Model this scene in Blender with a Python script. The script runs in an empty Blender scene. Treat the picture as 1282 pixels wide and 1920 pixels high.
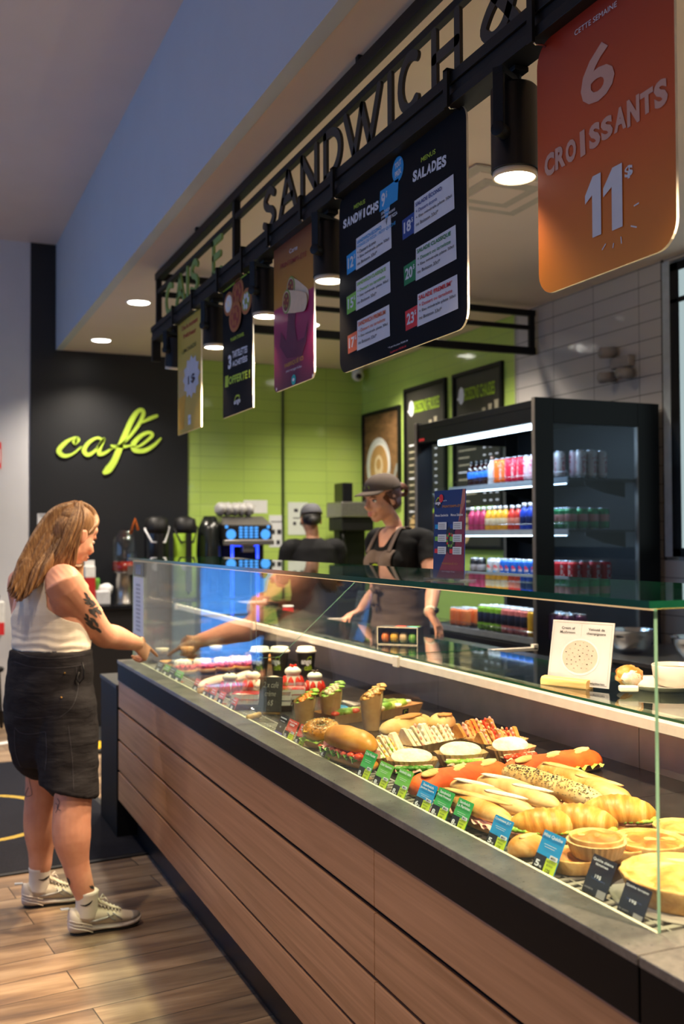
import bpy, bmesh, math, random
from math import sin, cos, tan, pi, sqrt, atan2, radians
from mathutils import Vector, Matrix, noise
from mathutils.bvhtree import BVHTree
V = Vector
random.seed(7)
S = bpy.context.scene
COL = S.collection
R = random.uniform

# ------------------------------------------------------------------ camera
FPX, YAW, PITCH, ROLL, CH = 1912.7, 0.40587, 0.024285, -0.0041917, 1.5
c_, s_ = cos(YAW), sin(YAW)
r_, f_, u_ = V((c_, -s_, 0)), V((s_, c_, 0)), V((0, 0, 1))
f2 = f_*cos(PITCH) + u_*sin(PITCH)
u2 = u_*cos(PITCH) - f_*sin(PITCH)
r3 = r_*cos(ROLL) + u2*sin(ROLL)
u3 = u2*cos(ROLL) - r_*sin(ROLL)
CAM = V((0, 0, CH))
cd = bpy.data.cameras.new('camera')
cam = bpy.data.objects.new('camera', cd)
COL.objects.link(cam)
cam.matrix_world = Matrix(((r3.x, u3.x, -f2.x, 0), (r3.y, u3.y, -f2.y, 0), (r3.z, u3.z, -f2.z, CH), (0, 0, 0, 1)))
cd.sensor_fit = 'VERTICAL'
cd.sensor_height = 36.0
cd.lens = FPX/1920*36.0
cd.clip_start = .02
cd.dof.use_dof = True
cd.dof.focus_distance = 2.5
cd.dof.aperture_fstop = 3.6
S.camera = cam

def P(px, py, ax, v):
    """world point where the sight line of a photograph pixel meets the plane ax = v"""
    d = r3*((px-641)/FPX) + u3*(-(py-960)/FPX) + f2
    i = 'XYZ'.index(ax)
    return CAM + d*((v-CAM[i])/d[i])

# ------------------------------------------------------------------ render look, world, lights
S.view_settings.view_transform = 'Standard'
S.view_settings.look = 'None'
S.view_settings.gamma = 1.0
S.view_settings.exposure = 0.35
S.cycles.max_bounces = 10
S.cycles.diffuse_bounces = 4
S.cycles.glossy_bounces = 5
S.cycles.transmission_bounces = 6
S.cycles.transparent_max_bounces = 40
S.cycles.caustics_reflective = False
S.cycles.caustics_refractive = False
S.cycles.sample_clamp_indirect = 4.0
S.cycles.use_denoising = True
w = bpy.data.worlds.new('world')
S.world = w
w.use_nodes = True
w.node_tree.nodes['Background'].inputs[0].default_value = (.42, .52, .70, 1)
w.node_tree.nodes['Background'].inputs[1].default_value = .05

def lamp(name, kind, loc, energy, col, direction=None, **kw):
    l = bpy.data.lights.new(name, kind)
    l.energy = energy
    l.color = col
    for k, v in kw.items():
        setattr(l, k, v)
    o = bpy.data.objects.new(name, l)
    COL.objects.link(o)
    o.location = loc
    if direction is not None:
        o.rotation_euler = V(direction).to_track_quat('-Z', 'Y').to_euler()
    return o

WARM, NEUT, COOL = (1, .74, .47), (1, .88, .74), (.40, .62, 1)
# daylight of the shop front (behind and beside the aisle)
lamp('daylight_shopfront', 'AREA', (-3.35, 4.8, 2.2), 46, (.20, .46, 1), (1, .05, .12), shape='RECTANGLE', size=5.5, size_y=2.0)
lamp('daylight_entrance', 'AREA', (-.6, -2.6, 1.7), 12, (1, .92, .84), (.1, 1, .1), shape='RECTANGLE', size=2.8, size_y=2.2)
# warm tubes along the back of the glass shelf rail, shining up out of the case
lamp('case_tube_light', 'AREA', (1.712, 3.2, 1.051), 9, (1, .68, .42), (-.12, 0, 1), shape='RECTANGLE', size=3.8, size_y=.012)
# ceiling downlights of the high ceiling over the aisle
for y in (1.4, 3.2, 5.0, 6.8):
    lamp('aisle_downlight', 'SPOT', (-.35, y, 3.88), 115, (1, .78, .56), (0, 0, -1), spot_size=1.5, spot_blend=.7, shadow_soft_size=.06)

# ------------------------------------------------------------------ mesh helpers
class MB:
    def __init__(self):
        self.v, self.f, self.m, self.s = [], [], [], []
    def add(self, vs, fs, mi=0, sm=False, mat=None):
        o = len(self.v)
        self.v += [tuple(mat @ V(p)) if mat else tuple(p) for p in vs]
        for f in fs:
            self.f.append([i+o for i in f]); self.m.append(mi); self.s.append(sm)
        return self
    def bx(self, x0, x1, y0, y1, z0, z1, mi=0, mat=None):
        vs = [(x, y, z) for z in (z0, z1) for y in (y0, y1) for x in (x0, x1)]
        return self.add(vs, [(0, 2, 3, 1), (4, 5, 7, 6), (0, 1, 5, 4), (2, 6, 7, 3), (0, 4, 6, 2), (1, 3, 7, 5)], mi, False, mat)
    def bar(self, a, b, w, h, mi=0, up=(0, 0, 1)):
        a, b = V(a), V(b); d = (b-a); L = d.length; d.normalize()
        s = d.cross(V(up))
        s = s.normalized() if s.length > 1e-5 else V((1, 0, 0)); u = s.cross(d)
        return self.bx(-w/2, w/2, 0, L, -h/2, h/2, mi, Matrix(((s.x, d.x, u.x, a.x), (s.y, d.y, u.y, a.y), (s.z, d.z, u.z, a.z), (0, 0, 0, 1))))
    def loft(self, rings, mi=0, sm=True, cap=True, closed=True):
        n = len(rings[0]); vs = [p for r in rings for p in r]; fs = []
        for i in range(len(rings)-1):
            for j in range(n if closed else n-1):
                k = (j+1) % n
                fs.append((i*n+j, i*n+k, (i+1)*n+k, (i+1)*n+j))
        if cap:
            fs.append(tuple(range(n-1, -1, -1))); fs.append(tuple((len(rings)-1)*n+j for j in range(n)))
        return self.add(vs, fs, mi, sm)
    def tube(self, pts, rad, n=10, mi=0, cap=True, ref=None, sm=True, dome=False):
        """swept tube; rad: scalar, list of scalars or list of (along ref-normal, along binormal)"""
        pts = [V(p) for p in pts]
        if not isinstance(rad, (list, tuple)): rad = [rad]*len(pts)
        rad = [q if isinstance(q, (list, tuple)) else (q, q) for q in rad]
        if dome:
            def ext(a, b, q):
                d = (a-b).normalized(); m = (q[0]+q[1])/2
                return [(a+d*m*sin(t), (q[0]*cos(t), q[1]*cos(t))) for t in (.5, .95, 1.3, 1.5)]
            h = ext(pts[0], pts[1], rad[0])[::-1]; t = ext(pts[-1], pts[-2], rad[-1])
            pts = [a for a, _ in h]+pts+[a for a, _ in t]; rad = [b for _, b in h]+list(rad)+[b for _, b in t]
        rings = []; prev = None
        for i, p in enumerate(pts):
            d = (pts[min(i+1, len(pts)-1)]-pts[max(i-1, 0)]).normalized()
            if ref is not None: a = V(ref)
            elif prev is not None: a = prev
            else: a = V((0, 0, 1)) if abs(d.z) < .9 else V((1, 0, 0))
            a = (a-d*a.dot(d))
            a = a.normalized() if a.length > 1e-6 else V((1, 0, 0))
            prev = a; b = d.cross(a)
            rings.append([p+a*(rad[i][0]*cos(2*pi*k/n))+b*(rad[i][1]*sin(2*pi*k/n)) for k in range(n)])
        return self.loft(rings, mi, sm, cap)
    def lathe(self, c, prof, n=20, mi=0, sm=True, mat=None, wob=None):
        c = V(c); vs = []; fs = []
        for i, (r, z) in enumerate(prof):
            for j in range(n):
                a = 2*pi*j/n; q = r*(1+(wob(a, i) if wob else 0))
                vs.append(c+V((q*cos(a), q*sin(a), z)))
        for i in range(len(prof)-1):
            for j in range(n):
                k = (j+1) % n
                fs.append((i*n+j, i*n+k, (i+1)*n+k, (i+1)*n+j))
        if prof[0][0] > 1e-6: fs.append(tuple(range(n-1, -1, -1)))
        if prof[-1][0] > 1e-6: fs.append(tuple((len(prof)-1)*n+j for j in range(n)))
        return self.add(vs, fs, mi, sm, mat)
    def cyl(self, a, b, r, n=16, mi=0, r2=None, sm=True):
        return self.tube([a, b], [r, r if r2 is None else r2], n, mi, True, None, sm)
    def ell(self, c, r, mi=0, nu=14, nv=9, mat=None, fn=None):
        c = V(c); vs = []; fs = []
        for i in range(nv+1):
            t = pi*i/nv
            for j in range(nu):
                a = 2*pi*j/nu
                d = V((sin(t)*cos(a), sin(t)*sin(a), cos(t)))
                q = V((d.x*r[0], d.y*r[1], d.z*r[2]))
                if fn: q = fn(d, q)
                vs.append(mat @ q + c if mat else q+c)
        for i in range(nv):
            for j in range(nu):
                k = (j+1) % nu
                fs.append((i*nu+j, (i+1)*nu+j, (i+1)*nu+k, i*nu+k))
        return self.add(vs, fs, mi, True)
    def prism(self, poly, O, U, W, N, th, mi=0, side=None):
        """2-D outline in the frame O,U,W given thickness th along N"""
        O, U, W, N = V(O), V(U), V(W), V(N); n = len(poly)
        a = [O+U*p[0]+W*p[1] for p in poly]; b = [q+N*th for q in a]
        self.add(a+b, [tuple(range(n-1, -1, -1)), tuple(range(n, 2*n))], mi)
        return self.add(a+b, [(i, (i+1) % n, n+(i+1) % n, n+i) for i in range(n)], mi if side is None else side)
    def flat(self, poly, O, U, W, mi=0):
        O, U, W = V(O), V(U), V(W)
        return self.add([O+U*p[0]+W*p[1] for p in poly], [tuple(range(len(poly)))], mi)
    def stroke(self, pts, w, O, U, W, N, th, mi=0, n=8):
        """flat round-capped ribbon through 2-D points; w scalar or list"""
        k = len(pts); ws = w if isinstance(w, (list, tuple)) else [w]*k
        L = []; Rr = []
        for i in range(k):
            a = V(pts[max(i-1, 0)]+(0,)) if False else V((pts[max(i-1, 0)][0], pts[max(i-1, 0)][1]))
            b = V((pts[min(i+1, k-1)][0], pts[min(i+1, k-1)][1])); d = (b-a).normalized()
            nn = V((-d.y, d.x)); p = V((pts[i][0], pts[i][1])); L.append((p+nn*ws[i]/2, d)); Rr.append((p-nn*ws[i]/2, d))
        def cap(p, d, r, s):
            nn = V((-d.y, d.x)); return [p+nn*(r*cos(t)*s)+d*(r*sin(t)*s) for t in [pi*j/n for j in range(1, n)]]
        p0 = V((pts[0][0], pts[0][1])); p1 = V((pts[-1][0], pts[-1][1]))
        poly = [a for a, _ in L] + cap(p1, L[-1][1], ws[-1]/2, 1) + [a for a, _ in Rr[::-1]] + cap(p0, L[0][1], ws[0]/2, -1)
        O, U, W, N = V(O), V(U), V(W), V(N)
        # quads between the two sides, fans for the caps
        A = [O+U*q.x+W*q.y for q in poly]; m = len(A)
        fs = [(i, 2*k+n-3-i+0, 2*k+n-4-i+0, i+1) for i in range(0)]
        idxR = lambda i: k+(n-1)+(k-1-i)
        for i in range(k-1): fs.append((i, idxR(i), idxR(i+1), i+1))
        fs.append(tuple([k-1]+[idxR(k-1)]+list(range(k+n-2, k-1, -1))))
        fs.append(tuple([idxR(0)]+[0]+list(range(m-1, m-n, -1))))
        if th <= 0: return self.add(A, fs, mi)
        B = [q+N*th for q in A]
        self.add(A+B, fs+[tuple(i+m for i in f[::-1]) for f in fs]+[(i, (i+1) % m, m+(i+1) % m, m+i) for i in range(m)], mi)
        return self

def chain(o):
    p = V((0, 0, 0))
    while o is not None:
        p += o.location; o = o.parent
    return p

def build(mb, name, mats, parent=None, local=False, loc=None, bevel=0, sub=0, smooth=None, label=None, seg=2):
    me = bpy.data.meshes.new(name)
    off = V((0, 0, 0))
    if not local:
        off = chain(parent) if parent is not None else (V(loc) if loc is not None else V((0, 0, 0)))
    me.from_pydata([V(p)-off for p in mb.v], [], mb.f)
    if not isinstance(mats, (list, tuple)): mats = [mats]
    for m in mats: me.materials.append(m)
    me.polygons.foreach_set('material_index', mb.m)
    me.polygons.foreach_set('use_smooth', mb.s if smooth is None else [smooth]*len(mb.f))
    me.validate()
    bm = bmesh.new(); bm.from_mesh(me)
    bmesh.ops.recalc_face_normals(bm, faces=bm.faces)
    bm.to_mesh(me); bm.free()
    o = bpy.data.objects.new(name, me)
    COL.objects.link(o)
    if parent is not None: o.parent = parent
    elif loc is not None: o.location = loc
    if bevel:
        b = o.modifiers.new('bevel', 'BEVEL'); b.width = bevel; b.segments = seg; b.limit_method = 'ANGLE'; b.angle_limit = .6
    if sub:
        b = o.modifiers.new('subdivision', 'SUBSURF'); b.levels = sub; b.render_levels = sub
    if label: o['label'] = label
    return o

def tag(o, label, cat, group=None):
    o['label'] = label; o['category'] = cat
    if group: o['group'] = group
    return o
def thing(name, label, cat, loc=(0, 0, 0), rz=0, group=None):
    o = bpy.data.objects.new(name, None); COL.objects.link(o)
    o.empty_display_size = .05
    o.location = loc; o.rotation_euler = (0, 0, rz)
    return tag(o, label, cat, group)
def struct(mb, name, mats, **k):
    o = build(mb, name, mats, **k); o['kind'] = 'structure'; return o
def dup(o, loc=None, rz=None, label=None, group=None, parent=None, scale=None, mats=None):
    c = o.copy(); COL.objects.link(c)
    if parent is not None: c.parent = parent
    if loc is not None: c.location = loc
    if rz is not None: c.rotation_euler = (0, 0, rz)
    if scale is not None: c.scale = (scale,)*3 if not isinstance(scale, tuple) else scale
    if label: c['label'] = label
    if group: c['group'] = group
    for ch in list(o.children):
        dup(ch, parent=c)
    return c

# ------------------------------------------------------------------ text
_tc = {}
def glyphs(s, bold=0, shear=0):
    k = (s, bold, shear)
    if k not in _tc:
        cu = bpy.data.curves.new('t', 'FONT'); cu.body = s; cu.size = 1; cu.offset = bold; cu.shear = shear
        cu.resolution_u = 3; cu.fill_mode = 'FRONT' if False else 'BOTH'
        ob = bpy.data.objects.new('t', cu)
        me = ob.to_mesh()
        vs = [(q.co.x, q.co.y) for q in me.vertices]; fs = [tuple(p.vertices) for p in me.polygons]
        ob.to_mesh_clear(); bpy.data.objects.remove(ob); bpy.data.curves.remove(cu)
        _tc[k] = (vs, fs)
    return _tc[k]
class Face:
    """a printed surface: origin O (lower corner), U to the reader's right, W up"""
    def __init__(s, O, U, W, lift=.0006):
        s.O, s.U, s.W = V(O), V(U).normalized(), V(W).normalized(); s.N = s.U.cross(s.W); s.lift = lift; s.k = 0
    def base(s, lv): return s.O+s.N*s.lift*lv
    def uv(s, p):
        d = V(p)-s.O; return d.dot(s.U), d.dot(s.W)
    def text(s, mb, t, u0, v0, u1, v1, mi, bold=0, shear=0, rot=0, lv=2):
        vs, fs = glyphs(t, bold, shear)
        if not vs: return
        a = min(q[0] for q in vs); b = max(q[0] for q in vs); c = min(q[1] for q in vs); d = max(q[1] for q in vs)
        sx, sy = (u1-u0)/max(b-a, 1e-6), (v1-v0)/max(d-c, 1e-6); cr, sr = cos(rot), sin(rot)
        o = s.base(lv); out = []
        for x, y in vs:
            x, y = (x-a)*sx, (y-c)*sy
            x, y = u0+x*cr-y*sr, v0+x*sr+y*cr
            out.append(o+s.U*x+s.W*y)
        mb.add(out, fs, mi)
    def rect(s, mb, u0, v0, u1, v1, mi, lv=1, r=0):
        s.poly(mb, rrect(u0, v0, u1, v1, r), mi, lv)
    def poly(s, mb, pts, mi, lv=1):
        mb.flat(pts, s.base(lv), s.U, s.W, mi)
    def disc(s, mb, u, v, r, mi, lv=1, ry=None, n=20):
        ry = ry or r
        s.poly(mb, [(u+r*cos(2*pi*i/n), v+ry*sin(2*pi*i/n)) for i in range(n)], mi, lv)
    def stroke(s, mb, pts, w, mi, lv=2):
        mb.stroke(pts, w, s.base(lv), s.U, s.W, s.N, 0, mi)
def rrect(u0, v0, u1, v1, r=0, n=6):
    if r <= 0: return [(u0, v0), (u1, v0), (u1, v1), (u0, v1)]
    out = []
    for cx, cy, a in ((u1-r, v0+r, -pi/2), (u1-r, v1-r, 0), (u0+r, v1-r, pi/2), (u0+r, v0+r, pi)):
        out += [(cx+r*cos(a+pi/2*i/n), cy+r*sin(a+pi/2*i/n)) for i in range(n+1)]
    return out
def arc(cx, cy, rx, ry, a0, a1, n=12):
    return [(cx+rx*cos(a0+(a1-a0)*i/n), cy+ry*sin(a0+(a1-a0)*i/n)) for i in range(n+1)]
def spline(p, n=6):
    """Catmull-Rom through 2-D/3-D points"""
    p = [V(q) for q in p]; out = []
    for i in range(len(p)-1):
        a, b, c, d = p[max(i-1, 0)], p[i], p[i+1], p[min(i+2, len(p)-1)]
        for j in range(n):
            t = j/n
            out.append(.5*((2*b)+(c-a)*t+(2*a-5*b+4*c-d)*t*t+(3*b-a-3*c+d)*t**3))
    out.append(p[-1]); return [tuple(q) for q in out]

# ------------------------------------------------------------------ materials
def srgb(h):
    if isinstance(h, str):
        c = [int(h[i:i+2], 16)/255 for i in (0, 2, 4)]
    else: c = h
    return tuple(x/12.92 if x <= .04045 else ((x+.055)/1.055)**2.4 for x in c)+(1,)
class NT:
    def __init__(s, name):
        s.m = bpy.data.materials.new(name); s.m.use_nodes = True; s.t = s.m.node_tree
        s.p = s.t.nodes['Principled BSDF']; s.out = s.t.nodes['Material Output']
    def n(s, kind, **k):
        q = s.t.nodes.new('ShaderNode'+kind)
        for a, b in k.items():
            if a.startswith('i_'):
                key = a[2:].replace('_', ' ')
                q.inputs[key if key in q.inputs else int(a[2:])].default_value = b
            else: setattr(q, a, b)
        return q
    def l(s, a, ai, b, bi): s.t.links.new(a.outputs[ai], b.inputs[bi])
    def coord(s, scale=(1, 1, 1), which='Object', rot=(0, 0, 0), loc=(0, 0, 0)):
        tc = s.n('TexCoord'); mp = s.n('Mapping')
        mp.inputs['Scale'].default_value = scale; mp.inputs['Rotation'].default_value = rot; mp.inputs['Location'].default_value = loc
        s.l(tc, which, mp, 'Vector'); return mp
    def ramp(s, stops):
        r = s.n('ValToRGB'); e = r.color_ramp.elements
        while len(e) < len(stops): e.new(.5)
        for q, (p, c) in zip(e, stops): q.position = p; q.color = c
        return r
    def noise(s, mp, scale=5, detail=4, rough=.55, dist=0):
        q = s.n('TexNoise'); q.inputs['Scale'].default_value = scale; q.inputs['Detail'].default_value = detail
        q.inputs['Roughness'].default_value = rough; q.inputs['Distortion'].default_value = dist
        s.l(mp, 'Vector' if 'Vector' in mp.outputs else 0, q, 'Vector'); return q
    def bump(s, src, si, strength=.3, dist=.002):
        b = s.n('Bump'); b.inputs['Strength'].default_value = strength; b.inputs['Distance'].default_value = dist
        s.l(src, si, b, 'Height'); s.l(b, 'Normal', s.p, 'Normal'); return b
    def set(s, rough=.5, metal=0, spec=None, **k):
        s.p.inputs['Roughness'].default_value = rough; s.p.inputs['Metallic'].default_value = metal
        if spec is not None: s.p.inputs['Specular IOR Level'].default_value = spec
        for a, b in k.items(): s.p.inputs[a.replace('_', ' ')].default_value = b
        return s
_mc = {}
def M(name, hexcol, rough=.5, metal=0, var=.08, scale=20, bump=0, spec=None, **k):
    """plain material with a little procedural variation"""
    if name in _mc: return _mc[name]
    t = NT(name); c = srgb(hexcol)
    t.set(rough, metal, spec, **k)
    mp = t.coord(); nz = t.noise(mp, scale, 3)
    lo = tuple(x*(1-var) for x in c[:3])+(1,); hi = tuple(min(1, x*(1+var)) for x in c[:3])+(1,)
    r = t.ramp([(.3, lo), (.7, hi)]); t.l(nz, 'Fac', r, 'Fac'); t.l(r, 'Color', t.p, 'Base Color')
    if bump: t.bump(nz, 'Fac', bump, .003)
    _mc[name] = t.m; return t.m
def food(name, cols, scale=30, rough=.55, bump=.4, detail=6, dist=.4, sss=.0, stretch=(1, 1, 1), spec=.4, bd=.002):
    """mottled food surface: noise through a colour ramp, bumpy"""
    if name in _mc: return _mc[name]
    t = NT(name); t.set(rough, 0, spec)
    mp = t.coord(stretch); nz = t.noise(mp, scale, detail, .6, dist)
    n = len(cols)
    r = t.ramp([(.28+.44*i/(n-1), srgb(c)) for i, c in enumerate(cols)])
    t.l(nz, 'Fac', r, 'Fac'); t.l(r, 'Color', t.p, 'Base Color')
    n2 = t.noise(mp, scale*3, 4); t.bump(n2, 'Fac', bump, bd)
    if sss: t.p.inputs['Subsurface Weight'].default_value = sss; t.p.inputs['Subsurface Radius'].default_value = (.01, .006, .004)
    _mc[name] = t.m; return t.m
def emit(name, col, strength):
    if name in _mc: return _mc[name]
    t = NT(name); t.p.inputs['Emission Color'].default_value = col if len(col) == 4 else tuple(col)+(1,)
    t.p.inputs['Emission Strength'].default_value = strength; t.p.inputs['Base Color'].default_value = (.02, .02, .02, 1)
    _mc[name] = t.m; return t.m
def glassmat(name, tint=(1, 1, 1), refl=1.0, rough=.0):
    """thin clear glass: straight transmission plus Schlick reflection"""
    if name in _mc: return _mc[name]
    t = NT(name); t.t.nodes.remove(t.p)
    lw = t.n('LayerWeight'); lw.inputs['Blend'].default_value = .5
    pw = t.n('Math', operation='POWER'); pw.inputs[1].default_value = 5
    mu = t.n('Math', operation='MULTIPLY_ADD'); mu.inputs[1].default_value = .96*refl; mu.inputs[2].default_value = .04*refl
    t.l(lw, 'Facing', pw, 0); t.l(pw, 0, mu, 0)
    tr = t.n('BsdfTransparent'); tr.inputs[0].default_value = tuple(tint)+(1,)
    gl = t.n('BsdfGlossy'); gl.inputs['Roughness'].default_value = rough; gl.inputs[0].default_value = (1, 1, 1, 1)
    mx = t.n('MixShader'); t.l(mu, 0, mx, 0); t.l(tr, 0, mx, 1); t.l(gl, 0, mx, 2); t.l(mx, 0, t.out, 'Surface')
    _mc[name] = t.m; return t.m
GLASS = glassmat('clear_glass', (.97, .985, .975))
SLABG = glassmat('green_tinted_glass', (.80, .90, .84))
THIN = glassmat('thin_clear_plastic', (.97, .97, .97), 1.1, .05)
EDGE = M('green_glass_edge', '0f4a35', .15, 0, .3, 8)
EDGEL = M('pale_green_glass_edge', '86b49a', .2, 0, .2, 8)
BLACK = M('black_metal', '0f0e10', .5, 0, .15, 12, spec=.25)
BLACKG = M('black_gloss', '0c0c0e', .18, 0, .1, 8)
WHITE = M('white_paint', 'e8e6e2', .5)
WPRINT = M('white_print', 'd9dde6', .6, 0, .02)
STEEL = M('brushed_steel', '9a9692', .32, .9, .1, 60)
CHROME = M('chrome', 'c8c8cc', .15, 1, .05)
# ------------------------------------------------------------------ setting
BY, XR, ZL, ZH, XB = 8.74, 3.97, 3.07, 3.95, 1.165   # back wall, right wall, low and high ceiling, bulkhead face
XL, YF = -3.6, -3.0
def floor_mat():
    t = NT('wood_look_floor_planks'); t.set(.42, 0, .4)
    mp = t.coord((1, 1, 1), rot=(0, 0, radians(-6.2)))
    bk = t.n('TexBrick'); bk.offset = .37; bk.offset_frequency = 2
    for k, v in (('Scale', 1), ('Brick Width', .92), ('Row Height', .163), ('Mortar Size', .0022), ('Mortar Smooth', .1), ('Bias', 0)): bk.inputs[k].default_value = v
    bk.inputs['Color1'].default_value = (0, 0, 0, 1); bk.inputs['Color2'].default_value = (1, 1, 1, 1); bk.inputs['Mortar'].default_value = (.5, .5, .5, 1)
    t.l(mp, 'Vector', bk, 'Vector')
    m2 = t.coord((1.3, 13, 1), rot=(0, 0, radians(-6.2))); add = t.n('VectorMath', operation='ADD'); sc = t.n('VectorMath', operation='SCALE'); sc.inputs['Scale'].default_value = 7
    t.l(bk, 'Color', sc, 0); t.l(m2, 'Vector', add, 0); t.l(sc, 'Vector', add, 1)
    n1 = t.noise(add, 1.0, 5, .55, .3); n2 = t.noise(add, 6, 4)
    r = t.ramp([(.30, srgb('6a5a4f')), (.45, srgb('8c7660')), (.58, srgb('a48f76')), (.72, srgb('bca78c'))]); t.l(n1, 'Fac', r, 'Fac')
    mx = t.n('MixRGB', blend_type='MULTIPLY'); mx.inputs[0].default_value = .45
    r2 = t.ramp([(.3, (.55, .5, .47, 1)), (.7, (1, 1, 1, 1))]); t.l(n2, 'Fac', r2, 'Fac'); t.l(r, 'Color', mx, 1); t.l(r2, 'Color', mx, 2)
    r3_ = t.ramp([(0, (.72, .72, .74, 1)), (1, (1.05, 1, .95, 1))]); t.l(bk, 'Color', r3_, 'Fac')
    m3 = t.n('MixRGB', blend_type='MULTIPLY'); m3.inputs[0].default_value = 1; t.l(mx, 'Color', m3, 1); t.l(r3_, 'Color', m3, 2)
    m4 = t.n('MixRGB'); t.l(bk, 'Fac', m4, 0); t.l(m3, 'Color', m4, 1); m4.inputs[2].default_value = srgb('3c342e'); t.l(m4, 'Color', t.p, 'Base Color')
    inv = t.n('Math', operation='SUBTRACT'); inv.inputs[0].default_value = 1; t.l(bk, 'Fac', inv, 1); t.bump(inv, 0, .5, .002)
    return t.m
def tile_mat(name, col, grout, axis, w=.43, h=.106, z0=3.064, off=0.0):
    """glossy stacked wall tiles on a wall facing along X (axis 'X') or Y"""
    t = NT(name); t.set(.12, 0, .5)
    tc = t.n('TexCoord'); sp = t.n('SeparateXYZ'); cb = t.n('CombineXYZ'); t.l(tc, 'Object', sp, 0)
    ad = t.n('Math', operation='ADD'); ad.inputs[1].default_value = off; t.l(sp, 'Y' if axis == 'X' else 'X', ad, 0); t.l(ad, 0, cb, 'X')
    su = t.n('Math', operation='SUBTRACT'); su.inputs[1].default_value = z0-40*h; t.l(sp, 'Z', su, 0); t.l(su, 0, cb, 'Y')
    bk = t.n('TexBrick'); bk.offset = 0
    for k, v in (('Scale', 1), ('Brick Width', w), ('Row Height', h), ('Mortar Size', .0026), ('Mortar Smooth', .3), ('Bias', 0)): bk.inputs[k].default_value = v
    c = srgb(col); bk.inputs['Color1'].default_value = tuple(x*.95 for x in c[:3])+(1,); bk.inputs['Color2'].default_value = c; bk.inputs['Mortar'].default_value = srgb(grout)
    t.l(cb, 'Vector', bk, 'Vector'); t.l(bk, 'Color', t.p, 'Base Color')
    rr = t.n('MapRange'); rr.inputs['To Min'].default_value = .1; rr.inputs['To Max'].default_value = .7; t.l(bk, 'Fac', rr, 'Value'); t.l(rr, 'Result', t.p, 'Roughness')
    nz = t.noise(cb, 9, 1); inv = t.n('Math', operation='SUBTRACT'); t.l(nz, 'Fac', inv, 0); t.l(bk, 'Fac', inv, 1); t.bump(inv, 0, .35, .004)
    return t.m
PAINT = M('warm_white_paint', 'dccbc2', .75, 0, .02, 3)
PAINTW = M('grey_white_wall_paint', 'c9c8cc', .7, 0, .03, 3)
FLOORM = floor_mat()
GREEN = tile_mat('green_glazed_tiles_rear', 'b3ce68', '8ba552', 'Y', .40, .106)
GREENS = tile_mat('green_glazed_tiles_side', 'b3ce68', '8ba552', 'X', .43, .106)
TWHITE = tile_mat('white_glazed_tiles', 'c9c4bf', '5a514b', 'X', .43, .106, 3.064, .36)
struct(MB().bx(XL, XR+.1, YF, BY+.1, -.1, 0), 'floor', FLOORM)
struct(MB().bx(XL, XB+.02, YF, BY+.1, ZH, ZH+.1), 'ceiling', PAINT)
struct(MB().bx(XB+.05, XR+.1, YF, BY+.1, ZL, ZL+.1), 'ceiling_low', PAINT)
struct(MB().bx(XB-.006, XB+.05, YF, BY+.1, ZL-.002, ZH+.05), 'wall_bulkhead', M('bulkhead_blue_grey', 'bdc3cb', .7, 0, .02, 3))  # bulkhead carries its own even blue-grey base colour
struct(MB().bx(XL, .955, BY, BY+.1, 0, ZH+.05), 'wall_back', PAINTW)
struct(MB().bx(2.286, XR+.1, BY, BY+.1, 0, ZL+.05), 'wall_rear', GREEN)
struct(MB().bx(.955, 2.286, BY-.012, BY+.09, 0, ZH+.05), 'trim_1', M('black_cafe_panel', '15171c', .42, 0, .1, 4))
struct(MB().bx(XR, XR+.1, 6.119, BY+.1, 0, ZL+.05), 'wall_side', GREENS)
struct(MB().bx(XR, XR+.1, 4.60, 6.119, 0, ZL+.05).bx(XR, XR+.1, 1.2, 4.6, 0, 1.36).bx(XR, XR+.1, YF, 1.2, 0, ZL+.05).bx(XR, XR+.1, 1.2, 4.6, 3.05, ZL+.05), 'wall_right', TWHITE)
struct(MB().bx(XL-.1, XL, YF, BY+.1, 0, ZH+.1), 'wall_left', PAINTW)
struct(MB().bx(XL, XR+.1, YF-.1, YF, 0, ZH+.1), 'wall_front', PAINTW)
struct(MB().bx(3.16, 3.18, BY-.018, BY, 0, ZL), 'trim_2', M('dark_tile_edge_strip', '3b4a26', .35))
struct(MB().bx(XR-.008, XR, 4.585, 4.60, 1.36, ZL), 'trim_3', M('grey_edge_strip', '4b4541', .4))
struct(MB().bx(XR-.006, XR, 6.112, 6.126, 0, ZL), 'trim_4', M('pale_edge_strip', 'a8b08c', .4))
struct(MB().bx(XL, .955, BY-.015, BY, 0, .1), 'baseboard_back', M('black_rubber_base', '111013', .5))
# window on the right wall: black outer frame, pale reveal, sky-coloured pane
wn = thing('window_1', '', '', (XR, 3.9, 1.38)); wn['kind'] = 'structure'
del wn['label']; del wn['category']
mb = MB()
for y0, y1, z0, z1 in ((4.455, 4.525, 1.38, 3.03), (2.6, 4.525, 1.38, 1.43), (2.6, 4.525, 2.98, 3.03), (2.6, 4.525, 2.80, 2.83)): mb.bx(XR-.012, XR+.03, y0, y1, z0, z1)
build(mb, 'window_frame', BLACK, wn, bevel=.004)
build(MB().bx(XR-.012, XR+.06, 4.525, 4.585, 1.38, 3.05), 'window_reveal', M('pale_reveal_paint', 'b9c3c9', .6), wn)
build(MB().bx(XR-.006, XR+.03, 1.3, 4.46, 1.42, 3.0), 'window_pane', emit('daylit_frosted_pane', (.55, .70, .72), .55), wn)

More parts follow.
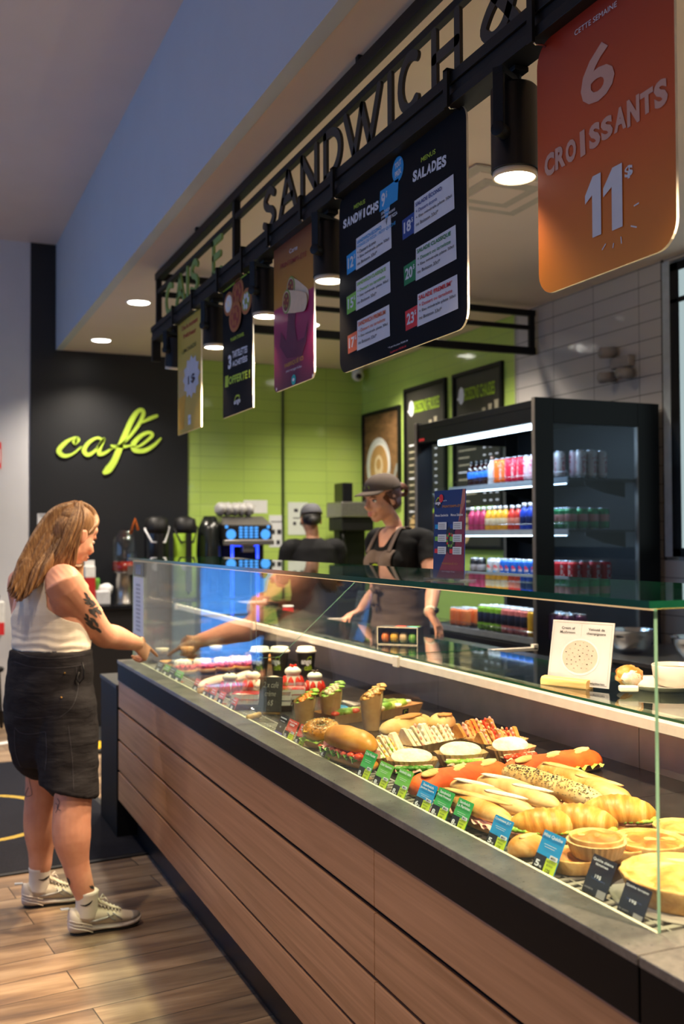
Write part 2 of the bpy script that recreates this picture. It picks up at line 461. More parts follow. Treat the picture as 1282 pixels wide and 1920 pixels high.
# ------------------------------------------------------------------ service counter
t = NT('oak_laminate'); t.set(.42, 0, .35)
mp = t.coord((3, .55, 22)); n1 = t.noise(mp, 1.6, 6, .6, 1.2); n2 = t.noise(t.coord((8, 2, 160)), 1.0, 3)
r = t.ramp([(.3, srgb('96704f' if False else '977153')), (.5, srgb('a98163')), (.7, srgb('b78e6f'))]); t.l(n1, 'Fac', r, 'Fac')
mx = t.n('MixRGB', blend_type='MULTIPLY'); mx.inputs[0].default_value = .16; r2 = t.ramp([(.35, (.6, .55, .5, 1)), (.6, (1, 1, 1, 1))]); t.l(n2, 'Fac', r2, 'Fac'); t.l(r, 'Color', mx, 1); t.l(r2, 'Color', mx, 2)
t.l(mx, 'Color', t.p, 'Base Color'); t.bump(n2, 'Fac', .08, .001); OAK = t.m
t = NT('grey_stone_worktop'); t.set(.30, 0, .55)
n1 = t.noise(t.coord(), 9, 6, .7); n2 = t.noise(t.coord(), 160, 3)
r = t.ramp([(.3, srgb('4d4c4a')), (.7, srgb('787571'))]); t.l(n1, 'Fac', r, 'Fac')
mx = t.n('MixRGB', blend_type='OVERLAY'); mx.inputs[0].default_value = .35; t.l(r, 'Color', mx, 1); t.l(n2, 'Fac', mx, 2); t.l(mx, 'Color', t.p, 'Base Color'); t.bump(n2, 'Fac', .25, .0015)
rr = t.n('MapRange'); rr.inputs['To Min'].default_value = .2; rr.inputs['To Max'].default_value = .45; t.l(n2, 'Fac', rr, 'Value'); t.l(rr, 'Result', t.p, 'Roughness'); STONE = t.m
FASCIA = M('black_fascia', '09090a', .55, 0, .1, 6, spec=.15)
ROWS = ((.656, .788), (.499, .642), (.346, .487), (.196, .334))
XF = .99
def counter(label, y0, y1, seams):
    o = thing('service_counter', label, 'counter', (1.3, (y0+y1)/2, 0), 0, 'bakery counter units')
    build(MB().bx(1.004, 1.83, y0+.005, y1-.005, .19, .86).bx(1.004, 1.83, y0+.004, y1-.002, .852, .866), 'carcass', BLACK, o)
    build(MB().bx(1.074, 1.80, y0+.01, y1-.06, 0, .192), 'plinth', M('black_plinth', '08080a', .4), o)
    build(MB().bx(XF-.006, 1.066, y0, y1, .874, .89).bx(1.066, 1.83, y0, min(y1, 1.262), .874, .89), 'worktop', STONE, o, bevel=.0015)
    build(MB().bx(XF-.004, 1.003, y0+.001, y1-.001, .79, .8735), 'fascia', FASCIA, o, bevel=.001)
    ys = [y0]+[s for s in seams if y0 < s < y1]+[y1]
    for a, b in zip(ys, ys[1:]):
        for z0, z1 in ROWS:
            build(MB().bx(XF, 1.004, a+.001, b-.001, z0, z1), 'front_panel', OAK, o, bevel=.002)
    return o
counter('long bakery counter fronted with oak boards, under the glass display case', 1.209, 5.14, (2.128,))
counter('near end of the bakery counter, past the worktop seam', -.8, 1.206, (-.3,))
o = thing('side_counter', 'low black counter block beyond the far end of the oak counter', 'counter', (1.3, 5.6, 0))
build(MB().bx(.985, 1.6, 5.15, 5.60, .0, .745), 'carcass', M('dark_navy_laminate', '0a0b0f', .6, spec=.2), o, bevel=.003)
build(MB().bx(.98, 1.6, 5.145, 5.605, .745, .765), 'worktop', M('dark_slate_top', '1a1b1e', .5), o, bevel=.002)

# ------------------------------------------------------------------ glass display case
YN, YE = 1.262, 5.16
case = thing('display_case', 'glass display case of pastries and sandwiches on the oak counter', 'display case', (1.4, 3.2, .87))
def pane(name, x0, x1, y0, y1, z0, z1, face, edge, axis, mat=GLASS):
    """glass sheet: faces clear, edges green"""
    m = MB(); q = [(x, y, z) for z in (z0, z1) for y in (y0, y1) for x in (x0, x1)]
    F = {'Z': [(0, 2, 3, 1), (4, 5, 7, 6)], 'Y': [(0, 1, 5, 4), (2, 6, 7, 3)], 'X': [(0, 4, 6, 2), (1, 3, 7, 5)]}
    for k, fs in F.items(): m.add(q, fs, 0 if k == axis else 1)
    return build(m, name, [mat, edge], case)
pane('top_glass', 1.045, 1.50, YN-.015, YE+.012, 1.388, 1.40, 0, EDGE, 'Z', SLABG)
pane('front_glass', 1.066, 1.0725, YN, YE, .882, 1.386, 0, EDGEL, 'X')
pane('end_glass', 1.0728, 1.69, YN, YN+.0065, .882, 1.386, 0, M('amber_glass_edge', 'b79a57', .25), 'Y')
pane('end_glass', 1.0728, 1.69, YE-.008, YE-.0015, .882, 1.386, 0, EDGEL, 'Y')
m = MB(); tri = [(1.0735, 1.386), (1.48, 1.386), (1.155, 1.10), (1.0735, 1.10)]
m.add([(x, y, z) for y in (3.218, 3.224) for x, z in tri], [(0, 1, 2, 3), (7, 6, 5, 4)], 0)
m.add([(x, y, z) for y in (3.218, 3.224) for x, z in tri], [(i, (i+1) % 4, 4+(i+1) % 4, 4+i) for i in range(4)], 1)
build(m, 'glass_bracket', [GLASS, EDGEL], case)
build(MB().bx(1.074, 1.080, YN+.01, YE-.01, 1.383, 1.387), 'glint_strip', emit('warm_edge_glint', (1, .60, .28), .9), case)  # glowing strip paints in the warm reflected glint under the top glass
t = NT('black_stone_deck'); t.set(.25, 0, .5)
n1 = t.noise(t.coord(), 14, 6, .7); r = t.ramp([(.3, srgb('141314')), (.75, srgb('2a2725'))]); t.l(n1, 'Fac', r, 'Fac')
n3 = t.n('TexVoronoi'); n3.inputs['Scale'].default_value = 70; t.l(t.coord(), 'Vector', n3, 'Vector')
r2 = t.ramp([(.05, (1, 1, 1, 1)), (.09, (0, 0, 0, 1))]); t.l(n3, 'Distance', r2, 'Fac')
n4 = t.noise(t.coord(), 5, 2); r4 = t.ramp([(.55, (0, 0, 0, 1)), (.68, (1, 1, 1, 1))]); t.l(n4, 'Fac', r4, 'Fac')
mm = t.n('MixRGB', blend_type='MULTIPLY'); mm.inputs[0].default_value = 1; t.l(r2, 'Color', mm, 1); t.l(r4, 'Color', mm, 2)
mx = t.n('MixRGB'); t.l(mm, 'Color', mx, 0); t.l(r, 'Color', mx, 1); mx.inputs[2].default_value = srgb('a8845a'); t.l(mx, 'Color', t.p, 'Base Color')
n2 = t.noise(t.coord(), 120, 3); t.bump(n2, 'Fac', .15, .001); DECK = t.m
ZD = .872
m = MB()
for a, b in ((YN+.008, 1.98), (1.982, 2.64), (2.642, 3.30), (3.302, 3.96), (3.962, 4.62), (4.622, YE-.008)): m.bx(1.165, 1.83, a, b, .866, ZD)
build(m, 'deck', DECK, case)
m = MB()
for i in range(150):
    y = YN+.02+i*(YE-YN-.04)/150
    m.bx(1.092, 1.160, y, y+.012, .868, .8715, 0)
m.bx(1.088, 1.094, YN+.01, YE-.01, .867, .873).bx(1.122, 1.126, YN+.01, YE-.01, .867, .8717).bx(1.157, 1.165, YN+.01, YE-.01, .867, .873)
build(m, 'air_grille', M('grey_grille_metal', '8f8b84', .45, .2), case)
build(MB().bx(1.074, 1.0875, YN+.008, YE-.01, .866, .881), 'front_rail', M('cream_rail', 'cfcabb', .4), case)
m = MB()
for a, b in ((YN+.008, 2.23), (2.233, 3.36), (3.363, YE-.008)): m.bx(1.83, 1.84, a, b, .866, 1.03)
build(m, 'back_panel', M('stainless_back_panel', 'b5aa9c', .45, .1, .12, 8), case)
RAILM = M('white_shelf_rail', 'd8d2c8', .4)
m = MB().bx(1.70, 1.725, YN+.01, 6.81, 1.0165, 1.046)
build(m, 'shelf_rail', RAILM, case, bevel=.002)
m = MB().bx(1.728, 1.90, YN+.02, YE-.02, 1.012, 1.018)
build(m, 'shelf_underside', M('white_shelf_underside', 'c8c2b8', .5), case)
for y in (1.78, 3.44, 5.14, 6.80):
    m2 = MB()
    m2.bx(1.69, 1.735, y-.02, y+.02, 1.012, 1.052)
    m2.bx(1.73, 2.10, y-.011, y+.011, 1.036, 1.052)
    m2.bx(2.12, 2.36, y+.05, y+.072, 1.036, 1.050).bx(2.34, 2.362, y+.05, y+.072, 1.04, 1.062)
    build(m2, 'shelf_arm', RAILM, case, bevel=.0015)
for a, b in ((YN+.02, 1.77), (1.79, 3.43), (3.45, 5.13), (5.15, 6.79)):
    pane('shelf_glass', 1.70, 2.10, a, b, 1.0525, 1.0595, 0, EDGE, 'Z', SLABG if False else glassmat('shelf_green_glass', (.86, .93, .89)))
m = MB(); fc = Face((1.0655, 5.148, .9), (0, -1, 0), (0, 0, 1), .0004)
fc.rect(m, 0, .12, .24, .405, 1); fc.rect(m, 0, .41, .24, .478, 0); fc.rect(m, .06, .42, .18, .466, 2, 2)
for i in range(12): fc.rect(m, .07, .14+i*.02, .17, .152+i*.02, 3, 2)
build(m, 'sticker', [BLACKG, WPRINT, M('grey_print', '8a8a90', .6), M('pale_grey_print', 'a9aebb', .6)], case, label='black and white sticker strip')
ZS = 1.0595
o = thing('rear_counter', 'dark work counter behind the glass shelf, staff side', 'counter', (2.2, 4, 0))
build(MB().bx(1.845, 2.28, YN, 6.9, 0, .985), 'carcass', BLACK, o)
build(MB().bx(1.842, 2.42, YN, 6.9, .985, 1.01), 'worktop', M('black_worktop', '16171b', .22, 0, .2, 10), o, bevel=.003)

# ------------------------------------------------------------------ hanging sign
XS = 1.36
sign = thing('hanging_sign', 'black hanging sign frame over the counter spelling the bakery offer', 'sign', (XS, 3.6, 3.05))
m = MB(); Y0, Y1, XC = .35, 5.875, 3.955
m.bx(XS-.02, XS+.02, Y0, Y1, 3.0, 3.04).bx(XS-.012, XS+.012, Y0, Y1, 2.915, 2.94)
for y in (5.858, 4.348, 1.25): m.bx(XS-.015, XS+.015, y-.017, y+.017, 2.72, 3.005)
m.bx(XS, XC, 5.84, 5.875, 3.0, 3.04).bx(XS, XC, 5.847, 5.870, 2.905, 2.935).bx(XS, XC, 5.84, 5.875, 2.735, 2.785)
for x in (2.2, 3.14, 3.93): m.bx(x-.02, x+.02, 5.843, 5.873, 2.78, 3.005)
for y in (1.0, 3.0, 5.0): m.bx(XS-.012, XS+.012, y-.012, y+.012, 3.03, 3.068)
build(m, 'frame', BLACK, sign, bevel=.002)
m = MB().bx(XS-.034, XS+.012, Y0, 5.92, 2.702, 2.732).bx(XS-.026, XS+.03, Y0, 5.92, 2.672, 2.702).bx(XS-.034, XS+.034, Y0, 5.90, 2.645, 2.672)
m.bx(XS-.03, XS+.02, 5.885, 5.92, 2.53, 2.65)
build(m, 'rail', BLACK, sign, bevel=.0015)
LGREEN = M('olive_green_letter', '7d9a4e', .5)
LDARK = M('dark_bronze_letter', '2b2620', .5)
def arcs(*a, n=10): return arc(*a, n)
LET = {
 'C': [arc(.5, .5, .48, .5, radians(55), radians(305), 16)],
 'A': [[(0, 0), (.5, 1)], [(.5, 1), (1, 0)], [(.2, .36), (.8, .36)]],
 'I': [[(.5, 0), (.5, 1)]],
 'S': [spline([(.88, .84), (.55, 1), (.12, .8), (.3, .58), (.7, .44), (.88, .22), (.5, 0), (.05, .16)], 5)],
 'E': [[(.1, 0), (.1, 1)], [(.1, 1), (.9, 1)], [(.1, .52), (.8, .52)], [(.1, 0), (.9, 0)]],
 'N': [[(.05, 0), (.05, 1)], [(.05, 1), (.95, 0)], [(.95, 0), (.95, 1)]],
 'D': [[(.08, 0), (.08, 1)], [(.08, 1)]+arc(.3, .5, .65, .5, pi/2, -pi/2, 14)+[(.08, 0)]],
 'W': [[(0, 1), (.27, 0)], [(.27, 0), (.5, .92)], [(.5, .92), (.73, 0)], [(.73, 0), (1, 1)]],
 'H': [[(.08, 0), (.08, 1)], [(.92, 0), (.92, 1)], [(.08, .5), (.92, .5)]],
 '&': [spline([(1, .0), (.62, .42), (.28, .80), (.40, 1.02), (.62, .95), (.60, .74), (.2, .48), (.02, .22), (.3, 0), (.66, .08), (.92, .46)], 5)],
}
XO = XS-.022
for ch, a, b, ym, col in (('C', 309, 326, 570, 0), ('A', 328, 345, 560, 0), ('I', 346, 354, 540, 0), ('S', 355, 372, 520, 0), ('E', 395, 417, 465, 0),
        ('S', 491, 517, 385, 1), ('A', 521, 556, 350, 1), ('N', 561, 596, 310, 1), ('D', 603, 641, 270, 1), ('W', 643, 714, 220, 1), ('I', 724, 736, 170, 1),
        ('C', 744, 793, 140, 1), ('H', 804, 866, 90, 1), ('&', 898, 973, 40, 1)):
    ya, yb = P(a, ym, 'X', XO).y, P(b, ym, 'X', XO).y
    m = MB(); wd, ht = ya-yb, .180
    sw = .030
    for st in LET[ch]:
        m.stroke([(sw/2+p[0]*(wd-sw), sw/2+p[1]*(ht-sw)) for p in st], sw, (XO, ya, 2.725), (0, -1, 0), (0, 0, 1), (1, 0, 0), .010)
    build(m, 'letter', LDARK if col else LGREEN, sign, label=('dark bronze letter ' if col else 'olive green letter ')+('ampersand' if ch == '&' else ch))

# ------------------------------------------------------------------ track spotlights
LENS = emit('lit_spot_lens', (1, .93, .82), 14)
HOUS = M('black_spot_housing', '0f1116', .38, .2, .1, 8)
spots = []
SPOTW = 175
def spotlight(y, zt, zb, label, r=.058, tilt=0):
    o = thing('track_spotlight', label, 'spotlight', (XS+.015, y, 2.645), 0, 'track spotlights under the sign rail')
    o.rotation_euler = (0, 0, 0)
    x = XS+.015
    build(MB().bx(x-.02, x+.02, y-.035, y+.035, 2.632, 2.6448).cyl((x, y, 2.635), (x, y, 2.622), .018), 'mount', BLACK, o, bevel=.002)
    m = MB().bx(-.014, .014, -.086, .086, 2.610, 2.626)
    for s in (-1, 1): m.bx(-.014, .014, s*.080-.005, s*.080+.005, zb+.08, 2.615).cyl((0, s*.090, zb+.09), (0, s*.055, zb+.09), .018, 14)
    Q = Matrix.Translation((x, y, 0)) @ Matrix.Rotation(radians(-60), 4, 'Z'); m.v = [tuple(Q @ V(v)) for v in m.v]
    build(m, 'yoke', BLACK, o, bevel=.001)
    T = Matrix.Translation((x, y, (zt+zb)/2)) @ Matrix.Rotation(tilt, 4, V((1, 0, 0))) @ Matrix.Translation((-x, -y, -(zt+zb)/2))
    build(MB().lathe((x, y, 0), [(.02, zt+.004), (r-.006, zt+.003), (r, zt-.004), (r, zb+.012), (r+.001, zb+.01), (r-.003, zb+.009), (r-.006, zb+.016), (.01, zb+.02)][::-1], 40, mat=T), 'housing', HOUS, o)
    build(MB().lathe((x, y, 0), [(r-.003, zb+.0085), (r-.003, zb-.006), (r-.008, zb-.006), (r-.008, zb+.012)], 40, mat=T), 'rim', M('clear_rim', 'd8c8b0', .2), o)
    build(MB().lathe((x, y, 0), [(0, zb-.004), (r-.0075, zb-.003)], 32, mat=T), 'lens', LENS, o)
    p = T @ V((x, y, zb-.016)); d = (T.to_3x3() @ V((0, 0, -1)))
    lamp('spotlight_beam', 'SPOT', p, SPOTW, WARM, d, spot_size=1.9, spot_blend=.6, shadow_soft_size=.045)
for px, yb, lab, tl in ((965, 330, 'black track spotlight beside the orange promo board', 0), (618, 525, 'black track spotlight between the maroon board and the menu board', 0),
        (498, 592, 'black track spotlight between the tartlet board and the maroon board', 0), (403, 650, 'black track spotlight between the yellow board and the tartlet board', 0),
        (330, 690, 'black track spotlight at the far end of the sign rail, tilted', .25)):
    y = P(px, yb, 'X', XS+.015).y
    zb = P(px, yb, 'X', XS+.015).z
    spotlight(y, min(zb+.215, 2.602), zb, lab, .058, tl)
for y in (1.25, .4):
    lamp('spotlight_beam', 'SPOT', (XS+.015, y, 2.36), SPOTW, WARM, (0, 0, -1), spot_size=1.9, spot_blend=.6, shadow_soft_size=.045)
# recessed ceiling lights
DISC = emit('recessed_lamp_disc', (1, .95, .86), 9)
for x, y, lab in ((1.434, 6.757, 'round recessed ceiling light nearest the sign, over the back bar'), (1.436, 8.172, 'round recessed ceiling light next to the black wall panel'),
                  (2.75, 7.0, 'round recessed ceiling light over the green tiled corner'), (3.45, 7.7, 'round recessed ceiling light near the wall camera'), (2.7, 5.0, 'round recessed ceiling light over the staff aisle'), (3.2, 6.0, 'round recessed ceiling light above the drinks fridge')):
    o = thing('ceiling_light', lab, 'ceiling light', (x, y, ZL), 0, 'recessed lights in the low ceiling')
    build(MB().lathe((x, y, 0), [(.07, ZL-.001), (.082, ZL-.006), (.088, ZL-.001)], 32), 'trim_ring', WHITE, o)
    build(MB().lathe((x, y, 0), [(0, ZL-.0035), (.072, ZL-.003)], 32), 'diffuser', DISC, o)
    lamp('downlight', 'SPOT', (x, y, ZL-.02), 165, (1, .88, .72), (0, 0, -1), spot_size=2.3, spot_blend=.9, shadow_soft_size=.06)
o = thing('ceiling_vent', 'square ceiling air vent behind the orange board', 'vent', (2.45, 3.95, ZL))
for k in range(4): build(MB().bx(2.2+.055*k, 2.72-.055*k, 3.68+.055*k, 4.2-.055*k, ZL-.012-.004*k, ZL-.004), 'vent_ring', PAINT if k % 2 else M('vent_grey', 'b5aca4', .6), o, bevel=.003)
# ------------------------------------------------------------------ hanging boards
HOOK = MB().bx(-.034, .0, -.011, .011, .028, .034).bx(-.040, -.034, -.011, .011, -.105, .034)
def board(name, label, px, r, panelm, ym, zt, zb):
    (xl, xr) = px
    ya, yb = P(xl, ym[0], 'X', XS).y, P(xr, ym[1], 'X', XS).y
    z1, z0 = zt, zb
    o = thing(name, label, 'sign', (XS, (ya+yb)/2, z1), 0, 'promo boards hanging from the sign rail')
    m = MB(); x = XS-.003
    m.prism(rrect(0, 0, ya-yb, z1-z0, r, 8), (x, ya, z0), (0, -1, 0), (0, 0, 1), (1, 0, 0), .006, 0, 1)
    build(m, 'panel', [panelm, M('white_board_edge', 'efe6d8', .5)], o)
    for y in (ya-.035, yb+.035):
        k = MB(); k.bx(x-.044, x-.036, y-.011, y+.011, z1-.014, 2.740).bx(x-.044, XS+.014, y-.011, y+.011, 2.7335, 2.740)
        k.tube([(x-.04, y, z1-.005), (x-.03, y-.004, z1-.016), (x-.012, y-.002, z1-.012), (x+.004, y, z1-.014)], .003, 6, 1)
        build(k, 'hook', [BLACK, CHROME], o)
    f = Face((x, ya, z0), (0, -1, 0), (0, 0, 1), .0008); f.w, f.h = ya-yb, z1-z0; f.px = lambda a, b: f.uv(P(a, b, 'X', x))
    return o, f
def ptext(f, m, t, bl, tr, mi, **k):
    a, b = f.px(*bl); c, d = f.px(*tr); f.text(m, t, a, b, c, d, mi, **k)
def slant(f, m, t, bl, tr, hpx, mi, **k):
    """text along a rising baseline: bl and right end of baseline in pixels, height in px at the left"""
    a, b = f.px(*bl); c, d = f.px(*tr); h = f.px(bl[0], bl[1]-hpx)[1]-b; L = sqrt((c-a)**2+(d-b)**2)
    f.text(m, t, a, b, a+L, b+h, mi, rot=atan2(d-b, c-a), **k)
def brush(f, m, t, p0, p1, hpx, mi, wob=.06, bold=.045):
    """hand-painted lettering: each letter set on its own with a little tilt"""
    a, b = f.px(*p0); c, d = f.px(*p1); h = f.px(p0[0], p0[1]-hpx)[1]-b; n = len(t); L = sqrt((c-a)**2+(d-b)**2); an = atan2(d-b, c-a)
    rr = random.Random(len(t))
    for i, ch in enumerate(t):
        u = L*i/n; wd = L/n*.92*(.45 if ch == 'I' else 1)
        ox = L/n*.25 if ch == 'I' else 0
        f.text(m, ch, a+(u+ox)*cos(an)-rr.uniform(-.02, .08)*h*sin(an), b+(u+ox)*sin(an)+rr.uniform(-.05, .07)*h, a+(u+ox)*cos(an)+wd, b+(u+ox)*sin(an)+h*rr.uniform(.94, 1.06), mi, bold=bold, rot=an+rr.uniform(-wob, wob))
def grad(name, a, b, c=None, axis='Z', rough=.35):
    t = NT(name); t.set(rough, 0, .4)
    sp = t.n('SeparateXYZ'); t.l(t.coord(which='Generated'), 'Vector', sp, 0)
    st = [(0, srgb(a)), (1, srgb(b))] if c is None else [(0, srgb(a)), (.5, srgb(c)), (1, srgb(b))]
    r = t.ramp(st); t.l(sp, axis, r, 'Fac'); t.l(r, 'Color', t.p, 'Base Color'); return t.m
NAVY = M('dark_navy_board', '0f0e13', .6, 0, .05, 4, spec=.1)
LIME = M('lime_print', 'a9c82e', .6, 0, .02)
PRED, PGREEN, PBLUE, PDBLUE, PORANGE, PLG = [M(n, c, .6, 0, .02) for n, c in (('red_print', 'd8262c'), ('green_print', '0f7d45'), ('blue_print', '1f95d8'), ('deep_blue_print', '1b3f8f'), ('orange_print', 'e0683c'), ('leaf_print', '74b83e'))]
PDARK = M('dark_print', '26242c', .6, 0, .02)
PINKG = M('pale_pink_print', 'd3a593', .6, 0, .02)
# orange croissant board
o, f = board('promo_board', 'orange board offering 6 croissants, beside the nearest spotlight', (1010, 1268), .055, grad('orange_board_ground', 'dd8a22', '9c2a14', 'cf5a1c'), (310, 210), 2.645, 2.056)  # ground colour runs from orange at the bottom to dark red at the top
m = MB()
slant(f, m, 'CETTE SEMAINE', (1078, 68), (1157, 12), 10, 1)
ptext(f, m, '6', (1090, 210), (1152, 62), 0, bold=.02)
brush(f, m, 'CROISSANTS', (1022, 335), (1256, 190), 42, 0, .05, .05)
u0, v0 = f.px(1098, 455); u1, v1 = f.px(1130, 325); 
for a, b in ((1099, 1124), (1133, 1164)):
    u0, v0 = f.px(a, 452 if a < 1110 else 440); u1, v1 = f.px(b, 0); h = .132
    k = (u1-u0); f.poly(m, [(u0+k*.45, v0), (u0+k, v0), (u0+k, v0+h), (u0+k*.5, v0+h), (u0, v0+h*.74), (u0, v0+h*.60), (u0+k*.45, v0+h*.70)], 1, 3)
ptext(f, m, '$', (1172, 338), (1187, 306), 1, bold=.03)
for a, b in (((1130, 468), (1136, 458)), ((1150, 464), (1151, 457)), ((1166, 456), (1165, 445)), ((1184, 424), (1194, 426)), ((1190, 386), (1198, 381))):
    f.stroke(m, [f.px(*a), f.px(*b)], .003, 1)
build(m, 'print', [PINKG, WPRINT], o, label='white and pale pink lettering')
# menu board
o, f = board('menu_board', 'large black menu board listing sandwich and salad menus', (638, 877), .05, NAVY, (538, 410), 2.652, 2.05)
m = MB(); L = {c: i for i, c in enumerate('WLRGBDOKPTC')}
def card(px, col, price, title, lines, tcol):
    (a, b, c, d) = px   # left x, right x, bottom-left y, top-left y (of the white card)
    u0, v0 = f.px(a, c); u1, _ = f.px(b, c); _, v1 = f.px(a, d); h = v1-v0; w = u1-u0
    f.poly(m, [(u0, v0), (u1, v0+.004), (u1-.004, v1), (u0+.003, v1-.004)], L['W'], 2)
    f.poly(m, [(u0-.075, v0+h*.02), (u0+.002, v0+h*.05), (u0, v0+h*.66), (u0-.078, v0+h*.62)], L[col], 1)
    f.text(m, price, u0-.066, v0+h*.18, u0-.02, v0+h*.52, L['W'], .03)
    f.text(m, '$', u0-.017, v0+h*.38, u0-.007, v0+h*.54, L['W'], .02)
    f.text(m, title, u0+.012, v0+h*.76, u0+min(.018*len(title)*.78, w*.88), v0+h*.90, L[tcol], .025, lv=4)
    for i, s in enumerate(lines):
        y = v0+h*(.56-.19*i) if len(lines) < 4 else v0+h*(.62-.17*i)
        f.text(m, s, u0+.014, y, u0+.014+w*.0355*len(s), y+h*.105, L['K'] if i else L[tcol], .008, lv=4)
LN = ['+ Dessert ou tartelette', '+ Eau minérale plate 50cl', 'ou Boisson 33cl*']
card((777, 853, 439, 375), 'B', '18', 'SALADE ÉCONO', ['+ Dessert écono']+LN[1:], 'B')
card((780, 857, 527, 464), 'G', '20', 'SALADE CLASSIQUE', LN, 'G')
card((783, 860, 613, 550), 'R', '23', 'SALADE PREMIUM*', LN, 'R')
card((668, 735, 507, 446), 'C', '12', 'SANDWICH ÉCONO', ['POINTE DE PIZZA / PETIT QUICHE', '+ Dessert écono']+LN[1:], 'C')
card((668, 733, 583, 526), 'O', '15', 'SANDWICH CLASSIQUE', LN, 'O')
card((670, 732, 658, 600), 'P', '17', 'SANDWICH PREMIUM', LN, 'P')
slant(f, m, 'MENUS', (790, 305), (817, 288), 9, L['L'], bold=.01)
brush(f, m, 'SALADES', (774, 342), (838, 310), 20, L['W'], .04, .05)
slant(f, m, 'MENUS', (664, 393), (685, 381), 8, L['L'], bold=.01)
brush(f, m, 'SANDWICHS', (644, 430), (711, 393), 17, L['W'], .04, .05)
u0, v0 = f.px(712, 398); u1, v1 = f.px(748, 334)
f.poly(m, [(u0, v0), (u1-.008, v0), (u1, v1), (u0+.006, v1)], L['C'], 2)
f.poly(m, [(u0+.03, v0), (u0+.075, v0), (u0+.05, v0-.055)], L['C'], 2)
f.disc(m, u1-.005, v1+.028, .038, L['C'], 2)
f.text(m, '9', u0+.016, v1-.055, u0+.043, v1-.012, L['W'], .03, lv=3); f.text(m, '$', u0+.048, v1-.035, u0+.057, v1-.012, L['W'], .02, lv=3)
for i, s in enumerate(('SANDWICH', 'JAMBON BEURRE', '+ PART DE PIZZA')): f.text(m, s, u0+.014, v1-.078-.014*i, u0+.014+.0075*len(s), v1-.068-.014*i, L['W'], .02, lv=3)
f.text(m, 'TOUT', u1-.022, v1+.032, u1+.02, v1+.05, L['W'], .04, lv=3, rot=.1); f.text(m, 'PRIX', u1-.022, v1+.006, u1+.02, v1+.024, L['W'], .04, lv=3, rot=.1)
slant(f, m, '* À part les pizzas PREMIUM', (728, 655), (765, 641), 5, L['W'], bold=.01)
slant(f, m, 'Supplément PREMIUM', (732, 664), (762, 652), 5, L['R'], bold=.01)
build(m, 'print', [WPRINT, LIME, PRED, PGREEN, PDBLUE, PDARK, PLG, PDARK, PORANGE, PDARK, PBLUE], o, label='white, lime, blue, green and red menu print')
# maroon wrap board
t = NT('maroon_gold_print'); t.set(.4, 0, .4); sp = t.n('SeparateXYZ'); t.l(t.coord(which='Generated'), 'Vector', sp, 0)
r = t.ramp([(0, srgb('4a1230')), (.28, srgb('8a1650')), (.55, srgb('a31c5c')), (.565, srgb('b8842a')), (.75, srgb('a5701f')), (1, srgb('6d2a1e'))]); t.l(sp, 'Z', r, 'Fac'); t.l(r, 'Color', t.p, 'Base Color')
o, f = board('promo_board', 'maroon and gold board picturing two wraps, beside the menu board', (515, 590), .03, t.m, (597, 556), 2.665, 2.075)
m = MB()
slant(f, m, 'Carte', (543, 476), (558, 467), 8, 0); slant(f, m, 'PRINTEMPS-ÉTÉ', (526, 505), (575, 480), 11, 1, bold=.02)
WR = [M('wrap_print', 'd8bfa0', .6), M('wrap_filling_print', '7c3325', .6), M('salad_print', '7f9a3c', .6), M('wine_shadow_print', '5c0f38', .6), M('teal_print', '1ba6a6', .6), M('gold_print', 'b88a3e', .6)]
for zz_, (cx, cy, ex, ey) in enumerate(((546, 541, 573, 557), (540, 566, 572, 566))):
    zz_ *= 6
    a, b = f.px(cx, cy); c, d = f.px(ex, ey); f.stroke(m, [(a, b), ((a+c)/2, (b+d)/2), (c, d)], [.088, .084, .070], 2, 2+zz_); f.disc(m, a, b, .045, 4, 3+zz_, .047); f.disc(m, a-.002, b, .039, 2, 4+zz_, .041); f.disc(m, a, b, .034, 3, 5+zz_, .036)
    for k in range(5): f.disc(m, a+.02*cos(k*1.3), b+.021*sin(k*1.3), .007, 4 if k % 2 else 7, 6+zz_, .006, 8)
a, b = f.px(552, 640)
f.poly(m, [f.px(541, 585), f.px(556, 575), f.px(553, 610), f.px(558, 640), f.px(571, 632), f.px(578, 600), f.px(575, 640), f.px(566, 668), f.px(538, 672), f.px(525, 650), f.px(527, 622), f.px(537, 640)], 5, 2)
slant(f, m, 'FABRIQUÉ ICI', (534, 692), (569, 676), 11, 7, bold=.02); slant(f, m, 'pour voyager là-bas', (537, 700), (566, 690), 6, 0)
a, b = f.px(551, 712); f.disc(m, a, b, .024, 6, 2, .02); f.disc(m, a, b, .012, 0, 3, .006)
for q in ((519, 730), (587, 704)): f.disc(m, *f.px(*q), .006, 0, 2)
build(m, 'print', [WPRINT, M('brick_print', '8c2f22', .6)]+WR, o, label='picture of two wraps with cream and gold lettering')
# tartlet board
o, f = board('promo_board', 'black board offering three tartlets with one free, between two spotlights', (419, 475), .0, NAVY, (664, 640), 2.64, 2.05)
m = MB()
T = [WPRINT, LIME, M('tart_crust_print', 'a8632c', .6), M('tart_red_print', '8c2f24', .6), M('cream_print', 'e8dcc4', .6), M('tart_green_print', '8f9a3a', .6)]
for zz_, (cx, cy, r, c) in enumerate(((446, 549, .085, 3), (430, 570, .072, 4), (464, 565, .075, 5), (444, 594, .090, 3))):
    a, b = f.px(cx, cy); zz_ *= 3; f.disc(m, a, b, r, 2, 2+zz_, r*.75); f.disc(m, a, b, r*.74, c, 3+zz_, r*.55)
    for k in range(6): f.disc(m, a+r*.42*cos(k), b+r*.34*sin(k), r*.16, 2 if c == 3 else 0, 4+zz_)
f.rect(m, 0, f.h-.006, f.w, f.h, 1, 2)
slant(f, m, 'PLAISIR ÉTERNEL', (433, 641), (458, 629), 8, 1, bold=.02)
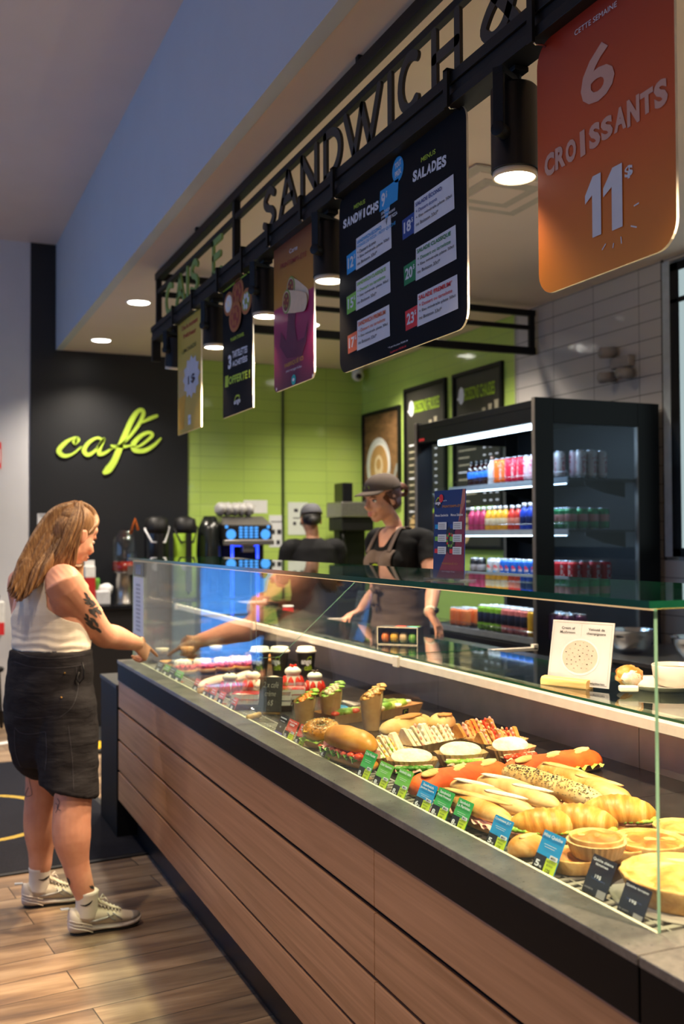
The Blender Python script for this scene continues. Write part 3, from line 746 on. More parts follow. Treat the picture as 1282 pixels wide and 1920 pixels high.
slant(f, m, '3', (428, 693), (434, 691), 26, 0, bold=.05); slant(f, m, 'TARTELETTES', (436, 672), (464, 661), 13, 0, bold=.03); slant(f, m, 'ACHETÉES', (436, 688), (464, 677), 13, 0, bold=.03)
slant(f, m, '1', (422.5, 727), (428.5, 725), 21, 1, bold=.02); slant(f, m, 'OFFERTE !', (429, 722), (469, 708), 15, 1, bold=.04)
f.stroke(m, spline([f.px(440, 752), f.px(443, 743), f.px(449, 742), f.px(449, 748)], 5), .008, 1); slant(f, m, 'ange', (439, 762), (451, 757), 10, 0, bold=.03)
build(m, 'print', T, o, label='tartlet picture with white and lime lettering')
# yellow beer board
o, f = board('promo_board', 'narrow yellow board with a tall glass, farthest along the sign rail', (334.5, 378), .0, M('yellow_board', 'c8a83c', .4, 0, .06, 2), (710, 688), 2.655, 2.05)
m = MB(); Q = [M('red_letter_print', 'a8401e', .6), M('olive_print', '5f5a22', .6), M('pale_burst_print', 'c9c6cc', .6), M('amber_glass_print', 'd9a01c', .6), WPRINT, M('foam_print', 'c9a660', .6), PDARK]
slant(f, m, 'Ose le moment', (341, 622), (371, 602), 9, 0, bold=.03); slant(f, m, 'fraîcheur', (344, 636), (368, 622), 9, 0, bold=.03); slant(f, m, 'LIMONADE', (342, 665), (368, 648), 8, 1, bold=.01)
a, b = f.px(359, 706); f.poly(m, [(a+(.135 if k % 2 else .17)*cos(2*pi*k/24), b+(.09 if k % 2 else .112)*sin(2*pi*k/24)) for k in range(24)], 2, 2)
slant(f, m, '1$', (353, 724), (366, 716), 18, 0, bold=.02)
f.poly(m, [f.px(335.5, 808), f.px(345, 803), f.px(348, 740), f.px(334.8, 748)], 3, 1); f.poly(m, [f.px(334.8, 748), f.px(348, 740), f.px(348, 690), f.px(334.8, 698)], 5, 1)
f.poly(m, [f.px(353, 797), f.px(358, 795), f.px(358, 777), f.px(353, 779)], 4, 2); slant(f, m, 'ange', (353.5, 789), (357.5, 787), 4, 6)
build(m, 'print', Q, o, label='glass picture, starburst and red lettering')
# café lettering on the black wall panel
YC = BY-.0125
CAF = M('lime_cafe_letter', 'b4d24a', .5)
o = thing('cafe_sign', 'lime green brush script spelling café on the black wall panel', 'sign', P(205, 850, 'Y', YC))
def wpx(q): p = P(q[0], q[1], 'Y', YC); return (p.x, p.z)
K = .0047
def letter(strokes, name='letter'):
    m = MB()
    for pts, ws in strokes:
        pp = spline([wpx(q) for q in pts], 6); n = len(pp)-1; k = len(ws)-1
        wl = [(ws[min(int(i/n*k), k-1)]*(1-(i/n*k-min(int(i/n*k), k-1)))+ws[min(int(i/n*k), k-1)+1]*(i/n*k-min(int(i/n*k), k-1)))*K for i in range(n+1)]
        m.stroke(pp, wl, (0, YC+.0005, 0), (1, 0, 0), (0, 0, 1), (0, -1, 0), .018)
    build(m, name, CAF, o)
letter([([(142, 824), (139, 830), (147, 824), (138, 821), (120, 832), (110, 846), (120, 855), (136, 851), (152, 838)], [6, 9, 5, 3, 7, 9, 7, 4, 2])])
letter([([(192, 826), (182, 821), (166, 830), (157, 845), (165, 853), (180, 843), (194, 824)], [4, 4, 6, 8, 7, 4, 5]), ([(194, 824), (186, 840), (186, 851), (197, 849), (212, 838)], [6, 8, 8, 5, 2])])
letter([([(205, 842), (228, 833), (255, 803), (268, 777), (262, 769), (249, 783), (232, 820), (215, 862), (203, 880), (196, 886)], [2, 4, 6, 7, 7, 9, 10, 11, 13, 8]), ([(208, 836), (228, 838), (244, 836)], [3, 5, 3])])
letter([([(246, 838), (262, 836), (284, 818), (279, 811), (264, 817), (250, 832), (252, 844), (270, 845), (288, 835), (301, 822)], [2, 4, 6, 6, 7, 9, 9, 8, 6, 2]), ([(267, 792), (280, 785), (293, 780)], [3, 7, 6])])

# ------------------------------------------------------------------ drinks fridge
FX0, FX1, FY0, FY1, FZ = 3.1, 3.93, 4.59, 5.99, 2.245
FBLK = M('black_fridge_enamel', '08090b', .4, .0, .1, 5, spec=.25)
FINT = M('dark_fridge_interior', '0a0d12', .5, .1, .1, 5, spec=.3)
fr = thing('drinks_fridge', 'tall black open fridge stocked with drinks against the white tiles', 'fridge', (3.5, 5.3, 0))
build(MB().bx(FX0+.03, FX1, FY0+.05, FY1-.05, 0, .9), 'base', FBLK, fr, bevel=.004)
build(MB().bx(FX1-.05, FX1, FY0+.03, FY1-.03, .9, FZ-.01), 'back_panel', FINT, fr)
m = MB().bx(FX0+.004, FX1, FY0+.035, FY1-.035, 2.19, FZ-.012).bx(FX0+.006, FX0+.03, FY0+.035, FY1-.035, 2.11, 2.20)
build(m, 'canopy', FBLK, fr, bevel=.003)
fcn = Face((FX0+.005, FY1-.05, 2.11), (0, -1, 0), (0, 0, 1)); m = MB(); fcn.rect(m, .0, .012, .075, .028, 0, 2)
build(m, 'badge', PRED, fr, label='small red badge')
for y0, y1 in ((FY0, FY0+.03), (FY1-.03, FY1)):
    m = MB()
    m.bx(FX0, FX0+.115, y0, y1, 0, FZ, 0).bx(FX1-.15, FX1, y0, y1, 0, FZ, 0).bx(FX0+.115, FX1-.15, y0, y1, 2.11, FZ, 0).bx(FX0+.115, FX1-.15, y0, y1, 0, .86, 0)
    m.bx(FX0-.006, FX0, y0, y1, 0, FZ, 1)
    m.bx(FX1-.153, FX1-.148, y0-.001, y1+.001, .86, 2.11, 1)
    sp_ = build(m, 'side_panel', [FBLK, M('grey_fridge_edge', '6d6660', .4, .3)], fr, bevel=.002)
    build(MB().bx(FX0+.115, FX1-.15, (y0+y1)/2-.004, (y0+y1)/2+.004, .86, 2.11), 'side_glass', glassmat('tinted_fridge_glass', (.72, .78, .84), .55), sp_)
COOLE = emit('cool_white_tube', (.62, .84, 1), 7)
tb = build(MB().bx(FX0+.012, FX0+.035, FY0+.04, FY0+.78, 2.078, 2.106).bx(FX0+.012, FX0+.035, FY0+.80, FY1-.30, 2.078, 2.106), 'lamp_tube', COOLE, fr)
FCOOL = (.62, .82, 1)
lamp('fridge_light', 'AREA', (FX0+.06, 5.29, 2.075), 6, FCOOL, (.75, 0, -1), shape='RECTANGLE', size=1.2, size_y=.03)
SHELF = M('grey_fridge_shelf', '8d949c', .4, .3)
for x0, z in ((3.335, 1.82), (3.335, 1.534), (3.335, 1.24), (3.14, .94)):
    sh = build(MB().bx(x0, FX1-.05, FY0+.035, FY1-.035, z-.012, z-.002), 'shelf', FINT, fr)
    build(MB().bx(x0-.004, x0+.006, FY0+.04, FY1-.04, z-.03, z+.004), 'price_rail', SHELF, sh)
    m = MB().tube([(x0+.004, FY0+.05, z), (x0+.004, FY0+.05, z+.035), (x0+.004, FY1-.05, z+.035), (x0+.004, FY1-.05, z)], .002, 6)
    build(m, 'wire_guard', CHROME, sh)
    if z > 1.3:
        build(MB().bx(x0+.012, x0+.026, FY0+.09, FY1-.12, z-.0345, z-.024), 'lamp_tube', COOLE, sh)
    if z > 1: lamp('fridge_light', 'AREA', (x0+.03, 5.29, z-.04), 3.5, FCOOL, (.35, 0, -1), shape='RECTANGLE', size=1.2, size_y=.02)
    if z > 1:
        for y in (4.75, 5.6):
            m = MB(); m.prism([(0, 0), (.28, 0), (.28, -.09), (.12, -.06), (0, -.02)], (x0+.2, y, z-.012), (1, 0, 0), (0, 0, 1), (0, 1, 0), .004)
            build(m, 'shelf_bracket', FBLK, sh)
SILV = M('can_silver', 'b9bcc2', .25, .9)
def canproto(name, h, r, body, bands, label, cat, kind='can', txt=None, tcol=None, logo=None):
    o = thing(name, label, cat)
    m = MB(); mats = [body, SILV]+[b[0] for b in bands]
    if kind == 'can':
        prof = [(r*.72, 0), (r*.78, .002), (r*.80, .006)]; m.lathe((0, 0, 0), prof, 18, 1)
        m.lathe((0, 0, 0), [(r*.80, .006), (r, .016), (r, h*.3), (r, h*.6), (r, h-.02), (r*.88, h-.008)], 20, 0)
        m.lathe((0, 0, 0), [(r*.88, h-.008), (r*.86, h-.003), (r*.84, h), (r*.76, h-.003), (0, h-.004)], 18, 1)
    else:
        m.lathe((0, 0, 0), [(r*.9, 0), (r, .006), (r, h*.55), (r*.96, h*.66), (r*.55, h*.80), (r*.40, h*.86), (r*.40, h*.88)], 18, 0)
        m.lathe((0, 0, 0), [(r*.46, h*.88), (r*.48, h*.885), (r*.48, h), (r*.44, h+.001), (0, h+.001)], 14, 2)
    for i, (bm_, z0, z1) in enumerate(bands):
        if z1 > z0: m.lathe((0, 0, 0), [(r*1.004, z0), (r*1.012, z0+.0005), (r*1.012, z1-.0005), (r*1.004, z1)], 20, 2+i)
    b = build(m, 'body', mats, o)
    k = MB()
    if txt:
        vs, fs = glyphs(txt, .03); x1 = max(q[0] for q in vs); x0 = min(q[0] for q in vs); zz = h*.16; L = h*.66
        for rot in (pi, pi-1.9, pi+1.9):
            # vertical lettering wrapped on the wall of the can
            k.add([((r*1.018)*cos(rot+(q[1]-.35)*r*1.25/r), (r*1.018)*sin(rot+(q[1]-.35)*1.25), zz+L*(q[0]-x0)/(x1-x0)) for q in vs], fs, 0)
    if logo:
        for rot in (pi, pi-2.0, pi+2.0):
            for j, (za, zb, c) in enumerate(((.50, .66, 0), (.40, .50, 1), (.30, .40, 2))):
                pts = []
                for s in (0, 1):
                    for q in range(9):
                        t = -1+q/4 if s == 0 else 1-q/4
                        wz = (za if s == 0 else zb); half = sqrt(max(0, 1-((wz-.48)/.2)**2))
                        pts.append((r*1.02*cos(rot+t*half*.75), r*1.02*sin(rot+t*half*.75), h*(wz+.02*sin(t*3))))
                k.add(pts, [tuple(range(18))], c)
    if k.v: build(k, 'print', tcol if isinstance(tcol, list) else [tcol], o)
    return o
MC = lambda n, c: M(n, c, .35, .25, .05, 10)
CW = MC('can_white', 'd9d6d8')
protos = {}
def kind(key, *a, **k): protos[key] = [canproto(*a, **k), 0]
kind('cola_bottle', 'drink_bottle', .16, .03, M('dark_cola', '2a1210', .15), [(MC('cap_blue_black', '16181f'), 0, 0), (MC('label_blue', '2f6fd0'), .05, .09), ], 'dark cola bottle with blue label on the top fridge shelf', 'bottle', 'bottle')
kind('white_bottle', 'drink_bottle', .175, .03, MC('milky_bottle', 'c9c3c6'), [(MC('cap_brown', '6a4a3c'), 0, 0)], 'pale bottle beside the cola bottles on the top fridge shelf', 'bottle', 'bottle')
kind('orange_can', 'drink_can', .156, .029, MC('can_orange', 'ee6a1e'), [], 'orange tall can on the top fridge shelf', 'can', txt='bubly', tcol=CW)
kind('red_can', 'drink_can', .156, .029, MC('can_crimson', 'd81f3f'), [], 'crimson tall can on the top fridge shelf', 'can', txt='bubly', tcol=CW)
kind('pink_can', 'drink_can', .156, .029, MC('can_palepink', 'd7b9c4'), [], 'pale pink tall can on the top fridge shelf', 'can', txt='PURE', tcol=MC('can_magenta', 'c2285f'))
kind('white_can', 'drink_can', .156, .029, MC('can_offwhite', 'cfc4c2'), [], 'off-white tall can behind the fridge side glass, top shelf', 'can', txt='bubly', tcol=MC('can_rose', 'b5485a'))
kind('pink_juice', 'drink_bottle', .15, .029, M('juice_pink', 'b3365a', .2), [(CW, 0, 0)], 'pink juice bottle on the second fridge shelf', 'bottle', 'bottle')
kind('yellow_juice', 'drink_bottle', .15, .029, M('juice_yellow', 'e8a02c', .2), [(CW, 0, 0), (MC('label_cream', 'e2c9a0'), .035, .075)], 'yellow juice bottle on the second fridge shelf', 'bottle', 'bottle')
kind('red_juice', 'drink_bottle', .15, .029, M('juice_red', 'c8362a', .2), [(CW, 0, 0), (MC('label_peach', 'd9826a'), .035, .075)], 'red juice bottle on the second fridge shelf', 'bottle', 'bottle')
kind('blue_bottle', 'drink_bottle', .16, .029, M('bottle_blue', '2440a8', .2), [(CW, 0, 0), (MC('label_navy', '1a2350'), .03, .08)], 'blue bottle with white cap on the second fridge shelf', 'bottle', 'bottle')
kind('green_can', 'drink_can', .122, .033, MC('can_green', '1d8a4a'), [(MC('label_pinkish', 'c98a80'), .045, .085)], 'green soda can on the second fridge shelf', 'can')
kind('black_can', 'drink_can', .122, .033, MC('can_black', '1d1c20'), [(MC('label_greyish', '8a8588'), .04, .08)], 'black soda can on the third fridge shelf', 'can')
kind('silver_can', 'drink_can', .122, .033, MC('can_silverbody', 'a9adb6'), [], 'silver soda can on the third fridge shelf', 'can', logo=1, tcol=[PRED, CW, PBLUE])
kind('blue_can', 'drink_can', .122, .033, MC('can_blue', '1f5fc0'), [], 'blue soda can with a round emblem on the third fridge shelf', 'can', logo=1, tcol=[PRED, CW, PDBLUE])
kind('cola_can', 'drink_can', .122, .033, MC('can_cola_red', 'c81e2e'), [], 'red soda can on the third fridge shelf', 'can', txt='Cola', tcol=CW)
kind('orange_short', 'drink_can', .115, .03, MC('can_peach', 'd9743c'), [], 'short orange can on the bottom fridge shelf', 'can')
kind('green_navy', 'drink_can', .150, .03, MC('can_lime', '7fb82e'), [(MC('can_navy_band', '1b2442'), .05, .11)], 'lime and navy can on the bottom fridge shelf', 'can')
kind('pink_navy', 'drink_can', .150, .03, MC('can_salmon', 'd2787c'), [(MC('can_navy_band', '1b2442'), .05, .11)], 'salmon and navy can on the bottom fridge shelf', 'can')
kind('yellow_can', 'drink_can', .150, .03, MC('can_yellow', 'e0b020'), [], 'yellow can on the bottom fridge shelf', 'can')
kind('purple_can', 'drink_can', .150, .03, MC('can_purple', '5b2a5c'), [], 'purple can on the bottom fridge shelf', 'can')
def put(key, x, y, z):
    p = protos[key]
    if p[1] == 0: o = p[0]; o.location = (x, y, z)
    else: o = dup(p[0], (x, y, z))
    o['group'] = o['label'].split(' on the ')[0].split(' behind')[0].split(' beside')[0]+'s'
    o.rotation_euler = (0, 0, R(-.25, .25)); p[1] += 1
def row(seq, x, z, y0, pitch=.066):
    y = y0
    for k, n in seq:
        for i in range(n):
            if k: put(k, x+R(-.004, .004), y, z)
            y -= pitch
row([('cola_bottle', 4), ('white_bottle', 1), ('orange_can', 2), ('red_can', 3), ('pink_can', 4), ('white_can', 2)], 3.375, 1.8205, 5.72, .064)
for k in range(1, 4): row([('pink_can' if k < 2 else 'white_can', 1), ('white_can', 1)], 3.375+.068*k, 1.8205, 4.72, .064)
row([('pink_juice', 3), ('yellow_juice', 4), ('red_juice', 2), ('blue_bottle', 3), ('green_can', 5)], 3.378, 1.5345, 5.72, .066)
for k in range(1, 4): row([('green_can', 2)], 3.378+.072*k, 1.5345, 4.73, .070)
row([('black_can', 2), ('', 1), ('silver_can', 2), ('blue_can', 6), ('cola_can', 5)], 3.38, 1.2405, 5.70, .070)
for k in range(1, 4): row([('cola_can', 2)], 3.38+.072*k, 1.2405, 4.72, .070)
row([('orange_short', 3), ('', 2), ('green_navy', 4), ('pink_navy', 4), ('yellow_can', 1), ('purple_can', 5)], 3.185, .9405, 5.62, .0665)
row([('orange_short', 3), ('', 2), ('green_navy', 4), ('pink_navy', 4), ('yellow_can', 1), ('purple_can', 5)], 3.26, .9405, 5.62, .0665)

# ------------------------------------------------------------------ back bar
YB = 8.36
def bp(px, py, y=YB): return P(px, py, 'Y', y)
o = thing('back_bar', 'black coffee bar counter along the rear wall', 'counter', (2.6, 8.4, 0))
ZB = .965
build(MB().bx(1.28, 3.96, 8.14, 8.72, 0, ZB-.03), 'carcass', M('black_bar_front', '121114', .4), o)
build(MB().bx(1.26, 3.965, 8.10, 8.725, ZB-.03, ZB), 'worktop', M('glossy_black_top', '141417', .15), o, bevel=.003)
def between(px0, px1, y=YB): return bp(px0, 1000, y).x, bp(px1, 1000, y).x
def zat(px, py, y=YB): return bp(px, py, y).z
# thermal urns
for lab, a, b, bodym in (('black thermal coffee urn with white stripe beside the glass dispenser', 267, 319, M('urn_black', '101114', .25)), ('lime green thermal coffee urn next to the coffee machine', 322, 371, M('urn_lime', '9cc23a', .4))):
    x0, x1 = between(a, b, 8.30); cx, r = (x0+x1)/2, (x1-x0)/2*.86; zt = zat(a, 968, 8.30)
    o = thing('thermal_urn', lab, 'coffee urn', (cx, 8.30, ZB), 0, 'thermal urns on the back bar')
    h = zt-ZB
    build(MB().lathe((cx, 8.30, ZB), [(r*.8, .03), (r, .05), (r, h*.80), (r*.96, h*.84)], 28), 'body', bodym, o)
    build(MB().lathe((cx, 8.30, ZB), [(r*1.0, h*.80), (r*1.02, h*.86), (r*.9, h*.97), (r*.3, h), (0, h)], 28), 'lid', BLACK, o)
    build(MB().lathe((cx, 8.30, ZB), [(r*1.05, 0), (r*1.05, .03), (r*.7, .034)], 28), 'base', BLACK, o)
    build(MB().tube([(cx-r*1.02, 8.28, ZB+h*.86), (cx-r*.6, 8.30-r*.9, ZB+h*.70), (cx+r*.5, 8.30-r*.95, ZB+h*.70), (cx+r*1.02, 8.28, ZB+h*.88)], .009, 8), 'carry_handle', M('handle_white', 'd0d0d4', .4) if 'black' in lab else BLACK, o)
    build(MB().bx(cx-.02, cx+.02, 8.30-r-.05, 8.30-r+.01, ZB+.09, ZB+h*.8).cyl((cx, 8.30-r-.03, ZB+.12), (cx, 8.30-r-.03, ZB+.07), .012), 'tap', BLACK, o)
    m = MB(); m.lathe((cx, 8.295, ZB+h*.42), [(r*.98, -.05), (r*1.008, -.045), (r*1.008, .045), (r*.98, .05)], 28)
    k = MB(); fb = Face((cx-r*.8, 8.30-r*1.02, ZB+h*.3), (1, 0, 0), (0, 0, 1), .001); fb.disc(k, r*.55, h*.12, .035, 0); build(k, 'badge', M('pale_badge', 'b9b9bd', .4), o)
# drink dispenser jar
x0, x1 = between(210, 256, 8.28); cx, r = (x0+x1)/2, (x1-x0)/2
o = thing('drink_dispenser', 'glass drink dispenser jar with red iced tea on a metal stand', 'dispenser', (cx, 8.28, ZB))
zj = zat(230, 1072, 8.28); zt = zat(230, 994, 8.28)
build(MB().lathe((cx, 8.28, 0), [(r*.8, ZB), (r*.8, ZB+.012), (r*.72, ZB+.02), (r*.72, zj-.012), (r*.92, zj-.006), (r*.92, zj)], 24), 'stand', STEEL, o)
build(MB().lathe((cx, 8.28, 0), [(r*.9, zj+.001), (r, zj+.02), (r, zt-.10), (r*.72, zt-.03), (r*.6, zt-.02), (r*.62, zt)], 28), 'jar', glassmat('jar_glass', (.93, .96, .98), 1.6, .02), o)
build(MB().lathe((cx, 8.28, 0), [(0, zj+.003), (r*.88, zj+.003), (r*.96, zj+.02), (r*.96, zat(230, 1053, 8.28)), (0, zat(230, 1053, 8.28))], 28), 'red_tea', M('red_tea', '8c1c12', .1), o)
build(MB().tube([(cx+r*.5, 8.28, zt-.03), (cx+r*.9, 8.27, zt+.09), (cx+r*1.1, 8.27, zt+.0)], .012, 8), 'orange_scoop', M('orange_plastic', 'd2691e', .4), o)
build(MB().cyl((cx+.02, 8.28-r*.7, zj+.02), (cx+.02, 8.28-r*1.3, zj+.02), .012).bx(cx+.0, cx+.04, 8.28-r*1.35, 8.28-r*1.25, zj-.02, zj+.05), 'tap', STEEL, o)
# cartons, cans, bag
x0, x1 = between(158, 177, 8.26)
o = thing('milk_carton', 'red and white milk carton on the back bar behind the shopper', 'carton', (x0, 8.26, ZB))
zt = zat(165, 1062, 8.26)
build(MB().bx(x0, x1, 8.21, 8.29, ZB, ZB+(zt-ZB)*.72, 0).bx(x0, x1, 8.21, 8.29, ZB+(zt-ZB)*.72, zt, 1).prism([(0, 0), (x1-x0, 0), ((x1-x0), .05), (0, .05)], (x0, 8.25, zt), (1, 0, 0), (0, 0, 1), (0, 1, 0), .003, 1), 'carton_body', [M('carton_red', 'b8201e', .5), WHITE], o, bevel=.002)
m = MB(); fb = Face((x0, 8.2095, ZB), (1, 0, 0), (0, 0, 1)); fb.disc(m, .04, .07, .02, 0); build(m, 'print', WPRINT, o)
x0, x1 = between(146, 158, 8.32)
o = thing('milk_carton', 'white carton with blue cap standing beside the red carton', 'carton', (x0, 8.32, ZB)); zt = zat(150, 1062, 8.32)
build(MB().bx(x0, x1, 8.3, 8.36, ZB, zt), 'carton_body', WHITE, o, bevel=.003); build(MB().cyl(((x0+x1)/2, 8.33, zt), ((x0+x1)/2, 8.33, zt+.04), .02), 'cap', PDBLUE, o)
x0, x1 = between(177, 186, 8.30)
o = thing('tea_tin', 'small green tin on the white napkin holder', 'tin', ((x0+x1)/2, 8.3, ZB+.115))
build(MB().lathe(((x0+x1)/2, 8.3, ZB+.115), [(.024, 0), (.024, .09), (.02, .096), (0, .096)], 18), 'body', M('tin_green', '5f9a36', .4), o)
x0, x1 = between(177, 205, 8.28)
o = thing('napkin_holder', 'white plastic holder with napkins on the back bar', 'napkin holder', (x0, 8.28, ZB))
build(MB().bx(x0, x1, 8.22, 8.36, ZB, ZB+.114), 'box', M('holder_white', 'c4c4c6', .4), o, bevel=.012, seg=3)
build(MB().ell((x1-.03, 8.28, ZB+.12), (.06, .05, .05), 0, 12, 8, None, lambda d, q: q*(1+.25*noise.noise(d*4))), 'napkins', M('napkin_white', 'dcdcde', .7), o)
# dark oval grinder hopper, coffee machine
x0, x1 = between(380, 408, 8.36)
o = thing('bean_grinder', 'dark oval bean grinder beside the coffee machine', 'grinder', ((x0+x1)/2, 8.36, ZB)); zt = zat(400, 968, 8.36)
build(MB().lathe(((x0+x1)/2, 8.38, ZB), [(.10, 0), (.11, .02), (.11, (zt-ZB)*.6), (.10, (zt-ZB)*.85), (.05, zt-ZB), (0, zt-ZB)], 26), 'body', M('smoky_plastic', '171a19', .2), o)
build(MB().bx((x0+x1)/2-.03, (x0+x1)/2+.03, 8.25, 8.3, ZB+.08, ZB+.2), 'chute', BLACK, o, bevel=.004)
YM = 8.22
x0, x1 = bp(419, 1000, YM).x, bp(511, 1000, YM).x; zt, zm, zb_ = zat(460, 984, YM), zat(460, 1012, YM), zat(460, 1022, YM)
o = thing('coffee_machine', 'black and steel espresso machine with glowing blue buttons', 'coffee machine', ((x0+x1)/2, YM, ZB))
build(MB().bx(x0, x1, YM, YM+.45, zm-.0, zt).bx(x0+.01, x1-.01, YM+.2, YM+.45, ZB, zm).bx(x0+.02, x1-.02, YM+.01, YM+.4, ZB, ZB+.03), 'body', BLACK, o, bevel=.012, seg=3)
m = MB(); m.add([(x0-.005, YM+.02, zt), (x1+.005, YM+.02, zt), (x1-.05, YM+.12, zt+.075), (x0+.02, YM+.12, zt+.075), (x1-.05, YM+.42, zt+.075), (x0+.02, YM+.42, zt+.075), (x1, YM+.44, zt), (x0, YM+.44, zt)], [(0, 1, 2, 3), (3, 2, 4, 5), (5, 4, 6, 7), (0, 3, 5, 7), (1, 6, 4, 2)]); build(m, 'top_housing', STEEL, o)
build(MB().bx(x0-.004, x1+.004, YM-.03, YM+.02, zb_, zm), 'steel_bar', STEEL, o, bevel=.006)
BLUE1 = emit('blue_button_light', (.05, .36, 1), 1.0)
BLUE2 = emit('blue_glow', (.02, .06, 1), 2.2)
m = MB(); fb = Face((x0, YM-.001, zm), (1, 0, 0), (0, 0, 1), .001); W_, H_ = x1-x0, zt-zm
for a in (.15, .85): fb.disc(m, W_*a, H_*.36, .043, 0); 
for a in (.06, .91): fb.disc(m, W_*a, H_*.86, .014, 0)
for i in range(4):
    for j in range(4): fb.rect(m, W_*(.31+.105*i), H_*(.12+.2*j), W_*(.385+.105*i), H_*(.27+.2*j), 0, 1, .006)
build(m, 'buttons', BLUE1, o, label='round and square glowing blue buttons')
build(MB().cyl((x0+.09, YM+.05, ZB+.03), (x0+.09, YM+.05, zb_), .013).cyl((x1-.12, YM+.05, ZB+.03), (x1-.12, YM+.05, zb_), .013).bx(x0+.1, x1-.12, YM+.05, YM+.06, zb_-.012, zb_-.004), 'lit_leg', BLUE2, o, label='glowing blue light columns')
build(MB().bx((x0+x1)/2-.05, (x0+x1)/2+.05, YM, YM+.1, zb_-.06, zb_), 'spout', STEEL, o, bevel=.006)
o = thing('cup_bag', 'crumpled clear bag of white cups lying on the coffee machine', 'bag', ((x0+x1)/2-.05, YM+.2, zt+.076))
m = MB()
for k in range(5): m.ell((x0+.02+.062*k, YM+.16, zt+.135), (.05, .10, .058), 0, 12, 8, None, lambda d, q: q*(1+.3*noise.noise(d*3+V((k, 0, 0)))))
build(m, 'bag_body', M('milky_bag', 'a8a6a6', .35), o)
for j, k in enumerate((0, 1)): pass
# papers taped to the green wall, black panel
def paper(label, px, y, body='e6e6e8', marks=(), txt=None):
    (a, b, c, d) = px; p0, p1 = P(a, d, 'Y', y), P(b, c, 'Y', y)
    o = thing('wall_notice', label, 'notice', (p0.x, y, p0.z), 0, 'paper notices on the back wall')
    build(MB().bx(p0.x, p1.x, y, y+.003, p0.z, p1.z), 'sheet', M('paper_'+body, body, .7, 0, .02), o)
    m = MB(); fb = Face((p0.x, y, p0.z), (1, 0, 0), (0, 0, 1), .0008); w_, h_ = p1.x-p0.x, p1.z-p0.z
    for (u, v, uu, vv) in marks: fb.rect(m, w_*u, h_*v, w_*uu, h_*vv, 0)
    if m.v: build(m, 'print', PDARK, o)
TX = [(.1, .9-.09*i, .85, .93-.09*i) for i in range(9)]
paper('blank paper sheet above the coffee machine', (457, 501, 938, 962), BY-.004, 'dcdcdc')
paper('printed notice with black squares to the side of the coffee machine', (505, 531, 966, 1026), BY-.004, 'd8dade', [(.1, .78, .9, .81), (.15, .4, .4, .55), (.55, .4, .85, .55), (.5, .08, .75, .22)])
paper('printed notice behind the worker in a grey cap', (540, 577, 942, 1003), BY-.004, 'cfd6cf', [(.3, .7, .5, .8), (.25, .5, .6, .53), (.25, .3, .4, .4), (.6, .3, .75, .4)])
paper('small white paper on the black wall panel', (70, 96, 963, 985), BY-.016, 'c8c8cc', TX[:3])
# brewer behind the server
xa, xb = bp(632, 1000, 8.30).x, bp(690, 1000, 8.30).x; z1, z2, z3 = zat(650, 906, 8.3), zat(650, 942, 8.3), zat(650, 970, 8.3)
o = thing('coffee_brewer', 'tall black coffee brewer at the corner of the back bar', 'coffee brewer', ((xa+xb)/2, 8.3, ZB))
build(MB().bx(xa+.02, xb, 8.2, 8.5, ZB, ZB+.05).bx(xa+.05, xb, 8.36, 8.5, ZB, z2).bx(xa, xb, 8.18, 8.5, z3-.12, z3), 'body', BLACK, o, bevel=.008)
build(MB().bx(xa-.02, xb, 8.16, 8.5, z3, z2), 'steel_front', STEEL, o, bevel=.008)
build(MB().bx(xa+.02, xa+.12, 8.22, 8.42, z2, z1), 'hopper', BLACKG, o, bevel=.01)
build(MB().lathe(((xa+xb)/2-.02, 8.27, ZB+.05), [(.06, 0), (.085, .03), (.08, .14), (.05, .2), (.055, .22)], 20), 'carafe', BLACKG, o)
build(MB().tube([((xa+xb)/2-.1, 8.25, z3-.12), ((xa+xb)/2-.14, 8.2, z3-.16), ((xa+xb)/2-.12, 8.2, z3-.26)], .012, 8), 'handle', BLACK, o)

# ------------------------------------------------------------------ posters and fittings on the right wall
def poster(label, y0, y1, z0, z1, ground, draw):
    o = thing('framed_poster', label, 'poster', (XR, (y0+y1)/2, z0), 0, 'framed posters on the green side wall')
    m = MB()
    for a, b, c, d in ((y0, y0-.03, z0, z1), (y1+.03, y1, z0, z1), (y0-.03, y1+.03, z0, z0+.03), (y0-.03, y1+.03, z1-.03, z1)): m.bx(XR-.03, XR, min(a, b), max(a, b), c, d)
    build(m, 'frame', BLACK, o, bevel=.003)
    build(MB().bx(XR-.012, XR-.002, y1+.02, y0-.02, z0+.02, z1-.02), 'picture', ground, o)
    m = MB(); f = Face((XR-.013, y0-.03, z0+.03), (0, -1, 0), (0, 0, 1), .001); f.w, f.h = y0-y1-.06, z1-z0-.06
    mats = draw(f, m); build(m, 'print', mats, o)
TABLE = food('walnut_print', ['4a3522', '7a5a3a', '8f6d48'], 5, .5, .0, stretch=(1, 1, 3))
def coffee(f, m):
    f.disc(m, f.w*.42, f.h*.42, .25, 0, 1, .25, 32); f.disc(m, f.w*.44, f.h*.41, .205, 1, 2, .205, 32); f.disc(m, f.w*.44, f.h*.41, .19, 2, 3, .19, 32); f.disc(m, f.w*.44, f.h*.41, .09, 3, 4, .10, 20); f.disc(m, f.w*.44, f.h*.43, .05, 2, 5, .05, 16)
    f.stroke(m, [(f.w*.95, f.h*.38), (f.w*.78, f.h*.10)], [.05, .02], 4, 2); return [M('saucer_print', 'cfd0cc', .5), M('cup_print', 'e8e6e0', .5), M('crema_print', 'b98f58', .5), M('foam_swirl_print', 'e0c9a0', .5), M('spoon_print', '8a8a84', .4)]
poster('framed poster of a cup of coffee on wood, farthest along the green wall', 8.70, 7.92, 1.78, 2.645, TABLE, coffee)
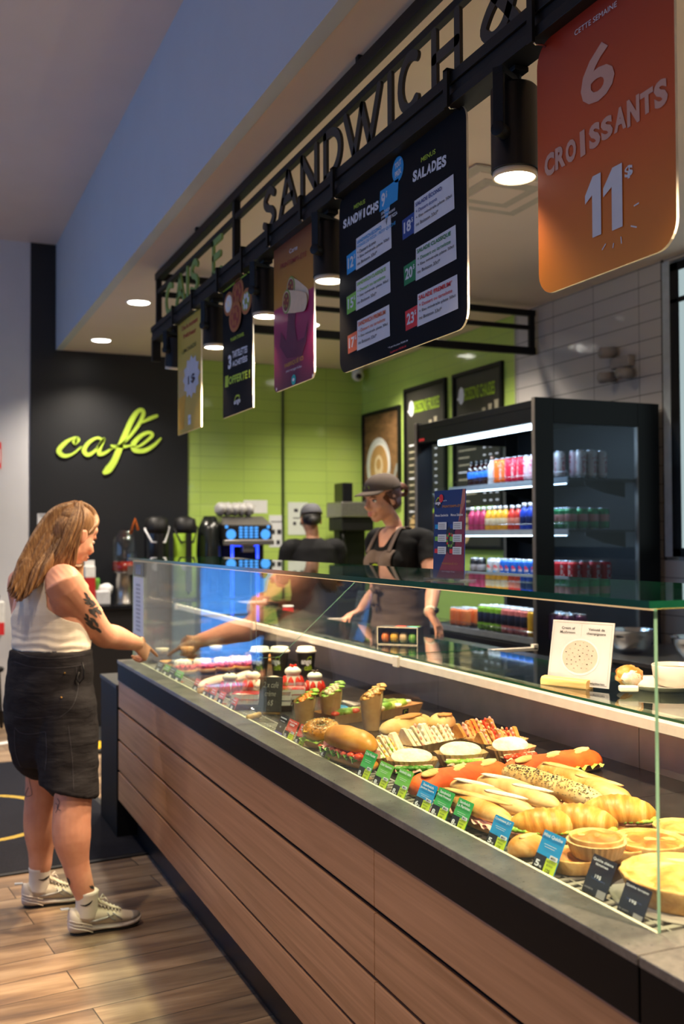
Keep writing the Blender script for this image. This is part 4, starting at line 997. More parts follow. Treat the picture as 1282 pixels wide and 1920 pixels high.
CHALK = M('dark_menu_ground', '2c2a24', .5, 0, .2, 3)
def menu(title, cols):
    def d(f, m):
        f.text(m, title, f.w*.22, f.h*.85, f.w*.88, f.h*.925, 0, .012)
        f.disc(m, f.w*.14, f.h*.885, .045, 1, 1, .07, 8); f.stroke(m, [(f.w*.06, f.h*.87), (f.w*.14, f.h*.86)], .02, 1)
        for i in range(cols): f.poly(m, [(f.w*(.62+.13*i)+a, f.h*.74+b) for a, b in ((0, 0), (.03+.004*i, 0), (.04+.005*i, .06+.02*i), (-.01, .06+.02*i))], 2, 1); f.rect(m, f.w*(.60+.13*i), f.h*.70, f.w*(.70+.13*i), f.h*.72, 1)
        for r_ in range(14):
            v = f.h*(.64-.043*r_); f.rect(m, f.w*.07, v, f.w*(.07+.25+.15*((r_*7) % 3)/2), v+.012, 2 if r_ % 5 else 1)
            for i in range(cols): f.rect(m, f.w*(.62+.13*i), v, f.w*(.68+.13*i), v+.012, 1)
        f.disc(m, f.w*.2, f.h*.1, .09, 3, 1, .12, 12); f.rect(m, f.w*.4, f.h*.2, f.w*.85, f.h*.225, 0)
        return [M('lime_chalk', '9fc22a', .6), WPRINT, M('beige_print', 'a8a088', .6), M('sand_print', 'b59a68', .6)]
    return d
poster('framed black drinks menu in the middle of the green wall', 7.83, 7.10, 1.40, 2.765, CHALK, menu('BOISSONS FROIDES', 2))
poster('framed black drinks menu nearest the white tiles', 6.985, 6.265, 1.40, 2.765, CHALK, menu('BOISSONS CHAUDES', 3))
o = thing('security_camera', 'white dome security camera under the ceiling at the green corner', 'camera', (3.86, 8.62, ZL))
build(MB().lathe((3.86, 8.62, ZL), [(.06, 0), (.06, -.03), (.05, -.04)][::-1], 20).ell((3.86, 8.60, ZL-.075), (.055, .06, .055)), 'housing', WHITE, o)
build(MB().ell((3.85, 8.555, ZL-.09), (.03, .025, .03)), 'lens', BLACKG, o)
p = P(1172, 672, 'X', XR)
o = thing('emergency_light', 'white twin-head emergency light on the white tiles', 'emergency light', (XR, p.y, p.z))
build(MB().bx(XR-.05, XR, p.y-.09, p.y+.09, p.z-.06, p.z+.01), 'box', M('cream_plastic', 'a49a92', .5), o, bevel=.008)
for s, dz in ((.08, .05), (-.07, -.10), (.09, -.10)): build(MB().cyl((XR-.02, p.y+s, p.z+dz), (XR-.11, p.y+s*1.1, p.z+dz-.01), .034, 18).cyl((XR-.1, p.y+s*1.1, p.z+dz-.01), (XR-.112, p.y+s*1.1, p.z+dz-.011), .026, 18), 'lamp_head', M('cream_plastic', 'a49a92', .5), o)
# aisle floor things
t = NT('charcoal_mat_pile'); t.set(.95, 0, .1); n1 = t.noise(t.coord(), 260, 2); r = t.ramp([(.3, srgb('15161b')), (.7, srgb('262730'))]); t.l(n1, 'Fac', r, 'Fac'); t.l(r, 'Color', t.p, 'Base Color'); t.bump(n1, 'Fac', .6, .004)
o = thing('floor_mat', 'black entrance mat with a yellow ring, beside the shopper', 'mat', (0, 5.8, 0)); o.rotation_euler = (0, 0, radians(4.5))
build(MB().bx(-1.0, 1.02, -1.02, 1.3, .001, .009), 'mat_body', t.m, o, local=True, bevel=.003)
m = MB(); m.bx(-1.03, 1.05, -1.05, -1.0, .0008, .007).bx(-1.03, -.98, -1.05, 1.33, .0008, .007).bx(1.0, 1.05, -1.05, 1.33, .0008, .007).bx(-1.03, 1.05, 1.28, 1.33, .0008, .007)
build(m, 'rubber_border', M('mat_rubber', '101013', .6), o, local=True)
m = MB(); c = o.matrix_basis.inverted() @ P(-40, 1536, 'Z', 0)
ring = arc(c.x, c.y, .40, .50, 0, 2*pi, 48); rin = arc(c.x, c.y, .355, .455, 0, 2*pi, 48)
for i in range(48): m.add([(*ring[i], .0096), (*ring[i+1], .0096), (*rin[i+1], .0096), (*rin[i], .0096)], [(0, 1, 2, 3)])
build(m, 'yellow_ring', M('mat_yellow', '9c8432', .9, 0, .2, 60, .4), o, local=True)
o = thing('threshold_ramp', 'black floor ramp with yellow hazard stripes beyond the mat', 'ramp', (1.0, 7.4, 0))
build(MB().bx(.85, 1.5, 7.2, 8.1, 0, .03), 'ramp_body', M('ramp_black', '121214', .6), o, bevel=.006)
m = MB()
for k in range(4): m.add([(.87+.16*k, 7.24, .0308), (.95+.16*k, 7.24, .0308), (1.02+.16*k, 7.5, .0308), (.94+.16*k, 7.5, .0308)], [(0, 1, 2, 3)])
build(m, 'stripes', M('hazard_yellow', 'd8a818', .6), o)
for lab, px, s in (('white receipt lying on the planks behind the shopper', (10, 1393), .10), ('scrap of white paper at the far edge of the mat', (14, 1455), .07)):
    p = P(*px, 'Z', 0); o = thing('paper_scrap', lab, 'paper', (p.x, p.y, 0), .5, 'papers on the floor')
    m = MB(); n_ = 6
    m.add([((i-3)*s*.45, (j-1)*s*.4, .002+.006*abs(noise.noise(V((i*.6, j*.7, s*30))))+(.009 if False else 0)) for j in range(3) for i in range(n_+1)], [(j*7+i, j*7+i+1, j*7+i+8, j*7+i+7) for j in range(2) for i in range(n_)], 0, True)
    build(m, 'sheet', WHITE, o, local=True)
# wall items at the edge of the aisle
p0, p1 = P(-30, 1192, 'Y', 8.62), P(9, 1128, 'Y', 8.62)
o = thing('sanitizer_dispenser', 'white and red dispenser mounted on the pale wall behind the shopper', 'dispenser', (p1.x-.06, BY, p0.z))
build(MB().bx(p1.x-.13, p1.x, BY-.12, BY-.001, p0.z+.02, p1.z), 'housing', WHITE, o, bevel=.012, seg=3)
build(MB().bx(p1.x-.128, p1.x-.002, BY-.122, BY-.11, p0.z, p0.z+.10), 'red_label', PRED, o, bevel=.003); build(MB().cyl((p1.x-.06, BY-.06, p1.z), (p1.x-.05, BY-.07, p1.z+.05), .02), 'pump', BLACK, o)
p0, p1 = P(-25, 878, 'Y', BY-.02), P(2.5, 829, 'Y', BY-.02)
o = thing('wall_sign', 'small red safety sign high on the pale wall', 'sign', (p1.x-.08, BY, p0.z))
build(MB().bx(p0.x, p1.x, BY-.012, BY-.001, p0.z, p1.z), 'plate', PRED, o, bevel=.002); m = MB(); f = Face((p0.x, BY-.013, p0.z), (1, 0, 0), (0, 0, 1)); f.rect(m, .01, .05, p1.x-p0.x-.008, .16, 0); build(m, 'print', WPRINT, o)
o = thing('folding_stool', 'black metal stool leg near the pale wall', 'stool', (.70, 8.50, 0)); q = o.location.copy()
build(MB().tube([(q.x-.3, q.y, .0), (q.x-.28, q.y, .45), (q.x+.0, q.y, .45), (q.x+.02, q.y, .0)], .012, 8), 'leg', BLACK, o)
build(MB().lathe((q.x-.14, q.y, .45), [(.17, 0), (.18, .015), (.17, .03), (0, .034)], 24), 'seat', BLACK, o)
# prep table and bowls beyond the fridge side, staff aisle
o = thing('prep_table', 'steel prep table against the white tiles, next to the fridge', 'table', (3.55, 3.9, 0))
build(MB().bx(3.2, 3.93, 3.3, 4.5, .88, .90), 'tabletop', STEEL, o, bevel=.003)
build(MB().bx(3.24, 3.9, 4.0, 4.45, .1, .86), 'cabinet', M('grey_cabinet', '50555c', .4, .3), o, bevel=.004)
for x, y in ((3.24, 3.34), (3.88, 3.34), (3.24, 4.46), (3.88, 4.46)): build(MB().cyl((x, y, 0), (x, y, .88), .018), 'leg', STEEL, o)
for lab, x, y, r in (('large steel mixing bowl on the prep table near the fridge', 3.42, 4.22, .12), ('steel mixing bowl stacked toward the near end of the prep table', 3.45, 3.75, .14)):
    o = thing('mixing_bowl', lab, 'bowl', (x, y, .901), 0, 'steel bowls on the prep table')
    build(MB().lathe((x, y, .901), [(r*.4, 0), (r*.75, .03), (r*.97, .09), (r, .12), (r*1.06, .122), (r*.95, .115), (r*.7, .035), (0, .01)], 30), 'bowl_body', CHROME, o)
# open chiller by the left wall (seen mirrored in the case glass)
o = thing('open_chiller', 'open chiller with bright blue-white shelves against the pale wall', 'fridge', (-.35, 8.3, 0))
build(MB().bx(-.75, -.70, 7.95, 8.70, 0, 2.0).bx(-.05, 0, 7.95, 8.70, 0, 2.0).bx(-.70, -.05, 8.64, 8.70, 0, 2.0).bx(-.75, 0, 7.95, 8.7, 1.9, 2.0).bx(-.70, -.05, 7.95, 8.64, 0, .3), 'body', M('chiller_liner', 'b8d4ea', .4), o)
for z in (.45, .85, 1.25): 
    build(MB().bx(-.70, -.05, 8.1, 8.63, z, z+.02), 'shelf', M('chiller_shelf', '9fc0dc', .4), o)
    lamp('chiller_light', 'AREA', (-.375, 8.12, z+.37), 7, (.25, .58, 1), (0, .7, -1), shape='RECTANGLE', size=.6, size_y=.05)
# ------------------------------------------------------------------ price tags along the front rail
TGREEN, TLIME, TBLUE, TRED, TBLK, TYEL, TPUR = [M(n, c, .45, 0, .02) for n, c in (('tag_green', '3fae56'), ('tag_lime', '74c04a'), ('tag_blue', '1597d8'), ('tag_red', 'e2523c'), ('tag_black', '121315'), ('tag_yellow', 'c3dc22'), ('tag_violet', '6c62c4'))]
TGREY = M('tag_grey', '8d8d90', .5)
LEAN = radians(25)
def price_tag(label, bl, br, tl, head, title, price, deal, style='deal'):
    b0, b1 = P(*bl, 'Z', .876), P(*br, 'Z', .876)
    X = max(1.0895, (b0.x+b1.x)/2); y0, y1 = b0.y, b1.y
    o = thing('price_tag', label, 'price tag', (X, (y0+y1)/2, .8735), 0, 'price tags along the case front')
    W_ = V((sin(LEAN), 0, cos(LEAN))); U_ = V((0, -1, 0)); N_ = U_.cross(W_)
    O = V((X, y0, .874)); d = P(*tl, 'Z', .5)-CAM
    if abs(d.dot(N_)) < 1e-6: h = .09
    else: q = CAM+d*((O-CAM).dot(N_)/d.dot(N_)); h = max(.05, min(.115, (q-O).dot(W_)))
    w_ = y0-y1; f = Face(O, U_, W_, .0005)
    m = MB(); m.prism(rrect(0, 0, w_, h, .003), O, U_, W_, -N_, .0012)
    build(m, 'card', [head], o)
    st = MB(); st.bx(X+.002, X+.03, (y0+y1)/2-w_*.3, (y0+y1)/2+w_*.3, .8728, .875); st.add([(X+.002, y0-w_*.2, .875), (X+.002, y1+w_*.2, .875), (X+.012, y1+w_*.2, .9), (X+.012, y0-w_*.2, .9)], [(0, 1, 2, 3)])
    build(st, 'stand', THIN, o)
    k = MB(); mats = [WPRINT, TBLK, TYEL, PDARK, TPUR, TGREY]
    if style == 'deal':
        f.rect(k, 0, 0, w_*.5, h*.40, 1, 1); f.rect(k, w_*.5, 0, w_, h*.38, 2, 1); f.rect(k, w_*.62, h*.37, w_*.97, h*.48, 0, 2, .002)
        f.text(k, price, w_*.10, h*.09, w_*.30, h*.26, 0, .04, lv=3); f.text(k, '95', w_*.32, h*.09, w_*.42, h*.15, 0, .03, lv=3)
        f.text(k, deal, w_*.62, h*.03, w_*.82, h*.14, 3, .02, lv=3); f.text(k, 'SANDWICH', w_*.55, h*.29, w_*.94, h*.34, 3, .02, lv=3); f.text(k, 'ÉCONO', w_*.6, h*.20, w_*.88, h*.25, 3, .02, lv=3); f.text(k, 'MENU', w_*.68, h*.395, w_*.9, h*.45, 3, .02, lv=3)
        n = len(title)
        for i, s in enumerate(title):
            v = h*(.84-.13*i); g = min(.86, .085*len(s)); f.text(k, s, w_*(.5-g/2), v, w_*(.5+g/2), v+h*.10, 0, .03, lv=3)
        for i in range(2): f.rect(k, w_*(.22+.05*i), h*(.80-.13*n-.06*i), w_*(.78-.05*i), h*(.80-.13*n-.06*i)+h*.012, 0, 3)
    elif style == 'black':
        for i, s in enumerate(title): v = h*(.84-.11*i); g = min(.86, .075*len(s)); f.text(k, s, w_*(.5-g/2), v, w_*(.5+g/2), v+h*.085, 0, .02, lv=3)
        f.text(k, price, w_*.36, h*.42, w_*.62, h*.53, 0, .02, lv=3); f.rect(k, w_*.62, 0, w_*.97, h*.20, 5, 1)
        f.text(k, deal, w_*.08, h*.12, w_*.45, h*.18, 5, .01, lv=3)
    elif style == 'violet':
        f.rect(k, 0, 0, w_, h*.16, 4, 1); f.rect(k, w_*.1, h*.81, w_*.9, h*.86, 0, 3); f.rect(k, w_*.2, h*.68, w_*.8, h*.70, 0, 3); f.text(k, price, w_*.42, h*.36, w_*.58, h*.46, 0, .03, lv=3); f.rect(k, w_*.1, h*.05, w_*.8, h*.09, 0, 3)
    else:
        f.rect(k, 0, 0, w_, h*.45, 1, 1); f.rect(k, w_*.34, h*.10, w_*.66, h*.34, 0, 3)
        for i, s in enumerate(title): f.rect(k, w_*.2, h*(.76-.17*i), w_*.8, h*(.82-.17*i), 0, 3)
    build(k, 'print', mats, o)
for a in (
 ('black price tag nearest the case corner, in front of the large quiche', (1154, 1706), (1203, 1731), (1153.5, 1639), TBLK, ['Quiche lorraine'], '19$', 'la part', 'black'),
 ('black leaning price tag between the blue tag and the large quiche', (1086, 1667), (1136, 1688), (1117, 1601), TBLK, ['Quiche chèvre', 'légumes'], '19$', 'entière', 'black'),
 ('blue price tag in front of the small quiches', (996, 1624), (1035, 1645), (1021.5, 1554.6), TBLUE, ['Mini Quiche'], '5', '12$'),
 ('blue price tag in front of the croissant sandwiches', (907, 1580), (944.5, 1597), (918, 1521), TBLUE, ['Croissant JLT'], '5', '12$'),
 ('green price tag in front of the ham roll with pointed ends', (837, 1546), (866, 1560), (848.4, 1488.4), TGREEN, ['Sandwich', 'Le Parisien'], '8', '15$'),
 ('green price tag squeezed beside the blue tag, before the pale baguettes', (803.5, 1526), (831, 1541), (812, 1469.7), TGREEN, ['Sandwich', 'Poulet Provençal'], '8', '15$'),
 ('blue price tag in front of the paprika-red baguette', (770, 1510), (798.5, 1525), (781, 1457), TBLUE, ['Sandwich', 'Jambon beurre'], '6', '12$'),
 ('lime price tag in front of the club sandwich with lettuce', (727, 1488), (750, 1501), (751, 1438.5), TLIME, ['Sandwich Italie'], '8', '15$'),
 ('lime price tag in front of the pale club sandwich wedges', (693.7, 1470), (713.6, 1483), (710, 1423.5), TLIME, ['Club Saumon'], '8', '15$'),
 ('deep green price tag between the large bun and the club sandwiches', (667, 1454), (687.4, 1465), (683.7, 1403.6), TGREEN, ['Club Poulet'], '8', '15$'),
 ('green price tag in front of the big bun sandwich and the bagel', (594.8, 1418), (611, 1428), (611, 1374.7), TGREEN, ['Sandwich', 'Le Bagel'], '8', '15$'),
 ('red price tag closest to the seeded bagel', (545, 1393), (561, 1402), (554.9, 1352), TRED, ['Sandwich', 'Falafel'], '10', '16$'),
 ('red price tag beside the dark tag with a violet foot', (524.4, 1382), (541, 1391), (536, 1343.5), TRED, ['Wrap Poulet', 'caesar'], '10', '16$'),
 ('dark price tag with a violet foot beside the clear stand', (508.7, 1374), (521, 1381), (522.4, 1334.8), TBLK, ['DESSERT'], '6$', 'Végétarien', 'violet'),
 ('small red and black tag by the boxed cake slice', (421.7, 1329), (434, 1334), (427, 1306), TRED, ['Gâteau', 'fraise'], '6', '', 'small'),
 ('small red and black tag second from the boxed cake slice', (402, 1317), (412, 1322), (406, 1294), TRED, ['Chou', 'fraise'], '7', '', 'small'),
 ('small red and black tag third from the boxed cake slice', (384.8, 1309), (396, 1314), (389, 1286.5), TRED, ['Éclair', 'rose'], '6', '', 'small'),
 ('small red and black tag fourth from the boxed cake slice', (371.5, 1302), (381, 1307), (375, 1280), TRED, ['Éclair', 'vanille'], '6', '', 'small'),
 ('small red and black tag next to the strawberry tarts', (359, 1292), (369, 1297), (363.6, 1269), TRED, ['Tarte', 'fraise'], '7', '', 'small'),
 ('small green and black tag next to the strawberry tarts', (322, 1274), (334, 1281), (326, 1256), TLIME, ['Tarte', 'citron'], '5', '', 'small'),
 ('small black tag between two small green tags', (313, 1268), (321, 1274), (317, 1251), TBLK, ['Éclair', 'café'], '5', '', 'small'),
 ('small green and black tag second from the pointing hand', (301, 1263), (311, 1269), (306, 1246), TLIME, ['Flan', 'nature'], '4', '', 'small'),
 ('small black tag nearest the pointing hand', (289, 1256), (299, 1262), (294, 1239), TBLK, ['Tiramisu', 'pot'], '5', '', 'small')):
    price_tag(*a)

# ------------------------------------------------------------------ food materials
CRUST = food('golden_crust', ['9c561a', 'cb8636', 'e2b272', 'edd0a0'], 9, .5, .35, dist=.8)
CRUSTP = food('pale_crust', ['b8803c', 'dcb276', 'ecd6b0'], 8, .55, .3, dist=.6)
CRUSTB = food('bun_crust', ['a8601c', 'd08a36', 'e6b468'], 7, .38, .2)
CRUMB = food('bread_crumb', ['e2cca4', 'eee0c6', 'f6eee0'], 60, .8, .6, bd=.003)
PAPRIKA = food('paprika_crust', ['b03a10', 'd9561c', 'e8742c'], 14, .6, .4)
FLAKY = food('croissant_crust', ['8f4c12', 'c47c28', 'dea04a', 'ecc684'], 9, .42, .5, stretch=(3.5, .6, 1), dist=1)
TOAST = food('toast_mark', ['8a4f18', 'b5742c', 'dca860'], 12, .6, .4)
HAM = food('ham_slice', ['d98a7c', 'e8a898', 'f0c0b0'], 25, .4, .2)
TURK = food('turkey_slice', ['d9b08a', 'e8c8a4', 'f0d8bc'], 25, .45, .2)
LETT = food('lettuce_leaf', ['5f8f20', '8fb83a', 'c4d878'], 18, .45, .5)
CUKE = food('dark_greens', ['274f14', '3f7a22', '6fa040'], 24, .4, .4)
TOM = food('tomato_flesh', ['b32a12', 'd8482a', 'e2644a'], 20, .25, .2)
CHEESE = food('yellow_cheese', ['e6a828', 'f0bf48', 'f6d47a'], 12, .4, .15)
FILL = food('chicken_filling', ['a8642a', 'd09050', 'e8c494', 'c85a34'], 38, .5, .9, bd=.006)
KRAFT = food('kraft_paper', ['b98a5c', 'c79a6a', 'cfa678'], 30, .75, .1)
PAPER = food('pleated_paper', ['b88a58', 'cfa878', 'dcbc90'], 25, .7, .2)
CREAM = food('whipped_cream', ['f4ead8', 'fbf5ea', 'fffaf2'], 20, .45, .15, sss=.1)
PINKC = food('pink_icing', ['e8c0ac', 'f4d6c6', 'fae6da'], 15, .35, .1, sss=.1)
STRAW = food('strawberry', ['b3140e', 'd8281a', 'e8503a'], 60, .25, .4)
GELEE = M('red_glaze', 'c01a14', .08, 0, .2, 30)
CHOC = food('chocolate', ['2a1610', '3f2418', '553420'], 20, .3, .2)
YELC = food('lemon_curd', ['cf8420', 'e0a040', 'e8b860'], 20, .2, .2)
QUI = food('quiche_custard', ['8f4f18', 'cb8c3c', 'e2b878', 'ecd8ac'], 11, .45, .6, bd=.004)
QUIO = food('browned_quiche', ['84400f', 'bf7028', 'e0a24e'], 16, .5, .7, bd=.004)
SHORT = food('shortcrust', ['b98442', 'd8aa66', 'e6c48c'], 30, .7, .5)
SEED = M('black_seeds', '1a1714', .5); SEEDP = M('pale_seeds', 'd8c48c', .5)
ONION = M('red_onion', '7a2a5c', .4)

def nz(p, s, a): return noise.noise(V(p)*s)*a
def loaf(m, L, W, H, mi=0, c=(0, 0, 0), p=3.2, flat=.32, taper=0, bend=0, ny=18, nx=22, bump=.02, seed=0, tilt=None):
    c = V(c); rings = []
    for i in range(nx+1):
        t = -1+2*i/nx; t = max(-.995, min(.995, t*(1.0)))
        t = sin(t*pi/2)*.999
        s = (1-abs(t)**p)**(1/2)*(1-taper*abs(t))
        ring = []
        for j in range(ny):
            a = 2*pi*j/ny
            y, z = W/2*cos(a)*s, 0
            sa = sin(a); hb = H*flat
            z = hb+(H-hb)*sa*s if sa > 0 else hb+hb*sa*(s**.4)
            q = V((t*L/2, y+bend*(t*t-.5)*L, z))
            k = 1+nz((q.x*9+seed*3.1, q.y*9, q.z*9), 2.2, bump*2.5)+nz((q.x+seed, q.y, q.z), 60, bump*.5)
            q = V((q.x, y*k+bend*(t*t-.5)*L, z*k if z > .004 else z))
            if tilt: q = tilt @ q
            ring.append(q+c)
        rings.append(ring)
    return m.loft(rings, mi, True, True)
def ruffle(m, L, W, z, mi, amp=.008, n=30, seed=0, c=(0, 0), th=.002, side=-1):
    """wavy leaf edge sticking out along one long side"""
    vs = []; 
    for i in range(n+1):
        x = -L/2+L*i/n
        for j in range(4):
            y = side*(W*.25+W*.34*j/3); k = j/3
            vs.append((x+c[0], y+c[1]+nz((x*40+seed, j, 1), 1, amp*.8)*k, z+amp*k*sin(x*190+seed)*.8+nz((x*70, seed, j), 1, amp)*k-.004*k))
    fs = [(i*4+j, i*4+j+1, (i+1)*4+j+1, (i+1)*4+j) for i in range(n) for j in range(3)]
    return m.add(vs, fs, mi, True)
def chunk(m, c, r, mi, seed=0, f=(1, 1, .7), rough=.35):
    return m.ell(c, (r*f[0], r*f[1], r*f[2]), mi, 10, 7, None, lambda d, q: q*(1+rough*noise.noise(d*1.7+V((seed*1.3, seed, 0)))))
def slashes(m, L, W, H, n, mi, ang=.5, wd=.35, z=.0):
    for i in range(n):
        x = -L/2+L*(i+.5)/n
        R_ = Matrix.Translation((x, 0, H*.90+z)) @ Matrix.Rotation(ang, 4, 'Z')
        m.ell((0, 0, 0), (L/n*.52, W*wd, H*.12), mi, 16, 6, R_, lambda d, q: q*(1+.12*noise.noise(d*3)))
def seat(o, px, py, z=ZD, rz=0): p = P(px, py, 'Z', z); o.location = (p.x, p.y, z); o.rotation_euler = (0, 0, rz); return o
def span(a, b, z):
    """base point, heading and length of a long thing whose two ends show at pixels a and b, z above the deck"""
    p, q = P(*a, 'Z', ZD+z), P(*b, 'Z', ZD+z); d = q-p
    return (p+q)/2, atan2(d.y, d.x), d.length
def long_thing(name, label, cat, a, b, hz, group=None):
    c, an, L = span(a, b, hz); return thing(name, label, cat, (c.x, c.y, ZD+.0005), an, group), L

# --- baguettes
for lab, a, b in (('paprika-red baguette lying behind the blue tag, in front of the club sandwiches', (768, 1474), (950, 1440)), ('paprika-red baguette at the back of the deck, behind the seeded loaf', (944, 1446), (1124, 1418))):
    o, L = long_thing('red_baguette', lab, 'bread', a, b, .028, 'paprika baguettes')
    m = MB(); loaf(m, L, .088, .056, 0, p=5, flat=.35, bump=.02, seed=L*50); build(m, 'crust', PAPRIKA, o, local=True)
    m = MB(); slashes(m, L*.86, .07, .056, 3, 0, .42, .26); build(m, 'slash', CRUSTP, o, local=True)
    m = MB(); loaf(m, L*.97, .082, .016, 0, p=5); build(m, 'pale_base', CRUSTP, o, local=True)
    m = MB(); ruffle(m, L*.8, .09, .022, 0, .008); build(m, 'lettuce', LETT, o, local=True)
def sandwich(name, lab, a, b, W, H, group, crust, fill=HAM, lett=None, seeds=0, hz=.028, p=4, taper=0, gap=.012, slash=2, top_tilt=.12, chunks=None):
    o, L = long_thing(name, lab, 'sandwich', a, b, hz, group); sd = random.random()*20
    m = MB(); loaf(m, L*.98, W*.96, H*.40, 0, p=p, flat=.4, taper=taper, seed=sd); build(m, 'bottom_bread', crust, o, local=True)
    T = Matrix.Translation((0, 0, H*.36+gap)) @ Matrix.Rotation(top_tilt, 4, 'X')
    m = MB(); loaf(m, L, W, H*.62, 0, p=p, flat=.18, taper=taper, seed=sd+4, tilt=T); tb = build(m, 'top_bread', crust, o, local=True)
    if slash:
        m = MB(); slashes(m, L*.8, W*.9, H*.62, slash, 0, .22, .17); 
        m.v = [tuple(T @ V(v)) for v in m.v]; build(m, 'slash', CRUSTP if crust is not CRUSTP else CRUMB, tb, local=True)
    if seeds:
        m = MB(); rr = random.Random(3)
        for i in range(seeds):
            x = rr.uniform(-.46, .46)*L; y = rr.gauss(-.08, .22)*W; s = max(0, 1-(abs(2*x/L))**4)**.5; yy = min(.95, abs(2*y/W)/max(s, .1))
            z = H*.62*(.18+.82*sqrt(max(0, 1-yy*yy))*s)+.0008; q = T @ V((x, y, z)); r_ = rr.uniform(0, 3); e = .0036
            m.add([q+V((e*cos(r_), e*sin(r_), 0)), q+V((-e*.4*sin(r_), e*.4*cos(r_), .001)), q-V((e*cos(r_), e*sin(r_), 0)), q+V((e*.4*sin(r_), -e*.4*cos(r_), .001))], [(0, 1, 2, 3)], 0 if rr.random() < .75 else 1)
        build(m, 'seeds', [SEED, SEEDP], tb, local=True)['kind'] = 'stuff'
    if lett is not None:
        m = MB(); ruffle(m, L*.86, W*1.02, H*.42, 0, .010, seed=sd); ruffle(m, L*.7, W*.9, H*.44, 0, .008, seed=sd+3, side=1); build(m, 'lettuce', lett, o, local=True)
    m = MB()
    ruffle(m, L*.84, W*.94, H*.46, 0, .004, seed=sd+9); ruffle(m, L*.84, W*.86, H*.50, 0, .003, seed=sd+12)
    m.bx(-L*.42, L*.42, -W*.36, W*.36, H*.36, H*.36+gap, 0); build(m, 'filling', fill, o, local=True)
    if chunks:
        m = MB()
        for i in range(chunks[0]): chunk(m, (L*(-.42+.84*i/(chunks[0]-1)), -W*.42+R(-.008, .004), H*.44+R(-.004, .006)), R(.009, .014), 0, i)
        build(m, 'filling_pieces', chunks[1], o, local=True)
    return o
GB = 'baguette sandwiches'
sandwich('baguette_sandwich', 'sesame and poppy baguette sandwich filled with chicken, between pale and golden loaves', (946, 1456), (1134, 1520), .062, .060, GB, CRUSTP, FILL, None, 420, .032, 5, 0, .016, 0, .35, (16, FILL))
sandwich('baguette_sandwich', 'golden baguette sandwich lying along the back of the seeded one', (1012, 1450), (1178, 1514), .075, .062, GB, CRUST, HAM, None, 0, .03, 5, 0, .010, 2, .05)
sandwich('baguette_sandwich', 'pale baguette sandwich right in front of the seeded one', (898, 1468), (1048, 1520), .064, .056, GB, CRUSTP, TURK, None, 0, .028, 4, .1, .008, 2)
sandwich('baguette_sandwich', 'pale baguette sandwich behind the ham roll', (848, 1475), (1000, 1534), .062, .054, GB, CRUSTP, TURK, None, 0, .028, 4, .12, .008, 2)
sandwich('baguette_sandwich', 'ham roll with pointed ends behind the two green tags', (838, 1498), (958, 1555), .070, .058, GB, CRUST, HAM, None, 0, .026, 2.6, .15, .010, 1)
sandwich('bun_sandwich', 'large oval bun sandwich with lettuce, ham and tomato next to the bagel', (618, 1392), (702, 1420), .088, .085, None, CRUSTB, HAM, CUKE, 0, .04, 3, 0, .020, 0, .22, (7, TOM))
# panini
for lab, a, b, W in (('toasted panini lying behind the club sandwiches', (718, 1380), (802, 1358), .085), ('smaller toasted panini beside the other, at the back of the deck', (806, 1362), (850, 1366), .10)):
    o = sandwich('panini', lab, a, b, W, .066, 'panini', CRUSTP, TURK, None, 0, .03, 4, 0, .008, 0, .04, (6, FILL))
    L = span(a, b, .03)[2]
    m = MB(); m.ell((0.01, 0, .0705), (L*.30, W*.30, .004), 0, 20, 6, None, lambda d, q: q*(1+.35*noise.noise(d*2.2))); build(m, 'toast_mark', TOAST, o, local=True)
# bagel
o = seat(thing('bagel_sandwich', 'poppy seed bagel stuffed with lettuce, chicken and cheese', 'sandwich'), 604, 1400, ZD+.0005, -.6)
def torus(m, R_, r, z, mi, flat=1.0, n=28, k=12, half=0):
    rings = []
    for i in range(n):
        a = 2*pi*i/n; rings.append([V(((R_+r*cos(b))*cos(a), (R_+r*cos(b))*sin(a), z+max(0 if half else -9, r*flat*sin(b))*1.0)) for b in [2*pi*j/k for j in range(k)]])
    rings.append(rings[0]); return m.loft(rings, mi, True, False)
m = MB(); torus(m, .029, .026, .020, 0, .8); build(m, 'bottom_bagel', CRUSTB, o, local=True)
m = MB(); torus(m, .028, .0285, .056, 0, .72); m.v = [tuple(Matrix.Rotation(.25, 4, 'X') @ V(v)) for v in m.v]; tbg = build(m, 'top_bagel', CRUSTB, o, local=True)
m = MB(); rr = random.Random(5)
for i in range(900):
    a, b = rr.uniform(0, 2*pi), rr.uniform(.1, pi-.1); r_ = .0290
    q = Matrix.Rotation(.25, 4, 'X') @ V(((.028+r_*cos(b))*cos(a), (.028+r_*cos(b))*sin(a), .0562+r_*.735*sin(b))); t_ = rr.uniform(0, 6); e = .0034
    m.add([q+V((e*cos(t_), e*sin(t_), .0005)), q+V((-e*sin(t_)*.6, e*cos(t_)*.6, .0008)), q-V((e*cos(t_), e*sin(t_), 0))], [(0, 1, 2)], 0 if rr.random() < .7 else 1)
build(m, 'seeds', [SEED, SEEDP], tbg, local=True)['kind'] = 'stuff'
m = MB()
for i in range(16):
    a = -pi+i*pi/15; chunk(m, (.050*cos(a), .050*sin(a), .044), .012, 0, i)
build(m, 'chicken_pieces', FILL, o, local=True)
m = MB()
for i in range(24):
    a0, a1 = 2*pi*i/24, 2*pi*(i+1)/24
    q = lambda a, r_, s: ((r_)*cos(a), r_*sin(a), .036+.006*sin(a*9+s)+(-.010 if r_ > .06 else 0))
    m.add([q(a0, .03, 0), q(a1, .03, 0), q(a1, .070+.006*sin(a1*11), 1), q(a0, .070+.006*sin(a0*11), 1)], [(0, 1, 2, 3)], 0, True)
build(m, 'lettuce', LETT, o, local=True)
